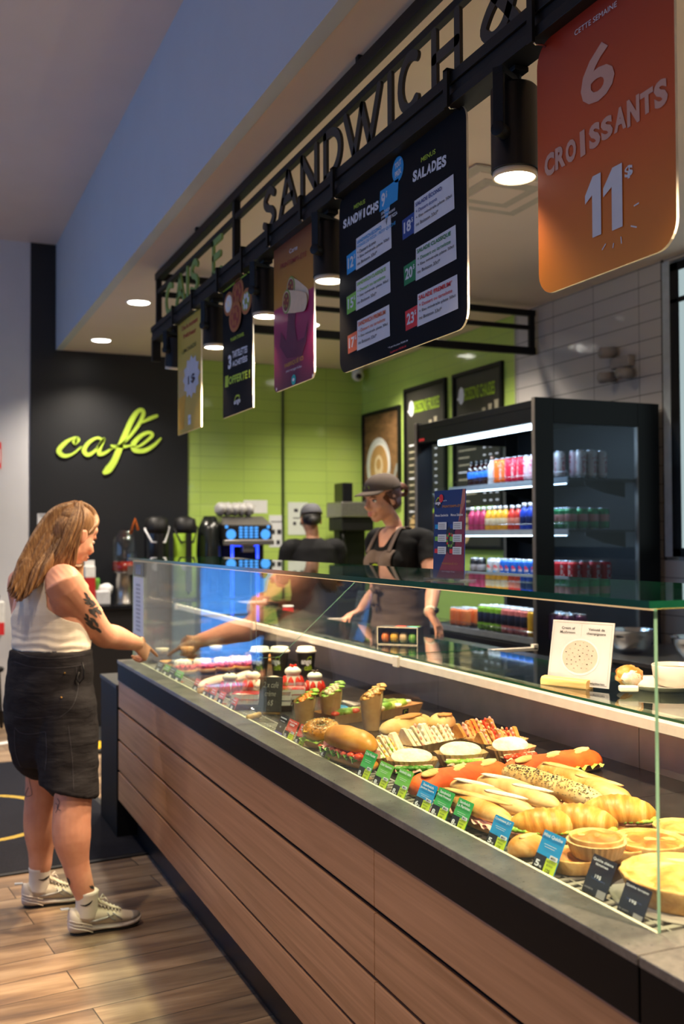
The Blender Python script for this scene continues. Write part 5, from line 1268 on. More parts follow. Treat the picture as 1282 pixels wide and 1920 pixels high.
m = MB().bx(-.045, .045, -.058, .02, .052, .055); build(m, 'cheese_slice', CHEESE, o, local=True)
# croissant sandwiches
def croissant(lab, px, py, rz, s=1.0):
    o = seat(thing('croissant_sandwich', lab, 'sandwich', group='croissant sandwiches'), px, py, ZD+.0005, rz)
    n = 30
    def half(z0, hs, mi, m):
        rings = []
        for i in range(n+1):
            t = -1+2*i/n; a = t*1.15
            seg = abs(((t*4.5) % 1)-.5)*2; rad = (.046*(1-abs(t)**2.2)+.006)*s*(1+.07*seg)
            cx, cy = .085*s*sin(a), .062*s*(1-cos(a))
            d = V((cos(a), sin(a), 0)); nn = V((-sin(a), cos(a), 0))
            rings.append([V((cx, cy, z0))+nn*(rad*cos(b))+V((0, 0, max(-.15, sin(b))*rad*hs)) for b in [2*pi*j/16 for j in range(16)]])
        m.loft(rings, mi, True, True)
    m = MB(); half(.012*s, .55, 0, m); build(m, 'bottom_croissant', FLAKY, o, local=True)
    m = MB(); half(.038*s, .88, 0, m); build(m, 'top_croissant', FLAKY, o, local=True)
    m = MB()
    for i in range(14):
        t = -1+2*i/13; a = t*1.0; chunk(m, (.1*s*sin(a)*.9, -.040*s+.055*s*(1-cos(a)), .036*s), .013*s, 0, i, (1.2, 1, .5))
    build(m, 'lettuce', LETT, o, local=True)
    m = MB()
    for i in range(10):
        t = -1+2*i/9; a = t*.9; chunk(m, (.09*s*sin(a), -.036*s+.05*s*(1-cos(a)), .030*s), .015*s, 0, i+20, (1.3, 1, .35), .2)
    build(m, 'ham', HAM, o, local=True)
    m = MB().bx(-.05*s, .05*s, -.048*s, .02, .036*s, .039*s); build(m, 'cheese_slice', CHEESE, o, local=True)
    return o
croissant('croissant sandwich nearest the front glass, behind the croissant tag', 1020, 1580, -.5, .82)
croissant('croissant sandwich in the middle of the three, ham showing', 1086, 1576, -.75, .88)
croissant('croissant sandwich with a slice of ham hanging out, farthest from the glass', 1160, 1560, -.6, .92)
# club sandwiches in paper cases
def club(lab, px, py, rz, n=4, kind=0, s=1.0):
    o = seat(thing('club_sandwich', lab, 'sandwich', group='club sandwiches'), px, py, ZD+.0005, rz)
    L = .036*n*s*.5; br, fl, pc = MB(), MB(), MB()
    th = .0135*s; x = -L
    k = 0
    while x < L-.004:
        a = V((x, 0, .006)); w_ = .052*s; h_ = (.064+R(-.012, .008))*s; lean = R(-.25, .25)
        def wedge(mb_, x0, t, sc, mi):
            pts = [(-w_*sc, 0), (w_*sc, 0), (w_*.1, h_*sc), (-w_*.1, h_*sc)]
            mb_.add([V((x0+dx+lean*z, y, .006+z)) for dx in (0, t) for y, z in pts], [(3, 2, 1, 0), (4, 5, 6, 7), (0, 1, 5, 4), (1, 2, 6, 5), (2, 3, 7, 6), (3, 0, 4, 7)], mi)
        if k % 2 == 0: wedge(br, x, th, 1, 0); x += th
        else:
            wedge(fl, x, th*.45, .93, (k//2+kind) % 3)
            for q in range(5):
                u = q/4; chunk(fl, (x+th*.22, -w_*(.95-.85*u), .006+h_*(.02+.96*u)), .007*s, (k//2+kind) % 3, k*5+q, (.5, .9, .9))
            x += th*.45
        k += 1
    build(br, 'bread', [CRUMB if kind < 2 else CRUST], o, local=True, bevel=.0015)
    build(fl, 'filling', [[TURK, LETT, CHEESE], [CREAM, TURK, HAM], [FILL, TOM, HAM]][kind], o, local=True)
    rings = []
    for z, e in ((.0005, 1), (.012, 1.06), (.030, 1.22)):
        ring = []
        for j in range(72):
            a = 2*pi*j/72; pl_ = 1+(.035 if j % 2 else -.01)*(z > .001)
            cx, cy = (L+.008)*e*pl_, .056*s*e*pl_
            ring.append(V((cx*max(-1, min(1, 1.25*cos(a))), cy*max(-1, min(1, 1.25*sin(a))), z)))
        rings.append(ring)
    m = MB(); m.loft(rings, 0, False, False); m.f.append(list(range(72))); m.m.append(0); m.s.append(False)
    build(m, 'paper_case', PAPER, o, local=True)
club('club sandwich wedges with pale bread and cream filling behind the lime tag', 712, 1428, .5, 4, 0, .92)
club('club sandwich wedges fanned out like white bread pages, in front of the panini', 800, 1403, .3, 5, 1, .98)
def boat(lab, px, py, rz, greens, meat, s=1.0):
    o = seat(thing('club_sandwich', lab, 'sandwich', group='club sandwiches'), px, py, ZD+.0005, rz)
    rings = []
    for z, e in ((.0005, .86), (.014, .95), (.034, 1.12)):
        rings.append([V((.060*s*e*(1+(.03 if j % 2 else 0))*max(-1, min(1, 1.15*cos(2*pi*j/64))), .036*s*e*(1+(.05 if j % 2 else 0))*sin(2*pi*j/64), z*s)) for j in range(64)])
    m = MB(); m.loft(rings, 0, False, False); m.f.append(list(range(64))); m.m.append(0); m.s.append(False); build(m, 'paper_case', PAPER, o, local=True)
    def sl(T, nm, mt):
        m = MB(); loaf(m, .112*s, .056*s, .013*s, 0, p=2.2, flat=.45, tilt=T, seed=px*.1); return build(m, nm, mt, o, local=True)
    A = Matrix.Translation((0, -.012*s, .016*s)) @ Matrix.Rotation(.55, 4, 'X'); B = Matrix.Translation((0, .006*s, .034*s)) @ Matrix.Rotation(.62, 4, 'X')
    sl(A, 'lower_bread', CRUMB); sl(B, 'upper_bread', CRUMB)
    m = MB(); ruffle(m, .10*s, .064*s, .020*s, 0, .006, seed=px); m.v = [tuple(A @ V(v)) for v in m.v]; build(m, 'meat', meat, o, local=True)
    m = MB(); ruffle(m, .10*s, .070*s, .015*s, 0, .008, seed=px+5)
    for k in range(6): chunk(m, (s*(-.04+.016*k), -.026*s, .018*s), .010*s, 0, k, (1.3, .8, .6))
    m.v = [tuple(A @ V(v)) for v in m.v]; build(m, 'greens', greens, o, local=True)
boat('half club sandwich with cucumber in a pleated paper case right behind the lime tag', 772, 1446, -.35, CUKE, HAM, 1.0)
boat('half club sandwich with ham in a pleated paper case, centre of the wedges', 864, 1434, -.25, LETT, HAM, 1.05)
club('club sandwich with red onion and toasted bread at the back', 890, 1392, .2, 4, 2, .92)
boat('half club sandwich with tomato in a pleated case at the end of the row', 958, 1424, .05, TOM, TURK, 1.05)
club('toasted club sandwich wedges behind the half with tomato', 930, 1404, .1, 4, 2, .85)
# quiches
def quiche(lab, px, py, r, h, name='quiche', custard=QUI, paper=False, group=None, rz=0, z=ZD):
    o = seat(thing(name, lab, 'quiche', group=group), px, py, z+.0005, rz)
    wob = lambda a, i: .03*noise.noise(V((cos(a)*3, sin(a)*3, i)))+.012*sin(a*18)
    m = MB(); m.lathe((0, 0, 0), [(0, .002), (r*.84, .002), (r*.86, .005), (r*1.0, h*.97), (r*.985, h*1.06), (r*.93, h*1.03), (r*.90, h*.84)], 48, 0, True, None, wob); build(m, 'crust', SHORT, o, local=True)
    m = MB(); vs = [(0, 0, h*.88)]; n = 40
    for k in range(1, 9):
        for j in range(n):
            a = 2*pi*j/n; q = r*.925*k/8; vs.append((q*cos(a), q*sin(a), h*.87+.012*noise.noise(V((q*cos(a)*28, q*sin(a)*28, r*90)))*(1 if k < 8 else .3)+.004*(1-(k/8)**2)))
    fs = [(0, 1+j, 1+(j+1) % n) for j in range(n)]+[(1+(k-1)*n+j, 1+k*n+j, 1+k*n+(j+1) % n, 1+(k-1)*n+(j+1) % n) for k in range(1, 8) for j in range(n)]
    m.add(vs, fs, 0, True); build(m, 'custard', custard, o, local=True)
    if paper:
        m = MB(); m.lathe((0, 0, 0), [(r*.86, .0003), (r*.9, .002), (r*1.10, h*.8)], 64, 0, False, None, lambda a, i: (.03 if round(a/(2*pi/64)) % 2 else -.0)*(i > 0)); build(m, 'paper_case', PAPER, o, local=True)
    return o
o = quiche('large round quiche at the near corner of the case', 1290, 1684, .115, .042, 'quiche', QUI, False)
build(MB().lathe((0, 0, 0), [(.02, -.0004), (.13, -.0003), (.132, .001), (.02, .0006)], 40), 'paper_liner', M('white_liner', 'ddd5c8', .7), o, local=True)
quiche('mini quiche in a pleated paper case, raised on the others', 1118, 1604, .050, .036, 'mini_quiche', QUIO, True, 'mini quiches', z=ZD+.028)
quiche('mini quiche under the raised one, behind the black leaning tag', 1076, 1630, .054, .028, 'mini_quiche', QUIO, False, 'mini quiches')
quiche('flat browned mini quiche beside the raised one', 1168, 1612, .050, .028, 'mini_quiche', QUIO, False, 'mini quiches')
quiche('wide browned tart at the back of the quiches', 1218, 1606, .072, .034, 'savoury_tart', QUIO, False)
quiche('savoury tart half hidden by the case corner', 1276, 1580, .055, .034, 'savoury_tart', QUI, False)
o = seat(thing('bread_roll', 'small golden roll below the nearest croissant', 'bread'), 990, 1604, ZD+.0005, 0)
m = MB(); loaf(m, .085, .065, .042, 0, p=2.4); build(m, 'crust', CRUST, o, local=True); m = MB(); slashes(m, .05, .05, .042, 1, 0, .3, .2); build(m, 'slash', CRUSTP, o, local=True)
# wraps in kraft cones
def wrapcone(lab, px, py, h, r, rz, fillm, leaf):
    o = seat(thing('wrap_in_cone', lab, 'wrap', group='wraps in kraft cones'), px, py, ZD+.0005, rz)
    n = 28; rings = []
    for z in (0, .002, .3, .62, 1.0):
        ring = []
        for j in range(n):
            a = 2*pi*j/n; top = h*(.68+.30*(1+cos(a))/2); q = r*(.72+.28*z); ring.append(V((q*cos(a), q*sin(a), top*z)))
        rings.append(ring)
    m = MB(); m.loft(rings, 0, True, False); m.f.append(list(range(n))); m.m.append(0); m.s.append(False); build(m, 'kraft_cone', KRAFT, o, local=True)
    T = Matrix.Rotation(.10, 4, 'Y')
    m = MB(); rr = r*.80
    rings = []
    for z, k in ((h*.25, .9), (h*.6, 1.0), (h*.85, 1.02), (h*1.02, .98), (h*1.05, .80)):
        rings.append([T @ V((rr*k*cos(2*pi*j/n)*.95, rr*k*sin(2*pi*j/n), z-(1-cos(2*pi*j/n))*.028*(z > h*.7)+.004*noise.noise(V((j, z*30, 1))))) for j in range(n)])
    m.loft(rings, 0, True, True); build(m, 'tortilla', food('tortilla', ['dcae6e', 'eccb94', 'f3dfb8'], 18, .6, .3), o, local=True)
    m = MB()
    for i in range(16):
        a = i*2.4; q = rr*.75*sqrt((i+.5)/16); chunk(m, T @ V((q*cos(a), q*sin(a), h*1.035-(1-cos(a)*q/rr)*.026)), .011, 0, i)
    build(m, 'filling', fillm, o, local=True)
    m = MB()
    for i in range(12):
        a = i*2*pi/12; q = rr*.9; chunk(m, T @ V((q*cos(a), q*sin(a), h*1.035-(1-cos(a))*.026)), .010, 0, i+30, (1.2, 1.2, .5))
    build(m, 'salad', leaf, o, local=True)
wrapcone('kraft cone holding a wrap with carrot and lettuce, behind the red tags', 571, 1362, .118, .037, 0, food('carrot', ['d86a1a', 'ee8a2c', 'f0a850'], 30, .5, .5), LETT)
wrapcone('kraft cone holding a tall pale wrap, between two other cones', 620, 1355, .132, .039, .2, TURK, LETT)
wrapcone('kraft cone standing apart beside the salad box, wrap with chicken', 696, 1368, .142, .037, .0, FILL, CRUST)
# salad boxes
def saladbox(lab, a, b, dep, rz, items, logo=True):
    p, q = P(*a, 'Z', ZD), P(*b, 'Z', ZD); L = (q-p).length; an = atan2(q.y-p.y, q.x-p.x)
    o = thing('salad_box', lab, 'salad box', (p.x, p.y, ZD+.0005), an, 'salad boxes at the back')
    def frus(z0, z1, g0, g1): return [[V((-g, -g, z)), V((L+g, -g, z)), V((L+g, dep+g, z)), V((-g, dep+g, z))] for z, g in ((z0, g0), (z1, g1))]
    m = MB(); m.loft(frus(0, .034, -.006, .004), 0, False, False); m.f.append([0, 1, 2, 3]); m.m.append(0); m.s.append(False); build(m, 'kraft_tray', KRAFT, o, local=True)
    m = MB(); m.loft(frus(.034, .040, .006, .006)+frus(.042, .058, .002, -.008), 0, False, False); m.f.append([12, 13, 14, 15]); m.m.append(0); m.s.append(False); build(m, 'clear_lid', THIN, o, local=True)
    for nm, mt, spots in items:
        m = MB()
        for (u, v, r_) in spots: chunk(m, (L*u, dep*v, .036), r_, 0, u*7+v, (1.3, 1.2, .7), .5)
        build(m, nm, mt, o, local=True)
    if logo:
        m = MB(); f = Face((L*.45, -.0068, .006), (1, 0, 0), (0, -.15, 1), .0012); f.rect(m, 0, 0, .034, .022, 0); f.stroke(m, arc(.017, .012, .008, .005, .3, 4.2, 10), .0022, 1, 2); build(m, 'sticker', [TBLK, LIME], o, local=True)
saladbox('kraft salad box with lettuce under a clear lid, next to the standing cone', (716, 1352), (790, 1336), .12, 0, [('lettuce', LETT, [(.3, .4, .026), (.5, .5, .03), (.7, .4, .022), (.4, .7, .02)]), ('grains', CRUMB, [(.15, .3, .014), (.8, .7, .016), (.9, .4, .012), (.5, .15, .012)])])
saladbox('kraft salad box with bread and a blue sachet, behind the middle cone', (628, 1362), (690, 1352), .12, 0, [('bread_piece', CRUST, [(.35, .8, .022), (.6, .85, .02)]), ('greens', LETT, [(.3, .35, .02), (.55, .3, .018), (.8, .3, .016)]), ('sachet', PBLUE, [(.6, .55, .02)]), ('tomato', TOM, [(.15, .2, .012), (.75, .2, .012)])], False)
# clear boxes with cake
def cakebox(lab, px, py, rz, top, w=.11, d=.085):
    o = seat(thing('cake_box', lab, 'cake box', group='clear cake boxes'), px, py, ZD+.0005, rz)
    m = MB(); m.bx(-w/2, w/2, -d/2, d/2, 0, .02); build(m, 'tray', CHOC if top is PINKC else M('smoked_tray', '3a3028', .2), o, local=True, bevel=.003)
    m = MB(); m.prism([(-w*.45, 0), (w*.45, 0), (w*.45, .035), (-w*.45, .035)], (0, -d*.42, .02), (1, 0, 0), (0, 0, 1), (0, 1, 0), d*.84); build(m, 'cake', CREAM, o, local=True, bevel=.008, seg=3)
    m = MB(); m.bx(-w*.44, w*.44, -d*.41, d*.41, .054, .058).bx(-w*.455, w*.455, -d*.425, d*.425, .034, .039); build(m, 'glaze', GELEE if top is PINKC else CHOC, o, local=True, bevel=.002)
    m = MB(); m.loft([[V((sx*w/2*g, sy*d/2*g, z)) for sx, sy in ((-1, -1), (1, -1), (1, 1), (-1, 1))] for z, g in ((.02, 1.04), (.025, 1.05), (.07, .95), (.072, .9))], 0, False, True); build(m, 'clear_lid', THIN, o, local=True)
cakebox('clear box with a strawberry cream cake slice in front of the chalkboard', 462, 1328, -.5, PINKC)
cakebox('clear box with a pale dessert right behind the chalkboard', 520, 1330, -.4, CREAM)
cakebox('clear box with sweets between the chalkboard and the first cone', 545, 1318, -.4, PINKC, .12, .09)
# strawberry cream domes
def dome(lab, px, py, s=1.0, tip=True, rz=0):
    o = seat(thing('strawberry_dome', lab, 'cake', group='strawberry and cream domes'), px, py, ZD+.0005, rz)
    m = MB().lathe((0, 0, 0), [(0, .001), (.040*s, .001), (.042*s, .012), (0, .014)], 26); build(m, 'biscuit_base', SHORT, o, local=True)
    m = MB().lathe((0, 0, 0), [(.030*s, .013), (.033*s, .03*s), (.026*s, .055*s), (.012*s, .066*s), (0, .068*s)], 26); build(m, 'cream_filling', CREAM, o, local=True)
    for i in range(8):
        a = 2*pi*i/8+.2
        m = MB(); T = Matrix.Translation((.036*s*cos(a), .036*s*sin(a), .034*s)) @ Matrix.Rotation(a, 4, 'Z') @ Matrix.Rotation(-.28, 4, 'Y')
        m.ell((0, 0, 0), (.007*s, .0125*s, .024*s), 0, 12, 8, T, lambda d, q: V((q.x, q.y*(1-.45*d.z), q.z))); build(m, 'strawberry_slice', STRAW, o, local=True)
    m = MB().ell((0, 0, .072*s), (.030*s, .030*s, .018*s), 0, 18, 10, None, lambda d, q: q*(1+.05*noise.noise(d*2.5))); build(m, 'cream_cap', CREAM, o, local=True)
    m = MB()
    for k in range(3): m.ell((.010*s*cos(k*2.1), .010*s*sin(k*2.1), .092*s), (.006*s,)*3, 0, 10, 6)
    build(m, 'red_berries' if tip else 'chocolate_bits', STRAW if tip else CHOC, o, local=True)
dome('strawberry and cream dome nearest the cake box', 431, 1304, 1.0, False)
dome('strawberry and cream dome beside the chalkboard, white cap', 474, 1300, 1.0, False)
dome('strawberry and cream dome with red berries, in front of the coffee cup farthest back', 549, 1296, 1.12, True)
dome('strawberry and cream dome with chocolate tip, next to the first cone', 590, 1302, 1.0, False)
def eclair(lab, a, b, top, body=CRUST, z=.02, name='eclair', W=.042, H=.04):
    o, L = long_thing(name, lab, 'pastry', a, b, z, 'eclairs and cream pastries')
    m = MB(); loaf(m, L, W, H, 0, p=3); build(m, 'choux', body, o, local=True)
    m = MB(); T = Matrix.Translation((0, 0, H*.55)); loaf(m, L*.96, W*.92, H*.55, 0, p=3, flat=.1, tilt=T, bump=.008); build(m, 'icing', top, o, local=True)
eclair('pale pink iced eclair, largest, behind the small red tags', (372, 1293), (432, 1276), PINKC, CRUST, .025, 'eclair', .06, .055)
eclair('pink domed pastry between the large pink eclair and the coffee cup', (440, 1282), (480, 1272), PINKC, CRUST, .025, 'eclair', .06, .06)
eclair('cream domed pastry behind the chalkboard', (480, 1292), (526, 1280), PINKC, CRUST, .03, 'eclair', .07, .06)
# tart rows
def tart(lab, x, y, r, shellm, top, kind, group):
    o = thing('tartlet', lab, 'tartlet', (x, y, ZD+.0005), R(0, 6), group)
    m = MB(); m.lathe((0, 0, 0), [(0, .001), (r*.82, .001), (r*.86, .003), (r, .022), (r*.94, .023), (r*.9, .017), (0, .017)], 30, 0, True, None, lambda a, i: .02*sin(a*15)); build(m, 'crust', shellm, o, local=True)
    m = MB()
    if kind == 'berry':
        for i in range(11):
            a = i*2.4; q = r*.86*sqrt(i/11); T = Matrix.Translation((q*cos(a), q*sin(a), .030)) @ Matrix.Rotation(a, 4, 'Z') @ Matrix.Rotation(R(.6, 1.3), 4, 'Y')
            m.ell((0, 0, 0), (.010, .014, .019), 0, 11, 8, T, lambda d, q_: V((q_.x*(1-.5*d.z), q_.y*(1-.5*d.z), q_.z)))
    elif kind == 'cream':
        for i in range(9):
            a = i*2.4; q = r*.75*sqrt(i/9); m.ell((q*cos(a), q*sin(a), .032), (r*.34, r*.34, .020), 0, 12, 7, None, lambda d, q_: q_*(1+.15*noise.noise(d*3)))
    elif kind == 'nut':
        for i in range(26):
            a = i*2.4; q = r*.9*sqrt(i/26); chunk(m, (q*cos(a), q*sin(a), .026+.01*R(0, 1)), .010, 0, i, rough=.5)
    else: m.lathe((0, 0, 0), [(0, .027), (r*.5, .026), (r*.88, .020)], 26)
    build(m, 'topping', top, o, local=True)
for k in range(4): tart('strawberry tart, number %s from the front glass' % ('one', 'two', 'three', 'four')[k] if False else 'strawberry tart in the row behind the pink eclair, '+('closest to the front glass', 'second from the front glass', 'third from the front glass', 'touching the nearest cup')[k], 1.20+.094*k, 4.60+.01*k, .047, CRUST, STRAW, 'berry', 'strawberry tarts')
for k in range(5): tart('cream topped tartlet in the row behind the strawberry tarts, '+('at the front glass end', 'second from the glass', 'third from the glass', 'fourth from the glass', 'at the deep end')[k], 1.215+.094*k, 4.735, .046, CRUST, CREAM, 'cream', 'cream tartlets')
for k in range(5): tart('yellow curd tartlet in the far row, '+('at the front glass end', 'second from the glass', 'third from the glass', 'fourth from the glass', 'at the deep end')[k], 1.19+.094*k, 4.95, .044, CRUST, YELC, 'curd', 'yellow tartlets')
for k in range(3): tart('crumble topped tartlet near the coffee cups, '+('first in its row', 'middle of its row', 'last in its row')[k], 1.52+.1*k, 4.845, .047, SHORT, FILL, 'nut', 'crumble tartlets')
for k in range(4):
    o = thing('chocolate_eclair', 'chocolate eclair lying crosswise before the yellow tartlets, '+('closest to the glass', 'second from the glass', 'third from the glass', 'deepest in the case')[k], 'pastry', (1.22+.12*k, 4.845 if k < 2 else 4.86, ZD+.0005), .05, 'chocolate eclairs')
    if k > 1: o.location.y = 5.03; o.location.x = 1.66 if k == 2 else 1.77
    m = MB(); loaf(m, .11, .04, .034, 0, p=3); build(m, 'choux', CRUST, o, local=True); m = MB(); loaf(m, .106, .036, .02, 0, p=3, flat=.1, tilt=Matrix.Translation((0, 0, .02)), bump=.005); build(m, 'icing', CHOC, o, local=True)
# riser with dessert jars
o = thing('display_riser', 'low dark riser at the far end of the case under the dessert jars', 'riser', (1.4, 5.09, ZD)); build(MB().bx(1.12, 1.75, 5.04, 5.148, ZD+.0003, ZD+.04), 'riser_body', BLACKG, o, bevel=.002)
for k, (x, c) in enumerate(((1.20, CRUMB), (1.33, FILL), (1.48, CREAM))):
    o = thing('dessert_jar', ('clear lidded jar of pale mousse nearest the pointing hand', 'clear lidded jar of caramel dessert, middle of the three jars', 'clear lidded jar of white cream, deepest of the three jars')[k], 'dessert jar', (x, 5.095, ZD+.0405), 0, 'dessert jars on the riser')
    build(MB().lathe((0, 0, 0), [(.030, 0), (.036, .03), (.040, .05), (.042, .052), (.040, .06), (.03, .075), (0, .078)], 24), 'jar', THIN, o, local=True)
    build(MB().lathe((0, 0, 0), [(0, .002), (.028, .002), (.034, .03), (0, .033)], 22), 'dessert', c, o, local=True)
# coffee cups
def coffee_cup(lab, px, rz):
    p = P(px, 1268, 'Z', ZD)
    o = thing('paper_cup', lab, 'cup', (p.x, p.y, ZD+.0005), rz, 'paper coffee cups')
    r0, r1, h = .030, .0425, .112
    build(MB().lathe((0, 0, 0), [(0, .003), (r0-.002, .003), (r0-.001, 0), (r0, .001), (r1, h), (r1+.001, h+.001), (r1, h+.002)], 36), 'cup_body', M('charcoal_paper', '3a3430', .5), o, local=True)
    build(MB().lathe((0, 0, 0), [(r1+.003, h-.004), (r1+.0045, h), (r1+.004, h+.004), (r1-.001, h+.006), (r1-.003, h+.019), (r1-.006, h+.021), (r1-.009, h+.017), (0, h+.017)], 36), 'lid', M('white_plastic_lid', 'e8e2d8', .4), o, local=True)
    m = MB()
    def wrapt(t, z0, hh, ang0, wd, mi, bold):
        vs, fs = glyphs(t, bold); a = min(q[0] for q in vs); b = max(q[0] for q in vs); c = min(q[1] for q in vs); d = max(q[1] for q in vs)
        out = []
        for x, y in vs:
            z = z0+hh*(y-c)/(d-c); r_ = r0+(r1-r0)*z/h+.0006; an = ang0+wd*((x-a)/(b-a)-.5)/r_; out.append((r_*cos(an), r_*sin(an), z))
        m.add(out, fs, mi)
    f0 = -pi/2-.35
    wrapt('ange', .050, .026, f0, .050, 0, .05); wrapt('café', .030, .026, f0+.25, .036, 1, .02)
    pts = [(f0+.1+t, z) for t, z in spline([(-.05, .075), (.15, .088), (.45, .090), (.55, .082), (.45, .078)], 5)]
    out = []; n = len(pts)
    for a, z in pts:
        for dz in (-.0025, .0025): r_ = r0+(r1-r0)*(z+dz)/h+.0007; out.append((r_*cos(a), r_*sin(a), z+dz))
    m.add(out, [(2*i, 2*i+1, 2*i+3, 2*i+2) for i in range(n-1)], 1)
    build(m, 'print', [WPRINT, LIME], o, local=True, label='white and lime cup lettering')
coffee_cup('charcoal paper cup with white lid, nearest the strawberry tarts', 487, -.35); coffee_cup('charcoal paper cup with white lid in the middle of the three', 524, -.6); coffee_cup('charcoal paper cup with white lid standing apart near the back panel', 574, .0)
# chalkboard and clear stand
p = P(505, 1342, 'Z', ZD); o = thing('chalkboard', 'small slate chalkboard with chalk writing in front of the domes', 'chalkboard', (p.x, p.y, ZD+.0005), -.62)
T = Matrix.Rotation(-.22, 4, 'X'); m = MB(); m.bx(-.042, .042, -.003, .003, .012, .135, 0, T); build(m, 'slate', food('slate', ['222222', '34332f', '45423c'], 20, .8, .2), o, local=True, bevel=.003)
f = Face(T @ V((-.042, -.0036, .012)), (1, 0, 0), T.to_3x3() @ V((0, 0, 1)), .0005); m = MB(); f.text(m, '2 x café', .015, .085, .07, .105, 0, -.004, .2); f.text(m, 'crème', .022, .055, .062, .073, 0, -.004, .2); f.text(m, '6$', .034, .02, .054, .042, 0, -.004, .2)
build(m, 'chalk_writing', M('chalk', 'a8a49a', .8), o, local=True)
m = MB().cyl((-.035, .01, .009), (.035, .01, .009), .008, 12); build(m, 'wooden_foot', food('light_wood', ['b08848', 'cda460', 'dcbc80'], 14, .5, .2, stretch=(1, 8, 8)), o, local=True)
p = P(500, 1352, 'Z', ZD); o = thing('card_holder', 'empty clear card holder with a wooden peg by the dark tag', 'card holder', (p.x, p.y, ZD+.0005), -.9)
m = MB(); m.prism([(0, 0), (.09, 0), (.09, .003), (.05, .02), (.0, .045), (-.004, .045), (.04, .016)], (-.045, -.03, 0), (1, 0, 0), (0, 0, 1), (0, 1, 0), .07); build(m, 'clear_wedge', THIN, o, local=True)
build(MB().cyl((-.05, -.035, .014), (-.05, .035, .014), .010, 14), 'wooden_peg', food('light_wood', []), o, local=True) if False else build(MB().cyl((-.052, -.035, .012), (-.052, .035, .012), .010, 14), 'wooden_peg', _mc['light_wood'], o, local=True)

# ------------------------------------------------------------------ things on the glass shelf and the glass top
a, b = P(707, 1208, 'Z', ZS), P(783, 1211, 'Z', ZS); an = atan2(b.y-a.y, b.x-a.x); Lb = (b-a).length
o = thing('macaron_box', 'open black box of macarons standing on the glass shelf', 'box', (a.x, a.y, ZS+.0005), an)
h, d, t_ = .072, .075, .002
m = MB().bx(0, Lb, 0, d, 0, t_).bx(0, t_, 0, d, 0, h).bx(Lb-t_, Lb, 0, d, 0, h).bx(0, Lb, 0, d, h-t_, h).bx(0, Lb, d-t_, d, 0, h)
build(m, 'carton', [M('black_carton', '2a2926', .55)], o, local=True)
m = MB().bx(0, Lb, -.0012, .0002, 0, .003).bx(0, .003, -.0012, .0002, 0, h).bx(Lb-.003, Lb, -.0012, .0002, 0, h).bx(0, Lb, -.0012, .0002, h-.003, h); build(m, 'carton_edge', M('cream_edge', 'd8ccb8', .6), o, local=True)
f = Face((0, 0, h), (1, 0, 0), (0, 1, 0), .0006); m = MB()
for (u, v, uu, vv, c) in ((.40, .55, .62, .85, 0), (.40, .2, .62, .5, 1), (.70, .55, .95, .85, 2), (.70, .2, .95, .5, 3)): f.rect(m, Lb*u, d*v, Lb*uu, d*vv, c, 1, .004)
build(m, 'print', [PRED, PORANGE, PLG, PBLUE], o, local=True, label='coloured blocks on the box lid')
build(MB().bx(.002, Lb-.002, .0005, .0012, .002, .03), 'clear_window', THIN, o, local=True)
for i, (c, nm) in enumerate((('c8681e', 'orange'), ('d0a022', 'yellow'), ('cdb28a', 'beige'), ('5f9a34', 'green'))):
    x = Lb*(.16+.225*i); q = thing('macaron', nm+' macaron standing on edge in the open box', 'macaron', (0, 0, 0), 0, 'macarons in the box')
    dx = V((cos(an), sin(an), 0)); dy = V((-sin(an), cos(an), 0)); q.location = a+dx*x+dy*.028+V((0, 0, ZS*0+.0275)); q.location.z = ZS+.0005+.002+.0245; q.rotation_euler = (0, 0, an)
    T = Matrix.Rotation(pi/2, 4, 'Y'); mt = food('macaron_'+nm, [c, c], 40, .55, .3)
    for s in (-1, 1): build(MB().lathe((0, 0, 0), [(0, s*.016), (.014, s*.0150), (.021, s*.011), (.0225, s*.006), (.0215, s*.0035), (.0235, s*.003), (.023, s*.0012), (0, s*.0012)], 26, mat=T), 'shell', mt, q, local=True)
    build(MB().lathe((0, 0, 0), [(0, -.0014), (.0215, -.0014), (.0215, .0014), (0, .0014)], 24, mat=T), 'cream', food('macaron_cream', ['e8d0a8', 'f4e2c4'], 20), q, local=True)
a = P(668, 1203, 'Z', ZS); o = thing('acrylic_stand', 'clear acrylic sign stand on the glass shelf beside the macaron box', 'sign holder', (a.x, a.y, ZS+.0005), 0)
m = MB(); m.bx(-.02, .10, -.075, .075, 0, .003).bx(-.003, .001, -.075, .075, .003, .215, 0, Matrix.Rotation(.20, 4, 'Y')); build(m, 'acrylic_sheet', glassmat('acrylic', (.95, .96, .96), .8, .0), o, local=True, bevel=.001)
a, b = P(1016, 1283, 'Z', ZS), P(1101, 1293, 'Z', ZS); an = atan2(b.y-a.y, b.x-a.x); Lb = (b-a).length
o = thing('soup_sign', 'square white soup sign in a wooden holder on the glass shelf', 'sign', (a.x, a.y, ZS+.0005), an)
T = Matrix.Translation((0, .012, .006)) @ Matrix.Rotation(-.20, 4, 'X'); W_, H_ = Lb*1.34, .187
m = MB(); m.bx(0.01, 0.01+W_, -.0012, .0012, 0, H_, 0, T); build(m, 'card', M('marble_card', 'b7b5ba', .4, 0, .05, 12), o, local=True)
f = Face(T @ V((.01, -.0014, 0)), (1, 0, 0), T.to_3x3() @ V((0, 0, 1)), .0006); m = MB()
f.text(m, 'Cream of', W_*.16, H_*.86, W_*.38, H_*.90, 0, .015); f.text(m, 'Mushroom', W_*.14, H_*.795, W_*.39, H_*.835, 0, .015); f.text(m, 'Velouté de', W_*.60, H_*.86, W_*.86, H_*.90, 0, .015); f.text(m, 'champignons', W_*.575, H_*.785, W_*.88, H_*.835, 0, .015)
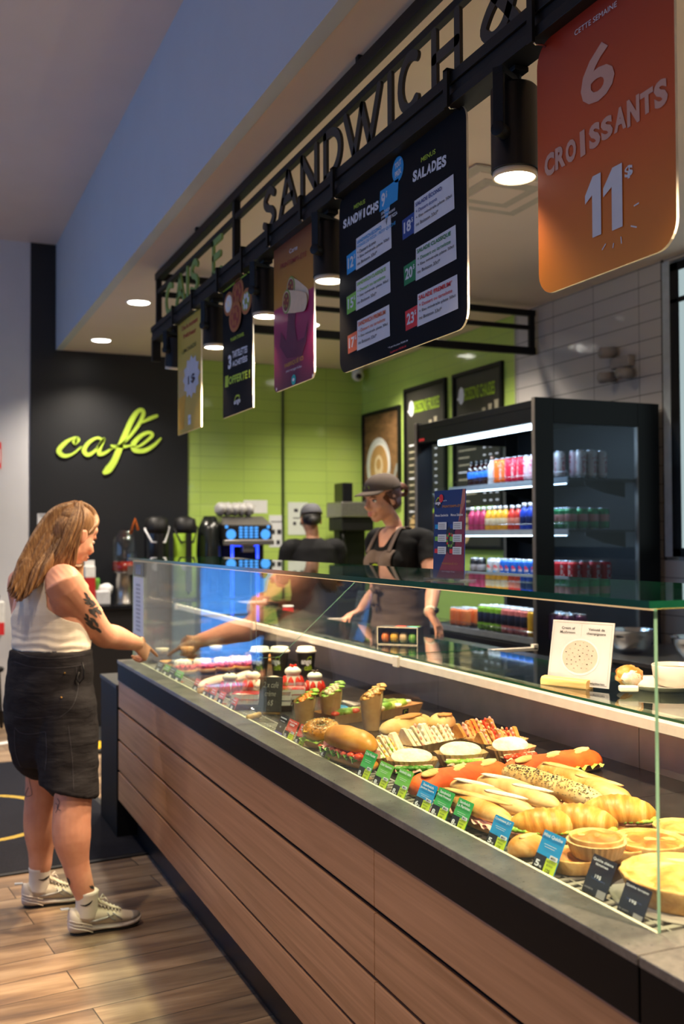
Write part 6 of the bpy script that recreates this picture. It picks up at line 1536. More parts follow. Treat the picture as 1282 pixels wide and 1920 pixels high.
f.rect(m, W_*.485, H_*.76, W_*.488, H_*.95, 3); f.rect(m, W_*.06, H_*.03+.012, W_*.24, H_*.04+.012, 0); f.text(m, 'végétarien', W_*.70, H_*.03, W_*.93, H_*.075, 0, .01)
f.disc(m, W_*.50, H_*.44, W_*.31, 1, 1, H_*.285, 36); f.disc(m, W_*.50, H_*.445, W_*.285, 2, 2, H_*.255, 36)
rr = random.Random(2)
for i in range(34): a_ = i*2.4; q = .25*sqrt(i/34); f.disc(m, W_*(.5+q*cos(a_)), H_*(.45+q*.9*sin(a_)), W_*rr.uniform(.006, .016), 3 if i % 3 else 4, 3, H_*rr.uniform(.004, .012), 8)
for (u0_, v0_, u1_, v1_) in ((.03, .03, .97, .034), (.03, .966, .97, .97), (.03, .03, .033, .97), (.967, .03, .97, .97)): f.rect(m, W_*u0_, H_*v0_, W_*u1_, H_*v1_, 3)
build(m, 'print', [PDARK, M('bowl_rim_print', 'c9c4c8', .5), M('soup_print', 'b0a196', .5), M('taupe_print', '857a74', .5), M('mushroom_print', '4d423e', .5)], o, local=True)
m = MB(); m.prism([(-.008, 0), (.030, 0), (.030, .022), (.018, .026), (-.002, .024), (-.008, .016)], (0, 0, 0), (0, 1, 0), (0, 0, 1), (1, 0, 0), Lb); build(m, 'wooden_holder', food('beech_wood', ['b98a50', 'd0a468', 'dcb880'], 10, .45, .2, stretch=(1, 8, 8)), o, local=True, bevel=.003)
PC = P(1243, 1292, 'Z', ZS)
o = thing('soup_plate', 'white plate on the glass shelf at the near corner', 'plate', (PC.x, PC.y, ZS+.0005)); CHINA = M('white_china', 'e6dfd6', .2, 0, .02)
build(MB().lathe((0, 0, 0), [(0, .002), (.07, .002), (.074, 0), (.08, .003), (.118, .016), (.128, .020), (.129, .022), (.118, .020), (.085, .008), (0, .006)], 48), 'plate_body', CHINA, o, local=True)
o = thing('soup_bowl', 'white bowl of cream soup on the white plate', 'bowl', (PC.x+.035, PC.y-.02, ZS+.007))
build(MB().lathe((0, 0, 0), [(.035, 0), (.055, .006), (.068, .03), (.072, .062), (.071, .064), (.068, .062), (.062, .03), (.05, .012), (0, .010)], 40), 'bowl_body', CHINA, o, local=True)
build(MB().lathe((0, 0, 0), [(0, .0525), (.066, .052)], 32), 'soup', food('cream_soup', ['d8c4a4', 'e4d4b8', 'ecdfc8'], 30, .25, .3), o, local=True)
q = P(1180, 1288, 'Z', ZS+.01); o = thing('bread_slice', 'torn piece of bread with a dark crust on the white plate', 'bread', (q.x, q.y, ZS+.0145), .3)
m = MB(); m.ell((0, 0, .026), (.048, .032, .030), 0, 22, 14, None, lambda d, q_: q_*(1+.30*noise.noise(d*2.6))); build(m, 'crust', CRUST, o, local=True)
m = MB(); m.ell((-.012, -.016, .024), (.040, .020, .022), 0, 20, 12, None, lambda d, q_: q_*(1+.22*noise.noise(d*4))); build(m, 'crumb', CRUMB, o, local=True)
q = P(1178, 1296, 'Z', ZS+.012); o = thing('butter_pack', 'small white butter pack leaning on the torn bread', 'butter', (q.x, q.y, ZS+.0115), -.5)
build(MB().bx(-.026, .026, -.012, .012, 0, .016), 'wrapper', M('white_wrapper', 'e4ded4', .4), o, local=True, bevel=.004)
q = P(540, 1153, 'Z', 1.011); o = thing('lidded_pot', 'small red lidded pot left on the staff side counter', 'pot', (q.x, q.y, 1.0105))
build(MB().lathe((0, 0, 0), [(.03, 0), (.034, .004), (.034, .045), (.03, .05)], 20), 'pot', PRED, o, local=True); build(MB().lathe((0, 0, 0), [(.034, .0502), (.036, .052), (.034, .06), (0, .062)], 20), 'lid', WHITE, o, local=True)
# menu flyer on the glass top
a, b = P(812, 1084, 'Z', 1.402), P(870, 1088, 'Z', 1.402); an = atan2(b.y-a.y, b.x-a.x); Lb = (b-a).length; H_ = .206
o = thing('menu_flyer', 'navy and maroon menu flyer in a clear holder on the glass top', 'flyer', (a.x, a.y, 1.4005), an)
T = Matrix.Rotation(-.03, 4, 'X')
m = MB().bx(-.012, Lb+.012, -.02, .025, 0, .003).bx(-.005, Lb+.005, -.005, -.003, .003, .022).bx(-.005, Lb+.005, .003, .005, .003, .022); build(m, 'clear_base', glassmat('holder_plastic', (.93, .92, .94), 2.5, .1), o, local=True)
m = MB(); m.bx(0, Lb, -.0008, .0008, .004, H_, 0, T); build(m, 'sheet', M('navy_sheet', '13286a', .35, 0, .05, 5), o, local=True)
f = Face(T @ V((0, -.001, .004)), (1, 0, 0), T.to_3x3() @ V((0, 0, 1)), .0004); m = MB(); h = H_-.004
f.poly(m, [(Lb*.12, 0), (Lb, 0), (Lb, h*.86), (Lb*.80, h*.62)], 0, 1); f.poly(m, [(Lb, h*.86), (Lb*.8, h*.62), (Lb*.92, h), (Lb, h)], 1, 1)
f.disc(m, Lb*.14, h*.86, Lb*.09, 2, 2); f.stroke(m, spline([(Lb*.07, h*.88), (Lb*.14, h*.92), (Lb*.20, h*.90)], 5), .003, 3, 3); f.text(m, 'ange', Lb*.05, h*.83, Lb*.22, h*.87, 4, .05, lv=3); f.disc(m, Lb*.24, h*.91, Lb*.07, 5, 3)
f.text(m, 'carte', Lb*.3, h*.875, Lb*.42, h*.89, 4, .01); f.text(m, 'PRINTEMPS-ÉTÉ', Lb*.28, h*.80, Lb*.92, h*.835, 6, .03); f.text(m, 'Menus Sandwichs', Lb*.05, h*.70, Lb*.48, h*.73, 4, .02); f.text(m, 'Menus Salades', Lb*.56, h*.70, Lb*.94, h*.73, 4, .02)
f.disc(m, Lb*.56, h*.43, Lb*.16, 2, 2, Lb*.24)
for i in range(14): f.disc(m, Lb*(.56+.1*cos(i*2.4)), h*(.43+.07*sin(i*2.4)), Lb*.025, (5, 7, 8)[i % 3], 3)
for c_i, u in ((0, .06), (1, .55)):
    for r_i in range(3):
        v = h*(.55-.14*r_i); f.rect(m, Lb*(u+.1), v, Lb*(u+.38), v+h*.085, 4, 4); f.rect(m, Lb*u, v+h*.01, Lb*(u+.1), v+h*.06, (9, 7, 5)[r_i] if c_i == 0 else (10, 7, 5)[r_i], 4)
        for k in range(3): f.rect(m, Lb*(u+.13), v+h*(.015+.022*k), Lb*(u+.33), v+h*(.022+.022*k), 11, 5)
f.text(m, 'FABRIQUÉ ICI', Lb*.3, h*.15, Lb*.8, h*.18, 6, .02); f.text(m, 'pour voyager là-bas', Lb*.3, h*.06, Lb*.72, h*.085, 4, .01)
build(m, 'print', [M('maroon_flyer', '8a2436', .4), M('salmon_flyer', 'b4705c', .4), PDARK, LIME, WPRINT, PRED, M('copper_flyer', 'a8703a', .5), PLG, M('olive_flyer', '6d7a30', .5), PBLUE, PDBLUE, TGREY], o, local=True)
# ------------------------------------------------------------------ people
def skinmat(name, cols, rough=.5):
    t = NT(name); t.set(rough, 0, .35); mp = t.coord(); n1 = t.noise(mp, 14, 4); r = t.ramp([(.3, srgb(cols[0])), (.7, srgb(cols[1]))]); t.l(n1, 'Fac', r, 'Fac'); t.l(r, 'Color', t.p, 'Base Color')
    t.p.inputs['Subsurface Weight'].default_value = .12; t.p.inputs['Subsurface Radius'].default_value = (.012, .005, .003); t.p.inputs['Subsurface Scale'].default_value = .6
    n2 = t.noise(mp, 260, 2); t.bump(n2, 'Fac', .06, .001); return t.m
SKIN = skinmat('fair_skin', ('c98d72', 'd8a086')); SKINW = skinmat('server_skin', ('cf9478', 'dba68c')); SKIN2 = skinmat('tan_skin', ('9a6a50', 'a87a60'))
def cloth(name, c, scale=180, bump=.25, var=.12, rough=.85, wr=0):
    t = NT(name); t.set(rough, 0, .2); mp = t.coord(); n1 = t.noise(mp, 6, 4); c = srgb(c)
    r = t.ramp([(.3, tuple(x*(1-var) for x in c[:3])+(1,)), (.7, tuple(min(1, x*(1+var)) for x in c[:3])+(1,))]); t.l(n1, 'Fac', r, 'Fac'); t.l(r, 'Color', t.p, 'Base Color')
    if wr:
        n2 = t.noise(t.coord((3, 3, 14)), 3.0, 4, .5, .6); b1 = t.n('Bump'); b1.inputs['Strength'].default_value = wr; b1.inputs['Distance'].default_value = .02; t.l(n2, 'Fac', b1, 'Height')
        n3 = t.noise(mp, scale, 2); b2 = t.bump(n3, 'Fac', bump, .001); t.l(b1, 'Normal', b2, 'Normal')
    else:
        n3 = t.noise(mp, scale, 2); t.bump(n3, 'Fac', bump, .002)
    return t.m
def remesh(mb, voxel, smooth_it=6, fac=.5):
    me = bpy.data.meshes.new('tmp'); me.from_pydata([V(p) for p in mb.v], [], mb.f); me.validate()
    bm = bmesh.new(); bm.from_mesh(me); bmesh.ops.recalc_face_normals(bm, faces=bm.faces); bm.to_mesh(me); bm.free()
    o = bpy.data.objects.new('tmp', me); COL.objects.link(o)
    r = o.modifiers.new('r', 'REMESH'); r.mode = 'VOXEL'; r.voxel_size = voxel
    s = o.modifiers.new('s', 'SMOOTH'); s.iterations = smooth_it; s.factor = fac
    bpy.context.view_layer.update()
    dg = bpy.context.evaluated_depsgraph_get(); out = bpy.data.meshes.new_from_object(o.evaluated_get(dg))
    bpy.data.objects.remove(o); bpy.data.meshes.remove(me); return out
def part(me, name, mats, parent, label=None):
    """give an evaluated mesh (world coordinates) to its person"""
    me.name = name; me.transform(Matrix.Translation(-chain(parent))); me.materials.clear()
    for m in (mats if isinstance(mats, list) else [mats]): me.materials.append(m)
    me.polygons.foreach_set('use_smooth', [True]*len(me.polygons))
    o = bpy.data.objects.new(name, me); COL.objects.link(o); o.parent = parent
    if label: o['label'] = label
    return o
def shell(me, keep, off, it=12, fold=None):
    """cloth patch: the body faces for which keep(centre) holds, pushed out along the normal, edge smoothed"""
    bm = bmesh.new(); bm.from_mesh(me)
    bmesh.ops.delete(bm, geom=[f for f in bm.faces if not keep(f.calc_center_median())], context='FACES')
    # keep the largest island
    bm.faces.ensure_lookup_table(); seen = set(); best = []
    for f in bm.faces:
        if f.index in seen: continue
        st = [f]; isl = []; seen.add(f.index)
        while st:
            g = st.pop(); isl.append(g)
            for e in g.edges:
                for h in e.link_faces:
                    if h.index not in seen: seen.add(h.index); st.append(h)
        if len(isl) > len(best): best = isl
    bs = set(best); bmesh.ops.delete(bm, geom=[f for f in bm.faces if f not in bs], context='FACES')
    bm.normal_update()
    for k in range(it):
        new = {}
        for v in bm.verts:
            bl = [e.other_vert(v) for e in v.link_edges if e.is_boundary]
            if len(bl) == 2: new[v] = (v.co*2+bl[0].co+bl[1].co)/4
        for v, c in new.items(): v.co = c
    for v in bm.verts:
        d = off+(fold(v.co) if fold else 0); v.co = v.co+v.normal*d
    out = bmesh.ops.solidify(bm, geom=list(bm.faces), thickness=.003) if False else None
    r = bpy.data.meshes.new('shell'); bm.to_mesh(r); bm.free(); return r
def tor(m, rings, n=26):
    """torso / limb of oriented ellipses: (centre, lateral dir, lateral r, depth dir, depth r front, back)"""
    out = []
    for c, l, rl, d, rf, rb in rings:
        c, l, d = V(c), V(l), V(d)
        out.append([c+l*(rl*cos(2*pi*k/n))+d*((rf if sin(2*pi*k/n) > 0 else rb)*sin(2*pi*k/n)) for k in range(n)])
    m.loft(out)
def frame3(f, up=(0, 0, 1)):
    f = V(f).normalized(); r = f.cross(V(up)).normalized(); u = r.cross(f); return r, f, u
def head(m, c, f, s=1.0, up=(0, 0, 1), ears=True):
    r, f, u = frame3(f, up); c = V(c)
    T = Matrix(((r.x*s, f.x*s, u.x*s, c.x), (r.y*s, f.y*s, u.y*s, c.y), (r.z*s, f.z*s, u.z*s, c.z), (0, 0, 0, 1)))
    E = lambda p, q: m.add(*ellm(p, q), 0, True, T)
    def ellm(p, q):
        t = MB(); t.ell(p, q, 0, 20, 14); return t.v, t.f
    E((0, -.012, .036), (.074, .094, .082)); E((0, .030, -.020), (.060, .062, .085)); E((0, .010, -.055), (.055, .06, .045)); E((0, .060, -.088), (.026, .024, .022)); E((0, .045, -.075), (.042, .034, .030))
    E((0, .080, .026), (.044, .014, .012)); E((0, .066, .05), (.05, .024, .03))
    for q in (-1, 1): E((q*.036, .062, -.028), (.024, .024, .024))
    t = MB(); t.tube([(0, .086, .018), (0, .098, .0), (0, .112, -.022), (0, .104, -.034)], [.008, .0095, .0125, .010], 12, dome=True)
    for q in (-1, 1): t.ell((q*.0105, .096, -.030), (.008, .012, .0085), 0, 10, 8)
    t.ell((0, .091, -.056), (.021, .0105, .006), 0, 14, 8); t.ell((0, .090, -.067), (.018, .0105, .007), 0, 14, 8); t.ell((0, .084, -.06), (.03, .012, .02), 0, 14, 8)
    if ears:
        for q in (-1, 1): t.ell((q*.075, -.004, -.008), (.009, .018, .031), 0, 12, 10); t.tube([(q*.076, .008, -.02), (q*.083, -.010, .016), (q*.080, -.022, .012), (q*.076, -.012, -.030)], .005, 8)
    m.add(t.v, t.f, 0, True, T); return T
def face_parts(T, parent, brow, lips):
    m = MB(); k = MB(); b = MB(); p = MB()
    for q in (-1, 1):
        m.ell((q*.031, .0775, .004), (.0135, .0085, .0075), 0, 14, 10, None); k.ell((q*.031, .0835, .003), (.0055, .0035, .0058), 0, 12, 8)
        b.tube([(q*.014, .093, .021), (q*.030, .091, .026), (q*.048, .078, .021)], [.003, .0035, .0015], 8)
        p.tube([(q*.019, .084, .008), (q*.031, .0865, .0115), (q*.046, .077, .007)], [.0018, .0022, .0014], 7)
    for mm in (m, k, b, p): mm.v = [tuple(T @ V(v)) for v in mm.v]
    build(m, 'eye', M('eye_white', 'd8d2cc', .2), parent); build(k, 'iris', M('dark_iris', '3a2a20', .15), parent); build(b, 'eyebrow', brow, parent); build(p, 'eyelid', brow, parent)
    l = MB(); l.ell((0, .0985, -.0555), (.0185, .0055, .0040), 0, 16, 8); l.ell((0, .0985, -.0665), (.016, .0055, .0050), 0, 16, 8); l.v = [tuple(T @ V(v)) for v in l.v]; build(l, 'lips', lips, parent)
def hand(m, wrist, d, n, side, curls, s=1.0, thumb=.5, spread=.16):
    """palm plus five fingers. d: towards the fingers, n: out of the back of the hand, side: +1 thumb on +t"""
    d = V(d).normalized(); n = V(n); n = (n-d*n.dot(d)).normalized(); t = d.cross(n)*side; w = V(wrist)
    pr = []
    for k, (x, hw, th) in enumerate(((-.02, .027, .021), (.01, .032, .019), (.045, .040, .015), (.085, .041, .0125))): pr.append((w+d*x*s, t, hw*s, n, th*s, th*s))
    tor(m, pr, 16)
    L = ((.040, .026, .020), (.045, .029, .022), (.042, .027, .021), (.032, .021, .018))
    for i in range(4):
        b = w+d*(.078-.004*abs(i-1))*s+t*(.030-.020*i)*s; a = 0; dd = (d+t*(spread*(1.2-i*.8)*.5)).normalized(); pts = [b-d*.02*s, b]; c = curls[i]
        for j, l in enumerate(L[i]):
            a += c*(1.0, 1.15, .7)[j]; q = (dd*cos(a)-n*sin(a)).normalized(); pts.append(pts[-1]+q*l*s)
        rr = [.0095, .0098, .0088, .0082, .0072] if i < 3 else [.0085, .0086, .0078, .0072, .0063]
        m.tube(pts, [x*s for x in rr], 10, dome=True)
    b = w+d*.018*s+t*.026*s-n*.004*s; q1 = (d*.62+t*.72-n*.30*thumb).normalized(); q2 = (d*.85+t*(.35-.3*thumb)-n*.5*thumb).normalized(); q3 = (d*.9+t*(.1-.6*thumb)-n*.6*thumb).normalized()
    m.tube([b-q1*.012*s, b+q1*.034*s, b+q1*.034*s+q2*.030*s, b+q1*.034*s+q2*.030*s+q3*.026*s], [.014*s, .0125*s, .0105*s, .0088*s], 12, dome=True)
def limb(m, pts, rad, sub=4, n=18, ref=None):
    p = spline([tuple(q) for q in pts], sub); k = len(pts)-1; rr = []
    for i in range(len(p)):
        u = i/sub; j = min(int(u), k-1); f = u-j; a, b = rad[j], rad[j+1]
        a = a if isinstance(a, tuple) else (a, a); b = b if isinstance(b, tuple) else (b, b); f = f*f*(3-2*f); rr.append((a[0]*(1-f)+b[0]*f, a[1]*(1-f)+b[1]*f))
    m.tube(p, rr, n, dome=True, ref=ref)
def bvh(me, off=None):
    return BVHTree.FromPolygons([v.co.copy() for v in me.vertices], [tuple(p.vertices) for p in me.polygons])

# ---- the shopper
J = lambda x, y, d: P(x, y, 'Y', d)
sh = thing('person', 'person in a cream tank top and black shorts pointing into the glass case', 'person', (.62, 4.18, 0))
dF, dR = V((.80, .60, 0)), V((.60, -.80, 0)); UPV = V((0, 0, 1))
b = MB()
pel, wai, che, uch = J(93, 1318, 4.22), J(95, 1222, 4.23), J(92, 1148, 4.24), J(100, 1098, 4.23)
nb = J(108, 1068, 4.22)
tor(b, [(pel-UPV*.16, dR, .15, dF, .10, .11), (pel-UPV*.09, dR, .172, dF, .115, .135), (pel, dR, .174, dF, .125, .142), (pel+(wai-pel)*.5, dR, .178, dF, .135, .138), (wai, dR, .168, dF, .14, .125),
        (wai+(che-wai)*.5, dR, .165, dF, .14, .120), (che, dR, .168, dF, .14, .125), (uch, dR, .165, dF, .105, .115), (uch+(nb-uch)*.7, dR, .11, dF, .07, .085), (nb+UPV*.005, dR, .06, dF, .055, .06)], 32)
for q in (-1, 1): b.ell(che+dF*.115+dR*(.075*q)-UPV*.015, (.075, .075, .07), 0, 16, 12)
rsh, lsh = J(118, 1093, 4.08), uch-dR*.165+UPV*.012
elb, wri = J(190, 1187, 4.22), J(256, 1207, 4.42)
limb(b, [uch+dR*.09+UPV*.005, rsh, rsh+(elb-rsh)*.45, elb, elb+(wri-elb)*.35, wri], [.062, .072, .064, .052, .050, .031], 5, 20)
lel, lwr = lsh+V((.02, .05, -.27)), lsh+V((.17, .06, -.46))
limb(b, [uch-dR*.09, lsh, lsh+(lel-lsh)*.5, lel, lel+(lwr-lel)*.4, lwr], [.06, .066, .058, .046, .042, .028], 5, 18)
# legs
rhip, lhip = pel+dR*.088-UPV*.06, pel-dR*.088-UPV*.06
rkn, lkn = J(137, 1497, 4.03), J(80, 1468, 4.36)
rca, lca = J(134, 1560, 4.0), J(77, 1540, 4.36)
ran, lan = V((.650, 3.988, .115)), V((.520, 4.356, .115))
limb(b, [rhip, rhip+(rkn-rhip)*.5, rkn+V((.0, 0, .03)), rca+V((.0, 0, 0)), J(145, 1630, 3.99), ran, ran-UPV*.05], [.105, .092, .071, .073, .048, .037, .035], 5, 22)
limb(b, [lhip, lhip+(lkn-lhip)*.5, lkn+V((0, 0, .03)), lca, J(76, 1610, 4.355), lan, lan-UPV*.05], [.105, .092, .069, .071, .047, .037, .035], 5, 22)
hc = J(137, 1004, 4.25); hf = V((.80, .46, -.42))
limb(b, [nb-UPV*.03, nb+UPV*.01, hc-UPV*.06-hf*.03], [.062, .056, .054], 4, 18)
TH = head(b, hc, hf, 1.0)
tip = P(302, 1227, 'X', 1.062)
hd = (tip-wri).normalized()
hand(b, wri, (hd*.95+V((0, -.10, -.30))), V((.25, -.80, .45)), -1, (.06, .75, .95, 1.0), 1.0, .7)
hand(b, lwr, (.75, .1, -.65), V((-.4, .6, .5)), 1, (.3, .35, .4, .45), .92, .3)
body = remesh(b, .0048, 5, .5)
tree = bvh(body)
def segd(p, a, c):
    t = max(0, min(1, (p-a).dot(c-a)/(c-a).length_squared)); return (p-a-(c-a)*t).length
def keep_tank(p):
    l = (p-uch).dot(dR); z = p.z; hem = 1.055-.012*((p-wai).dot(dF))
    if z < hem or z > 1.395: return False
    if segd(p, elb, wri) < .07 or segd(p, lel, lwr) < .06: return False
    if segd(p, rsh, elb) < .076 and l > .10 and z > 1.02 and (p-uch).dot(dR) > .13-.0*z: return False
    if segd(p, lsh, lel) < .072 and l < -.12: return False
    f = (p-uch).dot(dF)
    if z > 1.16:
        lim = .066+max(0, (1.345-z))*.10+max(0, 1.225-z)*1.15
        if abs(l) > lim: return False
        if z > (1.335 if f < 0 else 1.29) and abs(l) < .042: return False
    return True
tank = shell(body, keep_tank, .0045, 14, lambda c: .0022*sin(c.z*170+noise.noise(c*9)*5)*max(0, min(1, (1.17-c.z)/.1))+.0018*sin(c.dot(dR)*90)*max(0, (c.z-1.1)))
part(body, 'body', SKIN, sh)
tk = part(tank, 'tank_top', cloth('cream_rib_jersey', 'd9d0c0', 420, .2, .06, .85, .12), sh, 'cream racerback tank top')
sf = tk.modifiers.new('thick', 'SOLIDIFY'); sf.thickness = .004
# shorts
b = MB()
tor(b, [(wai+UPV*.012-dF*.004, dR, .178, dF, .150, .138), (wai-UPV*.05, dR, .184, dF, .150, .150), (pel+UPV*.03, dR, .186, dF, .138, .157), (pel-UPV*.07, dR, .188, dF, .134, .157), (pel-UPV*.15, dR, .180, dF, .124, .146), (pel-UPV*.24, dR, .16, dF, .11, .12)], 32)
def shortleg(hip, hem, rt, rb, side):
    limb(b, [hip+UPV*.06, hip+(hem-hip)*.35, hip+(hem-hip)*.7], [rt, rt*.99, rb*1.0], 5, 24)
    d = (hem-hip).normalized(); m0 = hip+(hem-hip)*.35
    rings = []
    for k in range(7):
        u = .35+.65*k/6; c = hip+(hem-hip)*u; r_ = rt*(1-u)+rb*u*1.0
        rings.append([c+V((cos(a)*r_*(1+.03*sin(a*5+u*7)), sin(a)*r_*(1+.03*cos(a*4+u*5)), .028*(-cos(a))*(u > .9))) for a in [2*pi*j/28 for j in range(28)]])
    b.loft(rings)
rhem, lhem = J(131, 1484, 4.04), J(82, 1448, 4.35)
shortleg(rhip, rhem, .124, .110, 1); shortleg(lhip, lhem, .12, .105, -1)
shm = remesh(b, .007, 5, .5)
for v in shm.vertices:
    q = v.co; k = noise.noise(V((q.x*9, q.y*9, q.z*16)))*.007+noise.noise(V((q.x*25, q.y*25, q.z*40)))*.002
    v.co = q+v.normal*k
stree = bvh(shm)
so = part(shm, 'shorts', cloth('black_denim', '1d1b1e', 300, .35, .2, .85, .25), sh, 'knee-length black denim shorts')
def proj(tr, px, lift=.002):
    d = (r3*((px[0]-641)/FPX)+u3*(-(px[1]-960)/FPX)+f2).normalized(); h = tr.ray_cast(CAM, d)
    return (h[0]+h[1]*lift, h[1]) if h[0] is not None else (None, None)
def ontop(tr, m, pts, w, mi=0, lift=.002, n=6):
    """thin ribbon laid on a surface, seen through the sight lines of the given pixels"""
    pp = spline(pts, n); L = []
    for i, q in enumerate(pp):
        a = V(pp[max(i-1, 0)]); c = V(pp[min(i+1, len(pp)-1)]); t = (c-a); t = t.normalized() if t.length > 1e-6 else V((1, 0)); nn = V((-t.y, t.x))
        ww = w if not isinstance(w, (list, tuple)) else w[0]+(w[-1]-w[0])*i/(len(pp)-1) if len(w) == 2 else w[1]*sin(pi*i/(len(pp)-1))+w[0]
        x, _ = proj(tr, (q[0]+nn.x*ww, q[1]+nn.y*ww), lift); y, _ = proj(tr, (q[0]-nn.x*ww, q[1]-nn.y*ww), lift)
        L.append((x, y) if x is not None and y is not None and (x-y).length < .1 else None)
    for i in range(len(L)-1):
        if L[i] and L[i+1] and (L[i][0]-L[i+1][0]).length < .08: m.add([L[i][0], L[i][1], L[i+1][1], L[i+1][0]], [(0, 1, 2, 3)], mi)
m = MB()
for pts in ([(28, 1344), (55, 1347), (100, 1343)], [(28, 1364), (40, 1374), (60, 1376), (85, 1372)], [(86, 1372), (88, 1410), (85, 1445)], [(28, 1368), (30, 1410), (40, 1440)], [(142, 1250), (146, 1290), (135, 1325), (112, 1345)], [(128, 1360), (135, 1420), (138, 1480)], [(30, 1222), (60, 1232), (110, 1234), (158, 1228)], [(27, 1240), (60, 1250), (110, 1252), (160, 1246)]): ontop(stree, m, pts, .45, 0, .0022)
build(m, 'stitching', M('grey_stitching', '35333a', .8), sh)
m = MB(); q, nn = proj(stree, (152, 1256), .006)
if q: m.tube([q+V((.0, 0, .03)), q+V((.006, -.012, .0)), q+V((.004, -.014, -.03)), q+V((-.012, -.012, -.05)), q+V((-.022, -.01, -.03)), q+V((-.012, -.008, -.006))], .0035, 8)
for px in ((121, 1262), (115, 1308)):
    q, nn = proj(stree, px, .002)
    if q: m.ell(q, (.004, .004, .004), 1, 10, 6)
build(m, 'belt_ring', [BLACK, M('brass', 'b08a4a', .3, .9)], sh)
# tattoos
m = MB()
def leaf(a, c, w=3.2): ontop(tree, m, [a, ((a[0]+c[0])/2+1, (a[1]+c[1])/2), c], (.2, w, .2), 0, .0012, 5)
for a, c, w in (((157, 1110), (165, 1121), 2), ((160, 1118), (170, 1126), 2.2), ((155, 1122), (168, 1130), 2), ((158, 1130), (172, 1133), 2.4), ((164, 1124), (178, 1132), 2.4), ((167, 1138), (180, 1132), 2.6), ((170, 1146), (184, 1138), 3), ((166, 1142), (178, 1152), 4.5), ((176, 1142), (190, 1150), 3), ((182, 1148), (191, 1152), 2),
                ((159, 1150), (166, 1160), 2.4), ((157, 1158), (168, 1166), 2.4), ((163, 1162), (174, 1172), 3.4), ((168, 1158), (180, 1168), 3), ((160, 1166), (172, 1176), 2.6), ((166, 1172), (180, 1180), 3.2), ((176, 1164), (184, 1176), 2.6), ((178, 1176), (190, 1186), 2.4), ((172, 1150), (182, 1158), 2)): leaf(a, c, w)
ontop(tree, m, [(160, 1112), (168, 1130), (180, 1146), (188, 1160)], .5); ontop(tree, m, [(160, 1152), (168, 1166), (180, 1180), (188, 1186)], .6)
for pts in ([(55, 1460), (58, 1475), (60, 1490), (48, 1492), (54, 1476)], [(108, 1497), (112, 1505), (108, 1515), (114, 1520)], [(105, 1506), (110, 1512), (105, 1524)]): ontop(tree, m, pts, .5)
leaf((167, 1661), (173, 1667), 1.6); leaf((171, 1660), (175, 1668), 1.4); leaf((126, 1645), (131, 1660), 2)
build(m, 'tattoo', M('tattoo_ink', '3c3a3c', .6), sh, label='dark foliage tattoos on arm and legs')
# hair
HAIRC = NT('chestnut_hair'); HAIRC.set(.38, 0, .5); n1 = HAIRC.noise(HAIRC.coord((60, 60, 5)), 3.0, 5, .6, .3); rr_ = HAIRC.ramp([(.25, srgb('523521')), (.5, srgb('86603c')), (.75, srgb('bd9666'))]); HAIRC.l(n1, 'Fac', rr_, 'Fac'); HAIRC.l(rr_, 'Color', HAIRC.p, 'Base Color'); HAIRC.bump(n1, 'Fac', .6, .004)
m = MB(); r_h, f_h, u_h = frame3(hf); rr = random.Random(11)
m.ell(hc-f_h*.014+u_h*.038, (.001,)*3, 0, 4, 3)
capm = MB(); capm.ell((0, -.020, .046), (.081, .098, .084), 0, 26, 18); capm.ell((0, -.04, .0), (.08, .085, .09), 0, 24, 16)
m.add(capm.v, capm.f, 0, True, TH)
def lock(pts, r0, wob=.3):
    p = spline([tuple(q) for q in pts], 7); n = len(p); ph = rr.uniform(0, 6)
    p = [V(q)+V((.003*sin(ph+i*.5), .004*cos(ph*2+i*.4), 0))*(i/n) for i, q in enumerate(p)]
    m.tube(p, [(r0*(.55+.9*sin(min(1, .15+i/n*1.1)*pi*.62)**1)*(1 if i < n*.75 else max(.12, (n-1-i)/(n*.25))), r0*.5*(1 if i < n*.8 else max(.15, (n-1-i)/(n*.2)))) for i in range(n)], 8, 0, True, None, True)
GA = [(140, 946), (104, 962), (70, 1008), (42, 1060), (14, 1108)]; GB_ = [(142, 944), (118, 975), (88, 1030), (60, 1082), (36, 1130)]
GC = [(146, 944), (132, 980), (114, 1028), (92, 1064), (66, 1102)]; GD = [(150, 943), (158, 972), (148, 1008), (141, 1042), (138, 1070)]
for layer, (dy0, dy1) in enumerate(((4.165, 4.10), (4.19, 4.15), (4.27, 4.20), (4.33, 4.27))):
    for k in range(26):
        u = k/25*2.0+rr.uniform(-.05, .05); u = max(0, min(1.999, u)); a, c = ((GA, GB_), (GB_, GC))[int(u)]; f = u-int(u)
        pts = []; ln = rr.uniform(.90, 1.04)
        for i in range(5):
            x = a[i][0]*(1-f)+c[i][0]*f; y = a[i][1]*(1-f)+c[i][1]*f
            if i == 4: x = x*ln+(1-ln)*(a[3][0]*(1-f)+c[3][0]*f); y = y*ln+(1-ln)*(a[3][1]*(1-f)+c[3][1]*f)
            dep = (4.22, (4.22+dy0)/2 if layer < 2 else (4.26+dy0)/2, dy0, (dy0+dy1)/2, dy1)[i]
            pts.append(J(x+rr.uniform(-2, 2), y+rr.uniform(-2, 2), dep+rr.uniform(-.006, .006)))
        lock(pts, rr.uniform(.013, .019))
for k in range(26):
    f = k/25; pts = []
    for i in range(5):
        x = GC[i][0]*(1-f)+GD[i][0]*f; y = GC[i][1]*(1-f)+GD[i][1]*f; dep = (4.21, 4.165, 4.145, 4.145, 4.14)[i]; pts.append(J(x+rr.uniform(-1.5, 1.5), y+rr.uniform(-2, 2), dep+.012*f))
    lock(pts, rr.uniform(.010, .015))
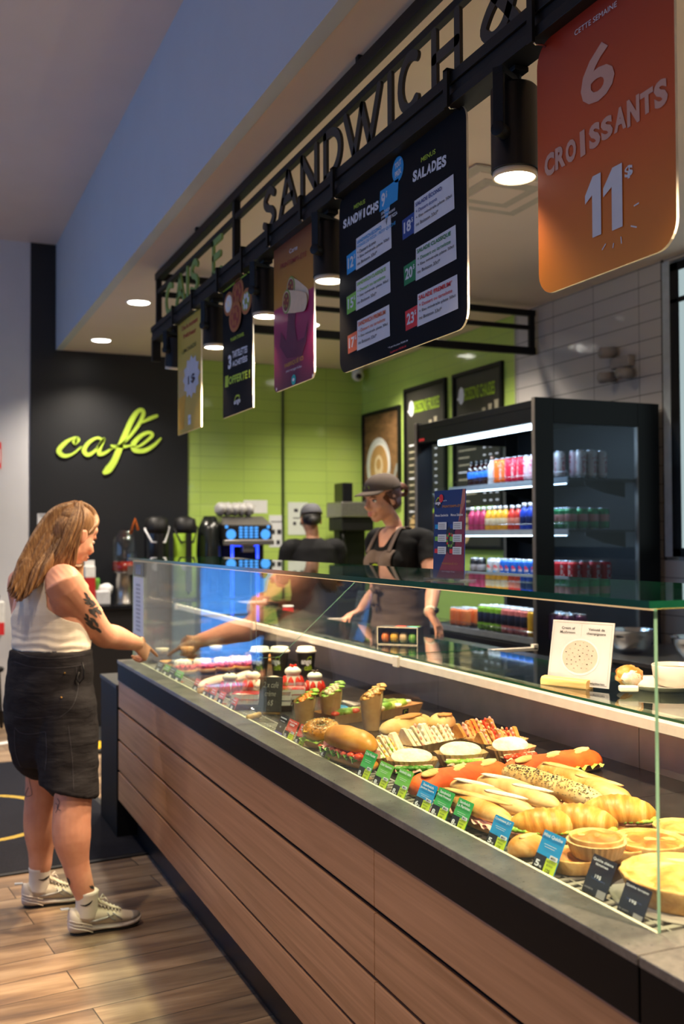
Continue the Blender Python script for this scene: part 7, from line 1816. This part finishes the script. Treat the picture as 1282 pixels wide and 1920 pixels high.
for k in range(14):
    f = k/13; pts = [J(150+3*f, 943+3*f, 4.22), J(166+4*f, 952+2*f, 4.24+.03*f), J(178-2*f, 968+3*f, 4.25+.04*f), J(176-6*f, 985, 4.22+.04*f), J(166-8*f, 1000+6*f, 4.19+.04*f)]; lock(pts, .011)
for k in range(8): pts = [J(146, 1000, 4.30), J(148, 1040, 4.31), J(150+rr.uniform(-3, 3), 1066, 4.31), J(149+rr.uniform(-4, 4), 1084, 4.30), J(148, 1092, 4.29)]; lock(pts, .010)
build(m, 'hair', HAIRC.m, sh, label='long loose light brown hair')
face_parts(TH, sh, M('brown_brow', '5a3c26', .7), M('rose_lips', 'b8685c', .45))
# socks and sneakers
SOCK = cloth('white_rib_sock', 'd4cec6', 300, .4, .04); SHOEW = cloth('cream_mesh_upper', 'cfc6b4', 420, .5, .06, .7); SOLE = M('white_foam_sole', 'd8d0c8', .55); SILVER = M('silver_overlay', 'a9a8a6', .28, .5, .1, 40); RUBBER = M('dark_outsole', '2e2c2a', .7); SHOEL = M('white_leather', 'dcd6cc', .5)
def sneaker(heel, toe, an, ank, lab):
    h, t = V(heel), V(toe); d = (t-h); d.z = 0; L = d.length; d.normalize(); y = V((-d.y, d.x, 0)); T = Matrix(((d.x, y.x, 0, h.x), (d.y, y.y, 0, h.y), (0, 0, 1, 0), (0, 0, 0, 1))); k = L/.285
    o = thing('tmp', 'x', 'x', (0, 0, 0)); del o['label']; del o['category']; o.name = 'sneaker'; o.parent = sh; o.location = -sh.location; o['label'] = lab
    def S(x, hw, z0, z1, n=18, sk=0): return [T @ V((x*k, hw*k*cos(2*pi*j/n)*(1+.0*j)+sk, (z0+z1)/2*k+(z1-z0)/2*k*sin(2*pi*j/n))) for j in range(n)]
    def loft(secs, name, mat, par, sub=1): m = MB(); m.loft([S(*q) for q in secs]); return build(m, name, mat, par, sub=sub)
    so_ = loft([(.004, .014, .018, .050), (.010, .028, .008, .062), (.04, .036, .001, .052), (.09, .037, .004, .036), (.14, .041, .008, .030), (.20, .046, .001, .030), (.245, .042, .004, .034), (.275, .028, .012, .040), (.285, .010, .020, .042)], 'midsole', SOLE, o)
    loft([(.012, .022, .0, .008), (.05, .036, -.0005, .006), (.10, .034, .003, .008), (.2, .045, -.0005, .006), (.25, .040, .001, .010), (.278, .022, .010, .018)], 'outsole', RUBBER, so_)
    up = loft([(.008, .016, .045, .085), (.020, .030, .030, .098), (.05, .034, .028, .100), (.085, .036, .024, .098), (.115, .038, .022, .098), (.150, .041, .022, .082), (.19, .043, .022, .066), (.23, .041, .022, .054), (.262, .030, .026, .048), (.278, .014, .030, .044)], 'upper', SHOEW, o)
    loft([(.225, .0425, .024, .048), (.25, .038, .024, .0515), (.27, .025, .026, .049), (.282, .011, .030, .044)], 'toe_cap', SILVER, up)
    loft([(.004, .013, .035, .092), (.014, .029, .028, .104), (.040, .0362, .026, .090), (.060, .0368, .024, .060)], 'heel_panel', SHOEL, up)
    m = MB()
    for s in (-1, 1):
        m.tube([T @ V((x*k, s*yy*k, z*k)) for x, yy, z in ((.075, .0385, .052), (.10, .0395, .050), (.14, .0425, .056), (.175, .043, .066))], [.001, .006, .005, .0012], 8)
        m.tube([T @ V((x*k, s*yy*k, z*k)) for x, yy, z in ((.145, .041, .075), (.16, .0435, .050), (.175, .0435, .04))], [.003, .0035, .003], 6); m.tube([T @ V((x*k, s*yy*k, z*k)) for x, yy, z in ((.165, .040, .070), (.19, .0435, .050), (.20, .044, .04))], [.003, .0035, .003], 6)
    build(m, 'side_swoosh', SILVER, up, label='silver side swoosh and overlays')
    m = MB()
    for s in (-1, 1):
        for z in (.024, .036, .048): m.tube([T @ V((x*k, s*yy*k, (z+dz)*k)) for x, yy, dz in ((.006, .020, .012), (.03, .0365, .006), (.06, .039, -.002), (.09, .0385, -.014))], .0022*k, 6)
    build(m, 'sole_ridge', SOLE, so_)
    m = MB(); m.tube([T @ V((x*k, 0, z*k)) for x, z in ((.105, .135), (.12, .110), (.16, .086), (.20, .069))], [(.006, .024), (.006, .022), (.005, .018), (.003, .012)], 12, ref=V((0, 0, 1)), dome=True); build(m, 'tongue', SHOEW, up)
    m = MB()
    for i in range(6):
        x = .122+.014*i; z = .108-.0075*i; m.tube([T @ V(((x+.004)*k, s_*.024*k, (z-.012)*k)) if s_ else T @ V((x*k, 0, (z+.006)*k)) for s_ in (-1, 0, 1)], .0032*k, 6)
    m.tube([T @ V((.125*k, .0*k, .118*k)), T @ V((.14*k, .02*k, .126*k)), T @ V((.15*k, .028*k, .112*k))], .0025, 6).tube([T @ V((.125*k, 0, .118*k)), T @ V((.14*k, -.02*k, .126*k)), T @ V((.15*k, -.028*k, .112*k))], .0025, 6)
    build(m, 'laces', SHOEL, up)
    m = MB(); m.bar(T @ V((.010, 0, .098*k)), T @ V((-.022, 0, .100*k)), .018, .004); build(m, 'pull_tab', M('pale_tab', 'c9d2d8', .5), up)
    # sock
    a = V(ank); m = MB(); c0 = T @ V((.072*k, 0, .06*k))
    m.tube([c0, c0*.5+a*.5-V((0, 0, .02)), a-V((0, 0, .012)), a+V((0, 0, .030)), a+V((0, 0, .040)), a+V((0, 0, .044))], [.044, .044, .0425, .0425, .0445, .040], 22); sk_ = build(m, 'sock', SOCK, sh, label='white ankle sock with a small black swoosh')
    mm = MB(); st = BVHTree.FromPolygons([V(v) for v in m.v], m.f)
    return o, sk_, st
o1, s1, st1 = sneaker((.574, 3.985, 0), (.860, 4.0, 0), 0, ran, 'cream and silver running shoe, nearer foot')
o2_, s2, st2 = sneaker((.444, 4.360, 0), (.722, 4.345, 0), 0, lan, 'cream and silver running shoe, farther foot')
for st, sk_, pts in ((st1, s1, [(151, 1697), (160, 1698), (168, 1694), (173, 1688)]), (st2, s2, [(72, 1649), (80, 1650), (88, 1646), (93, 1641)])):
    m = MB(); ontop(st, m, pts, (.3, 1.5, .3), 0, .0015)
    if m.v: build(m, 'swoosh', M('black_swoosh', '161616', .6), sk_)

# ---- the server behind the counter
sv = thing('person', 'person in a brown cap, black shirt and brown apron leaning on the staff counter', 'person', (2.58, 4.98, 0))
wF, wR = V((-.96, -.28, 0)), V((-.28, .96, 0))
D = lambda x, y, d: P(x, y, 'Y', d)
b = MB()
wnb = D(738, 990, 4.98); wuc = D(744, 1016, 4.99); wch = D(742, 1050, 4.98); wwa = D(745, 1105, 4.99); wpe = D(748, 1165, 5.0)
tor(b, [(wpe-UPV*.2, wR, .15, wF, .10, .11), (wpe-UPV*.08, wR, .185, wF, .12, .14), (wpe, wR, .175, wF, .115, .13), (wwa, wR, .140, wF, .105, .10), (wch, wR, .155, wF, .125, .105), (wuc, wR, .165, wF, .10, .105), (wuc+(wnb-wuc)*.65, wR, .11, wF, .07, .08), (wnb, wR, .06, wF, .055, .06)], 30)
for q in (-1, 1): b.ell(wch+wF*.07+wR*(.062*q)-UPV*.01, (.068, .068, .07), 0, 16, 12)
wls = D(797, 1014, 4.86); wrs = wuc+wR*.17+UPV*.01
wle, wlw = D(814, 1092, 4.70), D(806, 1150, 4.50)
wre, wrw = D(706, 1105, 5.22), D(676, 1145, 5.20)
limb(b, [wuc-wR*.09, wls, wls+(wle-wls)*.5, wle, wle+(wlw-wle)*.4, wlw], [.058, .058, .050, .041, .038, .027], 5, 18)
limb(b, [wuc+wR*.09, wrs, wrs+(wre-wrs)*.5, wre, wre+(wrw-wre)*.4, wrw], [.056, .056, .048, .040, .037, .027], 5, 18)
zc = 1.0105
hand(b, wlw, V((.30, -.42, -.80)), V((.5, -.55, .55)), -1, (.22, .18, .20, .26), .98, .1, .2)
hand(b, wrw, V((-.75, -.10, -.22)), V((-.1, .1, .95)), 1, (.30, .32, .36, .4), .95, .2, .2)
for q in (-1, 1):
    hp = wpe+wR*(.09*q)-UPV*.1; kn = V((hp.x-.02, hp.y, .52)); an_ = V((hp.x+.02, hp.y, .08))
    limb(b, [hp, (hp+kn)/2, kn, kn+(an_-kn)*.35, an_], [.10, .088, .06, .058, .04], 4, 18)
    limb(b, [an_, an_+wF*.10-UPV*.035, an_+wF*.19-UPV*.045], [.042, .04, .03], 3, 14)
whc = D(716, 935, 4.97); whf = V((-.93, -.26, -.22))
limb(b, [wnb-UPV*.03, wnb+UPV*.02, whc-UPV*.07-whf*.025], [.050, .045, .045], 4, 18)
TW = head(b, whc, whf, 1.06)
wb = remesh(b, .0055, 5, .5)
def keep_tee(p):
    l = (p-wuc).dot(wR); f = (p-wuc).dot(wF)
    if p.z < wpe.z-.12 or p.z > wnb.z+.015: return False
    sl = min(segd(p, wls, wls+(wle-wls)*.62), segd(p, wrs, wrs+(wre-wrs)*.62))
    if (p-wlw).length < .30 and segd(p, wle, wlw) < .06: return False
    if segd(p, wle, wlw) < .055 or segd(p, wre, wrw) < .055: return False
    if segd(p, wls+(wle-wls)*.60, wle) < .06 and (p-wls).dot((wle-wls).normalized()) > (wle-wls).length*.55: return False
    if segd(p, wrs+(wre-wrs)*.60, wre) < .06 and (p-wrs).dot((wre-wrs).normalized()) > (wre-wrs).length*.55: return False
    if (p-wnb).length < .075 and p.z > wnb.z-.02: return False
    if f > 0 and abs(l) < .02+(p.z-(wuc.z-.03))*.55 and p.z > wuc.z-.03: return False
    return True
tee = shell(wb, keep_tee, .007, 14, lambda c: .004*noise.noise(c*22))
def keep_apron(p):
    l = (p-wuc).dot(wR); f = (p-wuc).dot(wF)
    if segd(p, wls, wle) < .062 or segd(p, wle, wlw) < .06 or segd(p, wrs, wre) < .06 or segd(p, wre, wrw) < .06 or (p-wlw).length < .14 or (p-wrw).length < .14: return False
    if p.z < .62: return False
    top = wch.z+.045
    if p.z > top: return False
    if p.z > wwa.z: return f > .02 and abs(l) < .105+.07*max(0, (wwa.z+.10-p.z)/.1)*.5
    return f > -.075
apr = shell(wb, keep_apron, .015, 16, lambda c: .006*noise.noise(c*16)+.004*noise.noise(V((c.x*8, c.y*8, c.z*30)))*(1 if c.z < wwa.z+.05 else .3))
part(wb, 'body', SKINW, sv)
TEE = cloth('black_jersey', '121214', 300, .2, .1); APR = cloth('taupe_canvas', '61544e', 340, .35, .08, .85, .15)
to = part(tee, 't_shirt', TEE, sv, 'black v-neck t-shirt')
ao = part(apr, 'apron', APR, sv, 'taupe brown apron'); sf = ao.modifiers.new('thick', 'SOLIDIFY'); sf.thickness = .004
atree = bvh(apr); 
atree = BVHTree.FromPolygons([v.co+chain(sv) for v in apr.vertices], [tuple(p.vertices) for p in apr.polygons])
ttree = BVHTree.FromPolygons([v.co+chain(sv) for v in tee.vertices], [tuple(p.vertices) for p in tee.polygons])
m = MB()
for s in (-1, 1):
    top = wch+UPV*.045; pts = []
    for f_, l_, z_ in ((.14, .085, top.z-wuc.z-.005), (.10, .085, .03), (.045, .068, .075), (-.02, .058, .095), (-.075, .035, .085), (-.085, .0, .08)):
        c = wuc+wF*f_+wR*(l_*s)+UPV*z_; h = ttree.find_nearest(c)
        h2 = h[0] if h[0] is not None and (h[0]-c).length < .09 else c; d = (c-h2); 
        pts.append(h2+h[1]*.006 if h[0] is not None else c)
    m.tube(spline([tuple(q) for q in pts], 6), [(.004, .015)]*31, 10)
build(m, 'apron_strap', APR, ao)
m = MB(); q, nn = proj(atree, (703, 1062), .003)
if q:
    W3 = UPV-nn*nn.dot(UPV); W3.normalize(); U3 = W3.cross(nn).normalized(); f = Face(q, U3, W3, .002)
    f.rect(m, -.030, -.022, .030, .022, 0, 2); f.stroke(m, spline([(-.02, -.012), (-.008, .010), (.012, .012), (.014, 0), (.0, -.006)], 5), .008, 1, 4); build(m, 'apron_badge', [BLACK, LIME], ao, label='black badge with lime swoosh')
m = MB(); q, nn = proj(atree, (708, 1112), .01)
if q:
    for d in ((.05, .02), (-.045, .015), (.03, -.06), (-.02, -.07)): u = (UPV.cross(nn)).normalized(); m.tube([q, q+u*d[0]*.6+UPV*(d[1]+.01)+nn*.015, q+u*d[0]+UPV*d[1]*1.0], [.010, .010, .006], 8)
    build(m, 'apron_tie', APR, ao)
# cap, hair, watch
CAPM = cloth('taupe_cap_twill', '5d524b', 340, .3, .08)
def cap(parent, T, mat, brim=True, logo=None):
    m = MB(); vs = []; fs = []; n = 36; R0 = (.085, .107)
    for i in range(13):
        t = i/12*pi/2
        for j in range(n):
            a = 2*pi*j/n; e = .035*max(0, sin(a))*0; vs.append((R0[0]*cos(t)**.8*cos(a), -.014+R0[1]*cos(t)**.8*sin(a), .044+.084*sin(t)+.004*sin(a)*(1-i/12)))
    for i in range(12):
        for j in range(n): k = (j+1) % n; fs.append((i*n+j, i*n+k, (i+1)*n+k, (i+1)*n+j))
    m.add(vs, fs, 0, True, T); m.ell(T @ V((0, -.014, .125)), (.006,)*3, 0, 8, 6)
    c = build(m, 'cap', mat, parent); sf = c.modifiers.new('thick', 'SOLIDIFY'); sf.thickness = .003
    if brim:
        m = MB(); vs = []; fs = []; n = 24
        for q in range(5):
            for j in range(n+1):
                a = pi*.06+pi*.88*j/n; r = q/4; bx_, by_ = .080*cos(a), -.014+.100*sin(a); ex, ey = .076*cos(a)*.95, .06+.105*sin(a)
                x, y = bx_*(1-r)+ex*r, by_*(1-r)+ey*r; vs.append((x, y, .056-.006*r*r-.002*r-2.6*x*x*(.25+.75*r)))
        for q in range(4):
            for j in range(n): fs.append((q*(n+1)+j, q*(n+1)+j+1, (q+1)*(n+1)+j+1, (q+1)*(n+1)+j))
        m.add(vs, fs, 0, True, T); bo = build(m, 'brim', mat, c); sf = bo.modifiers.new('thick', 'SOLIDIFY'); sf.thickness = .004
        m = MB()
        for a0 in (pi/3, 2*pi/3, 0, pi): m.tube([T @ V((R0[0]*1.012*cos(t)**.8*cos(a0), -.014+R0[1]*1.012*cos(t)**.8*sin(a0), .036+.0885*sin(t))) for t in [q/10*pi/2 for q in range(11)]], .0013, 5)
        build(m, 'seam', M('dark_seam', '3f3732', .8), c)
    if logo:
        m = MB(); pts = spline([(-.020, .066), (-.010, .082), (.010, .086), (.022, .078), (.016, .068)], 6); L = []
        for x, z in pts:
            for dz in (-.0035, .0035):
                zz = z+dz; st = min(.98, (zz-.036)/.088); ct = (1-st*st)**.4; yy = -.014+R0[1]*ct*sqrt(max(0, 1-(x/(R0[0]*ct))**2))+.0045; L.append(T @ V((x, yy, zz)))
        m.add(L, [(2*i, 2*i+1, 2*i+3, 2*i+2) for i in range(len(pts)-1)]); build(m, 'emblem', logo, c, label='lime swoosh emblem')
cap(sv, TW, CAPM, True, LIME)
HW = food('auburn_hair', ['3a1f12', '5a3018', '7a4424'], 6, .4, .5, stretch=(40, 40, 8))
m = MB(); t = MB(); t.ell((0, -.022, .018), (.079, .094, .07), 0, 22, 14); t.ell((0, -.05, -.02), (.062, .062, .055), 0, 18, 12); m.add(t.v, t.f, 0, True, TW)
rr = random.Random(4)
for k in range(26):
    a = rr.uniform(0, 6.3); q = TW @ V((.012*cos(a), -.118, .012+.012*sin(a))); pts = [TW @ V((.02*cos(a), -.10, .012+.02*sin(a)))]
    for j in range(5): an_ = a+j*1.3; pts.append(TW @ V((.03*cos(an_)*rr.uniform(.7, 1.1), -.138+.022*sin(j*1.7+a), .022+.034*sin(an_)*rr.uniform(.7, 1.1))))
    m.tube(spline([tuple(q) for q in pts], 4), .006, 6)
for s in (-1, 1):
    for k in range(5): m.tube(spline([tuple(TW @ V(q)) for q in ((s*.072, .03-.008*k, .034), (s*.079, .012-.006*k, .005), (s*.074, -.03, -.012-.006*k), (s*.045, -.085, .0))], 4), .006, 6)
build(m, 'hair', HW, sv, label='auburn hair tied in a messy bun')
face_parts(TW, sv, M('auburn_brow', '5a3420', .7), M('pink_lips', 'b9655c', .45))
m = MB(); dd = (wlw-wle).normalized(); c = wlw-dd*.012
rings = []
m.tube([c-dd*.009, c+dd*.009], [.0325, .0325], 24); build(m, 'watch', M('cream_strap', 'cfc0a8', .5), sv)
m = MB(); s_ = dd.cross(V((0, 0, 1))).normalized(); q = c+V((.02, -.022, .008)).normalized()*.034; m.ell(q, (.014, .012, .016), 0, 14, 8); build(m, 'watch_face', BLACKG, sv)

# ---- the worker with the back turned
bk = thing('person', 'person in a grey cap and black top seen from behind at the back bar', 'person', (3.02, 7.72, 0))
b = MB(); kF, kR = V((.15, .99, 0)), V((.99, -.15, 0))
nb2 = D(586, 1010, 7.72); uc2 = D(588, 1028, 7.72); ch2 = uc2-UPV*.16; wa2 = uc2-UPV*.36; pe2 = uc2-UPV*.55
tor(b, [(pe2-UPV*.12, kR, .17, kF, .11, .12), (pe2, kR, .19, kF, .12, .13), (wa2, kR, .175, kF, .12, .11), (ch2, kR, .195, kF, .13, .12), (uc2, kR, .19, kF, .10, .11), (uc2+(nb2-uc2)*.6, kR, .12, kF, .075, .085), (nb2, kR, .062, kF, .056, .06)], 28)
for s in (-1, 1):
    a0 = uc2+kR*(.20*s); a1 = a0+V((.05*s, .06, -.27)); a2 = a1+V((-.05*s, .22, .03))
    limb(b, [uc2+kR*(.10*s), a0, (a0+a1)/2, a1, a2], [.06, .064, .056, .046, .032], 5, 16)
    hand(b, a2, V((-.1*s, .9, 0)), V((0, 0, 1)), s, (.4, .45, .5, .5), .95, .4)
    hp = pe2+kR*(.09*s)-UPV*.08; kn = V((hp.x, hp.y, .48)); an_ = V((hp.x, hp.y, .08)); limb(b, [hp, (hp+kn)/2, kn, kn+(an_-kn)*.4, an_, an_+kF*.12-UPV*.04], [.10, .09, .06, .058, .042, .04], 4, 16)
kc = D(583, 975, 7.74); limb(b, [nb2-UPV*.03, nb2+UPV*.01, kc-UPV*.05], [.06, .054, .055], 4, 16)
TK = head(b, kc, V((.15, .97, -.15)), 1.05)
kb = remesh(b, .008, 4, .5)
def keep_top(p): return .62 < p.z < nb2.z+.0 and min(segd(p, uc2+kR*.20+V((.05, .06, -.27)), uc2+kR*.2+V((0, .28, -.24))), segd(p, uc2-kR*.20+V((-.05, .06, -.27)), uc2-kR*.2+V((0, .28, -.24)))) > .05
top2 = shell(kb, keep_top, .01, 10, lambda c: .005*noise.noise(c*14)); 
def keep_tr(p): return p.z < .66 and p.z > .05
tr2 = shell(kb, keep_tr, .012, 6) if False else None
part(kb, 'body', SKIN2, bk); part(top2, 'black_top', TEE, bk)
cap(bk, TK, cloth('grey_cap_twill', '4e4e54', 340, .3, .08), True)
m = MB(); t = MB(); t.ell((0, -.026, .012), (.078, .088, .062), 0, 20, 12); t.ell((0, -.085, -.012), (.045, .036, .040), 0, 16, 12, None, lambda d, q: q*(1+.15*noise.noise(d*4))); m.add(t.v, t.f, 0, True, TK); build(m, 'hair', M('black_hair', '14110f', .5, 0, .3, 60), bk)
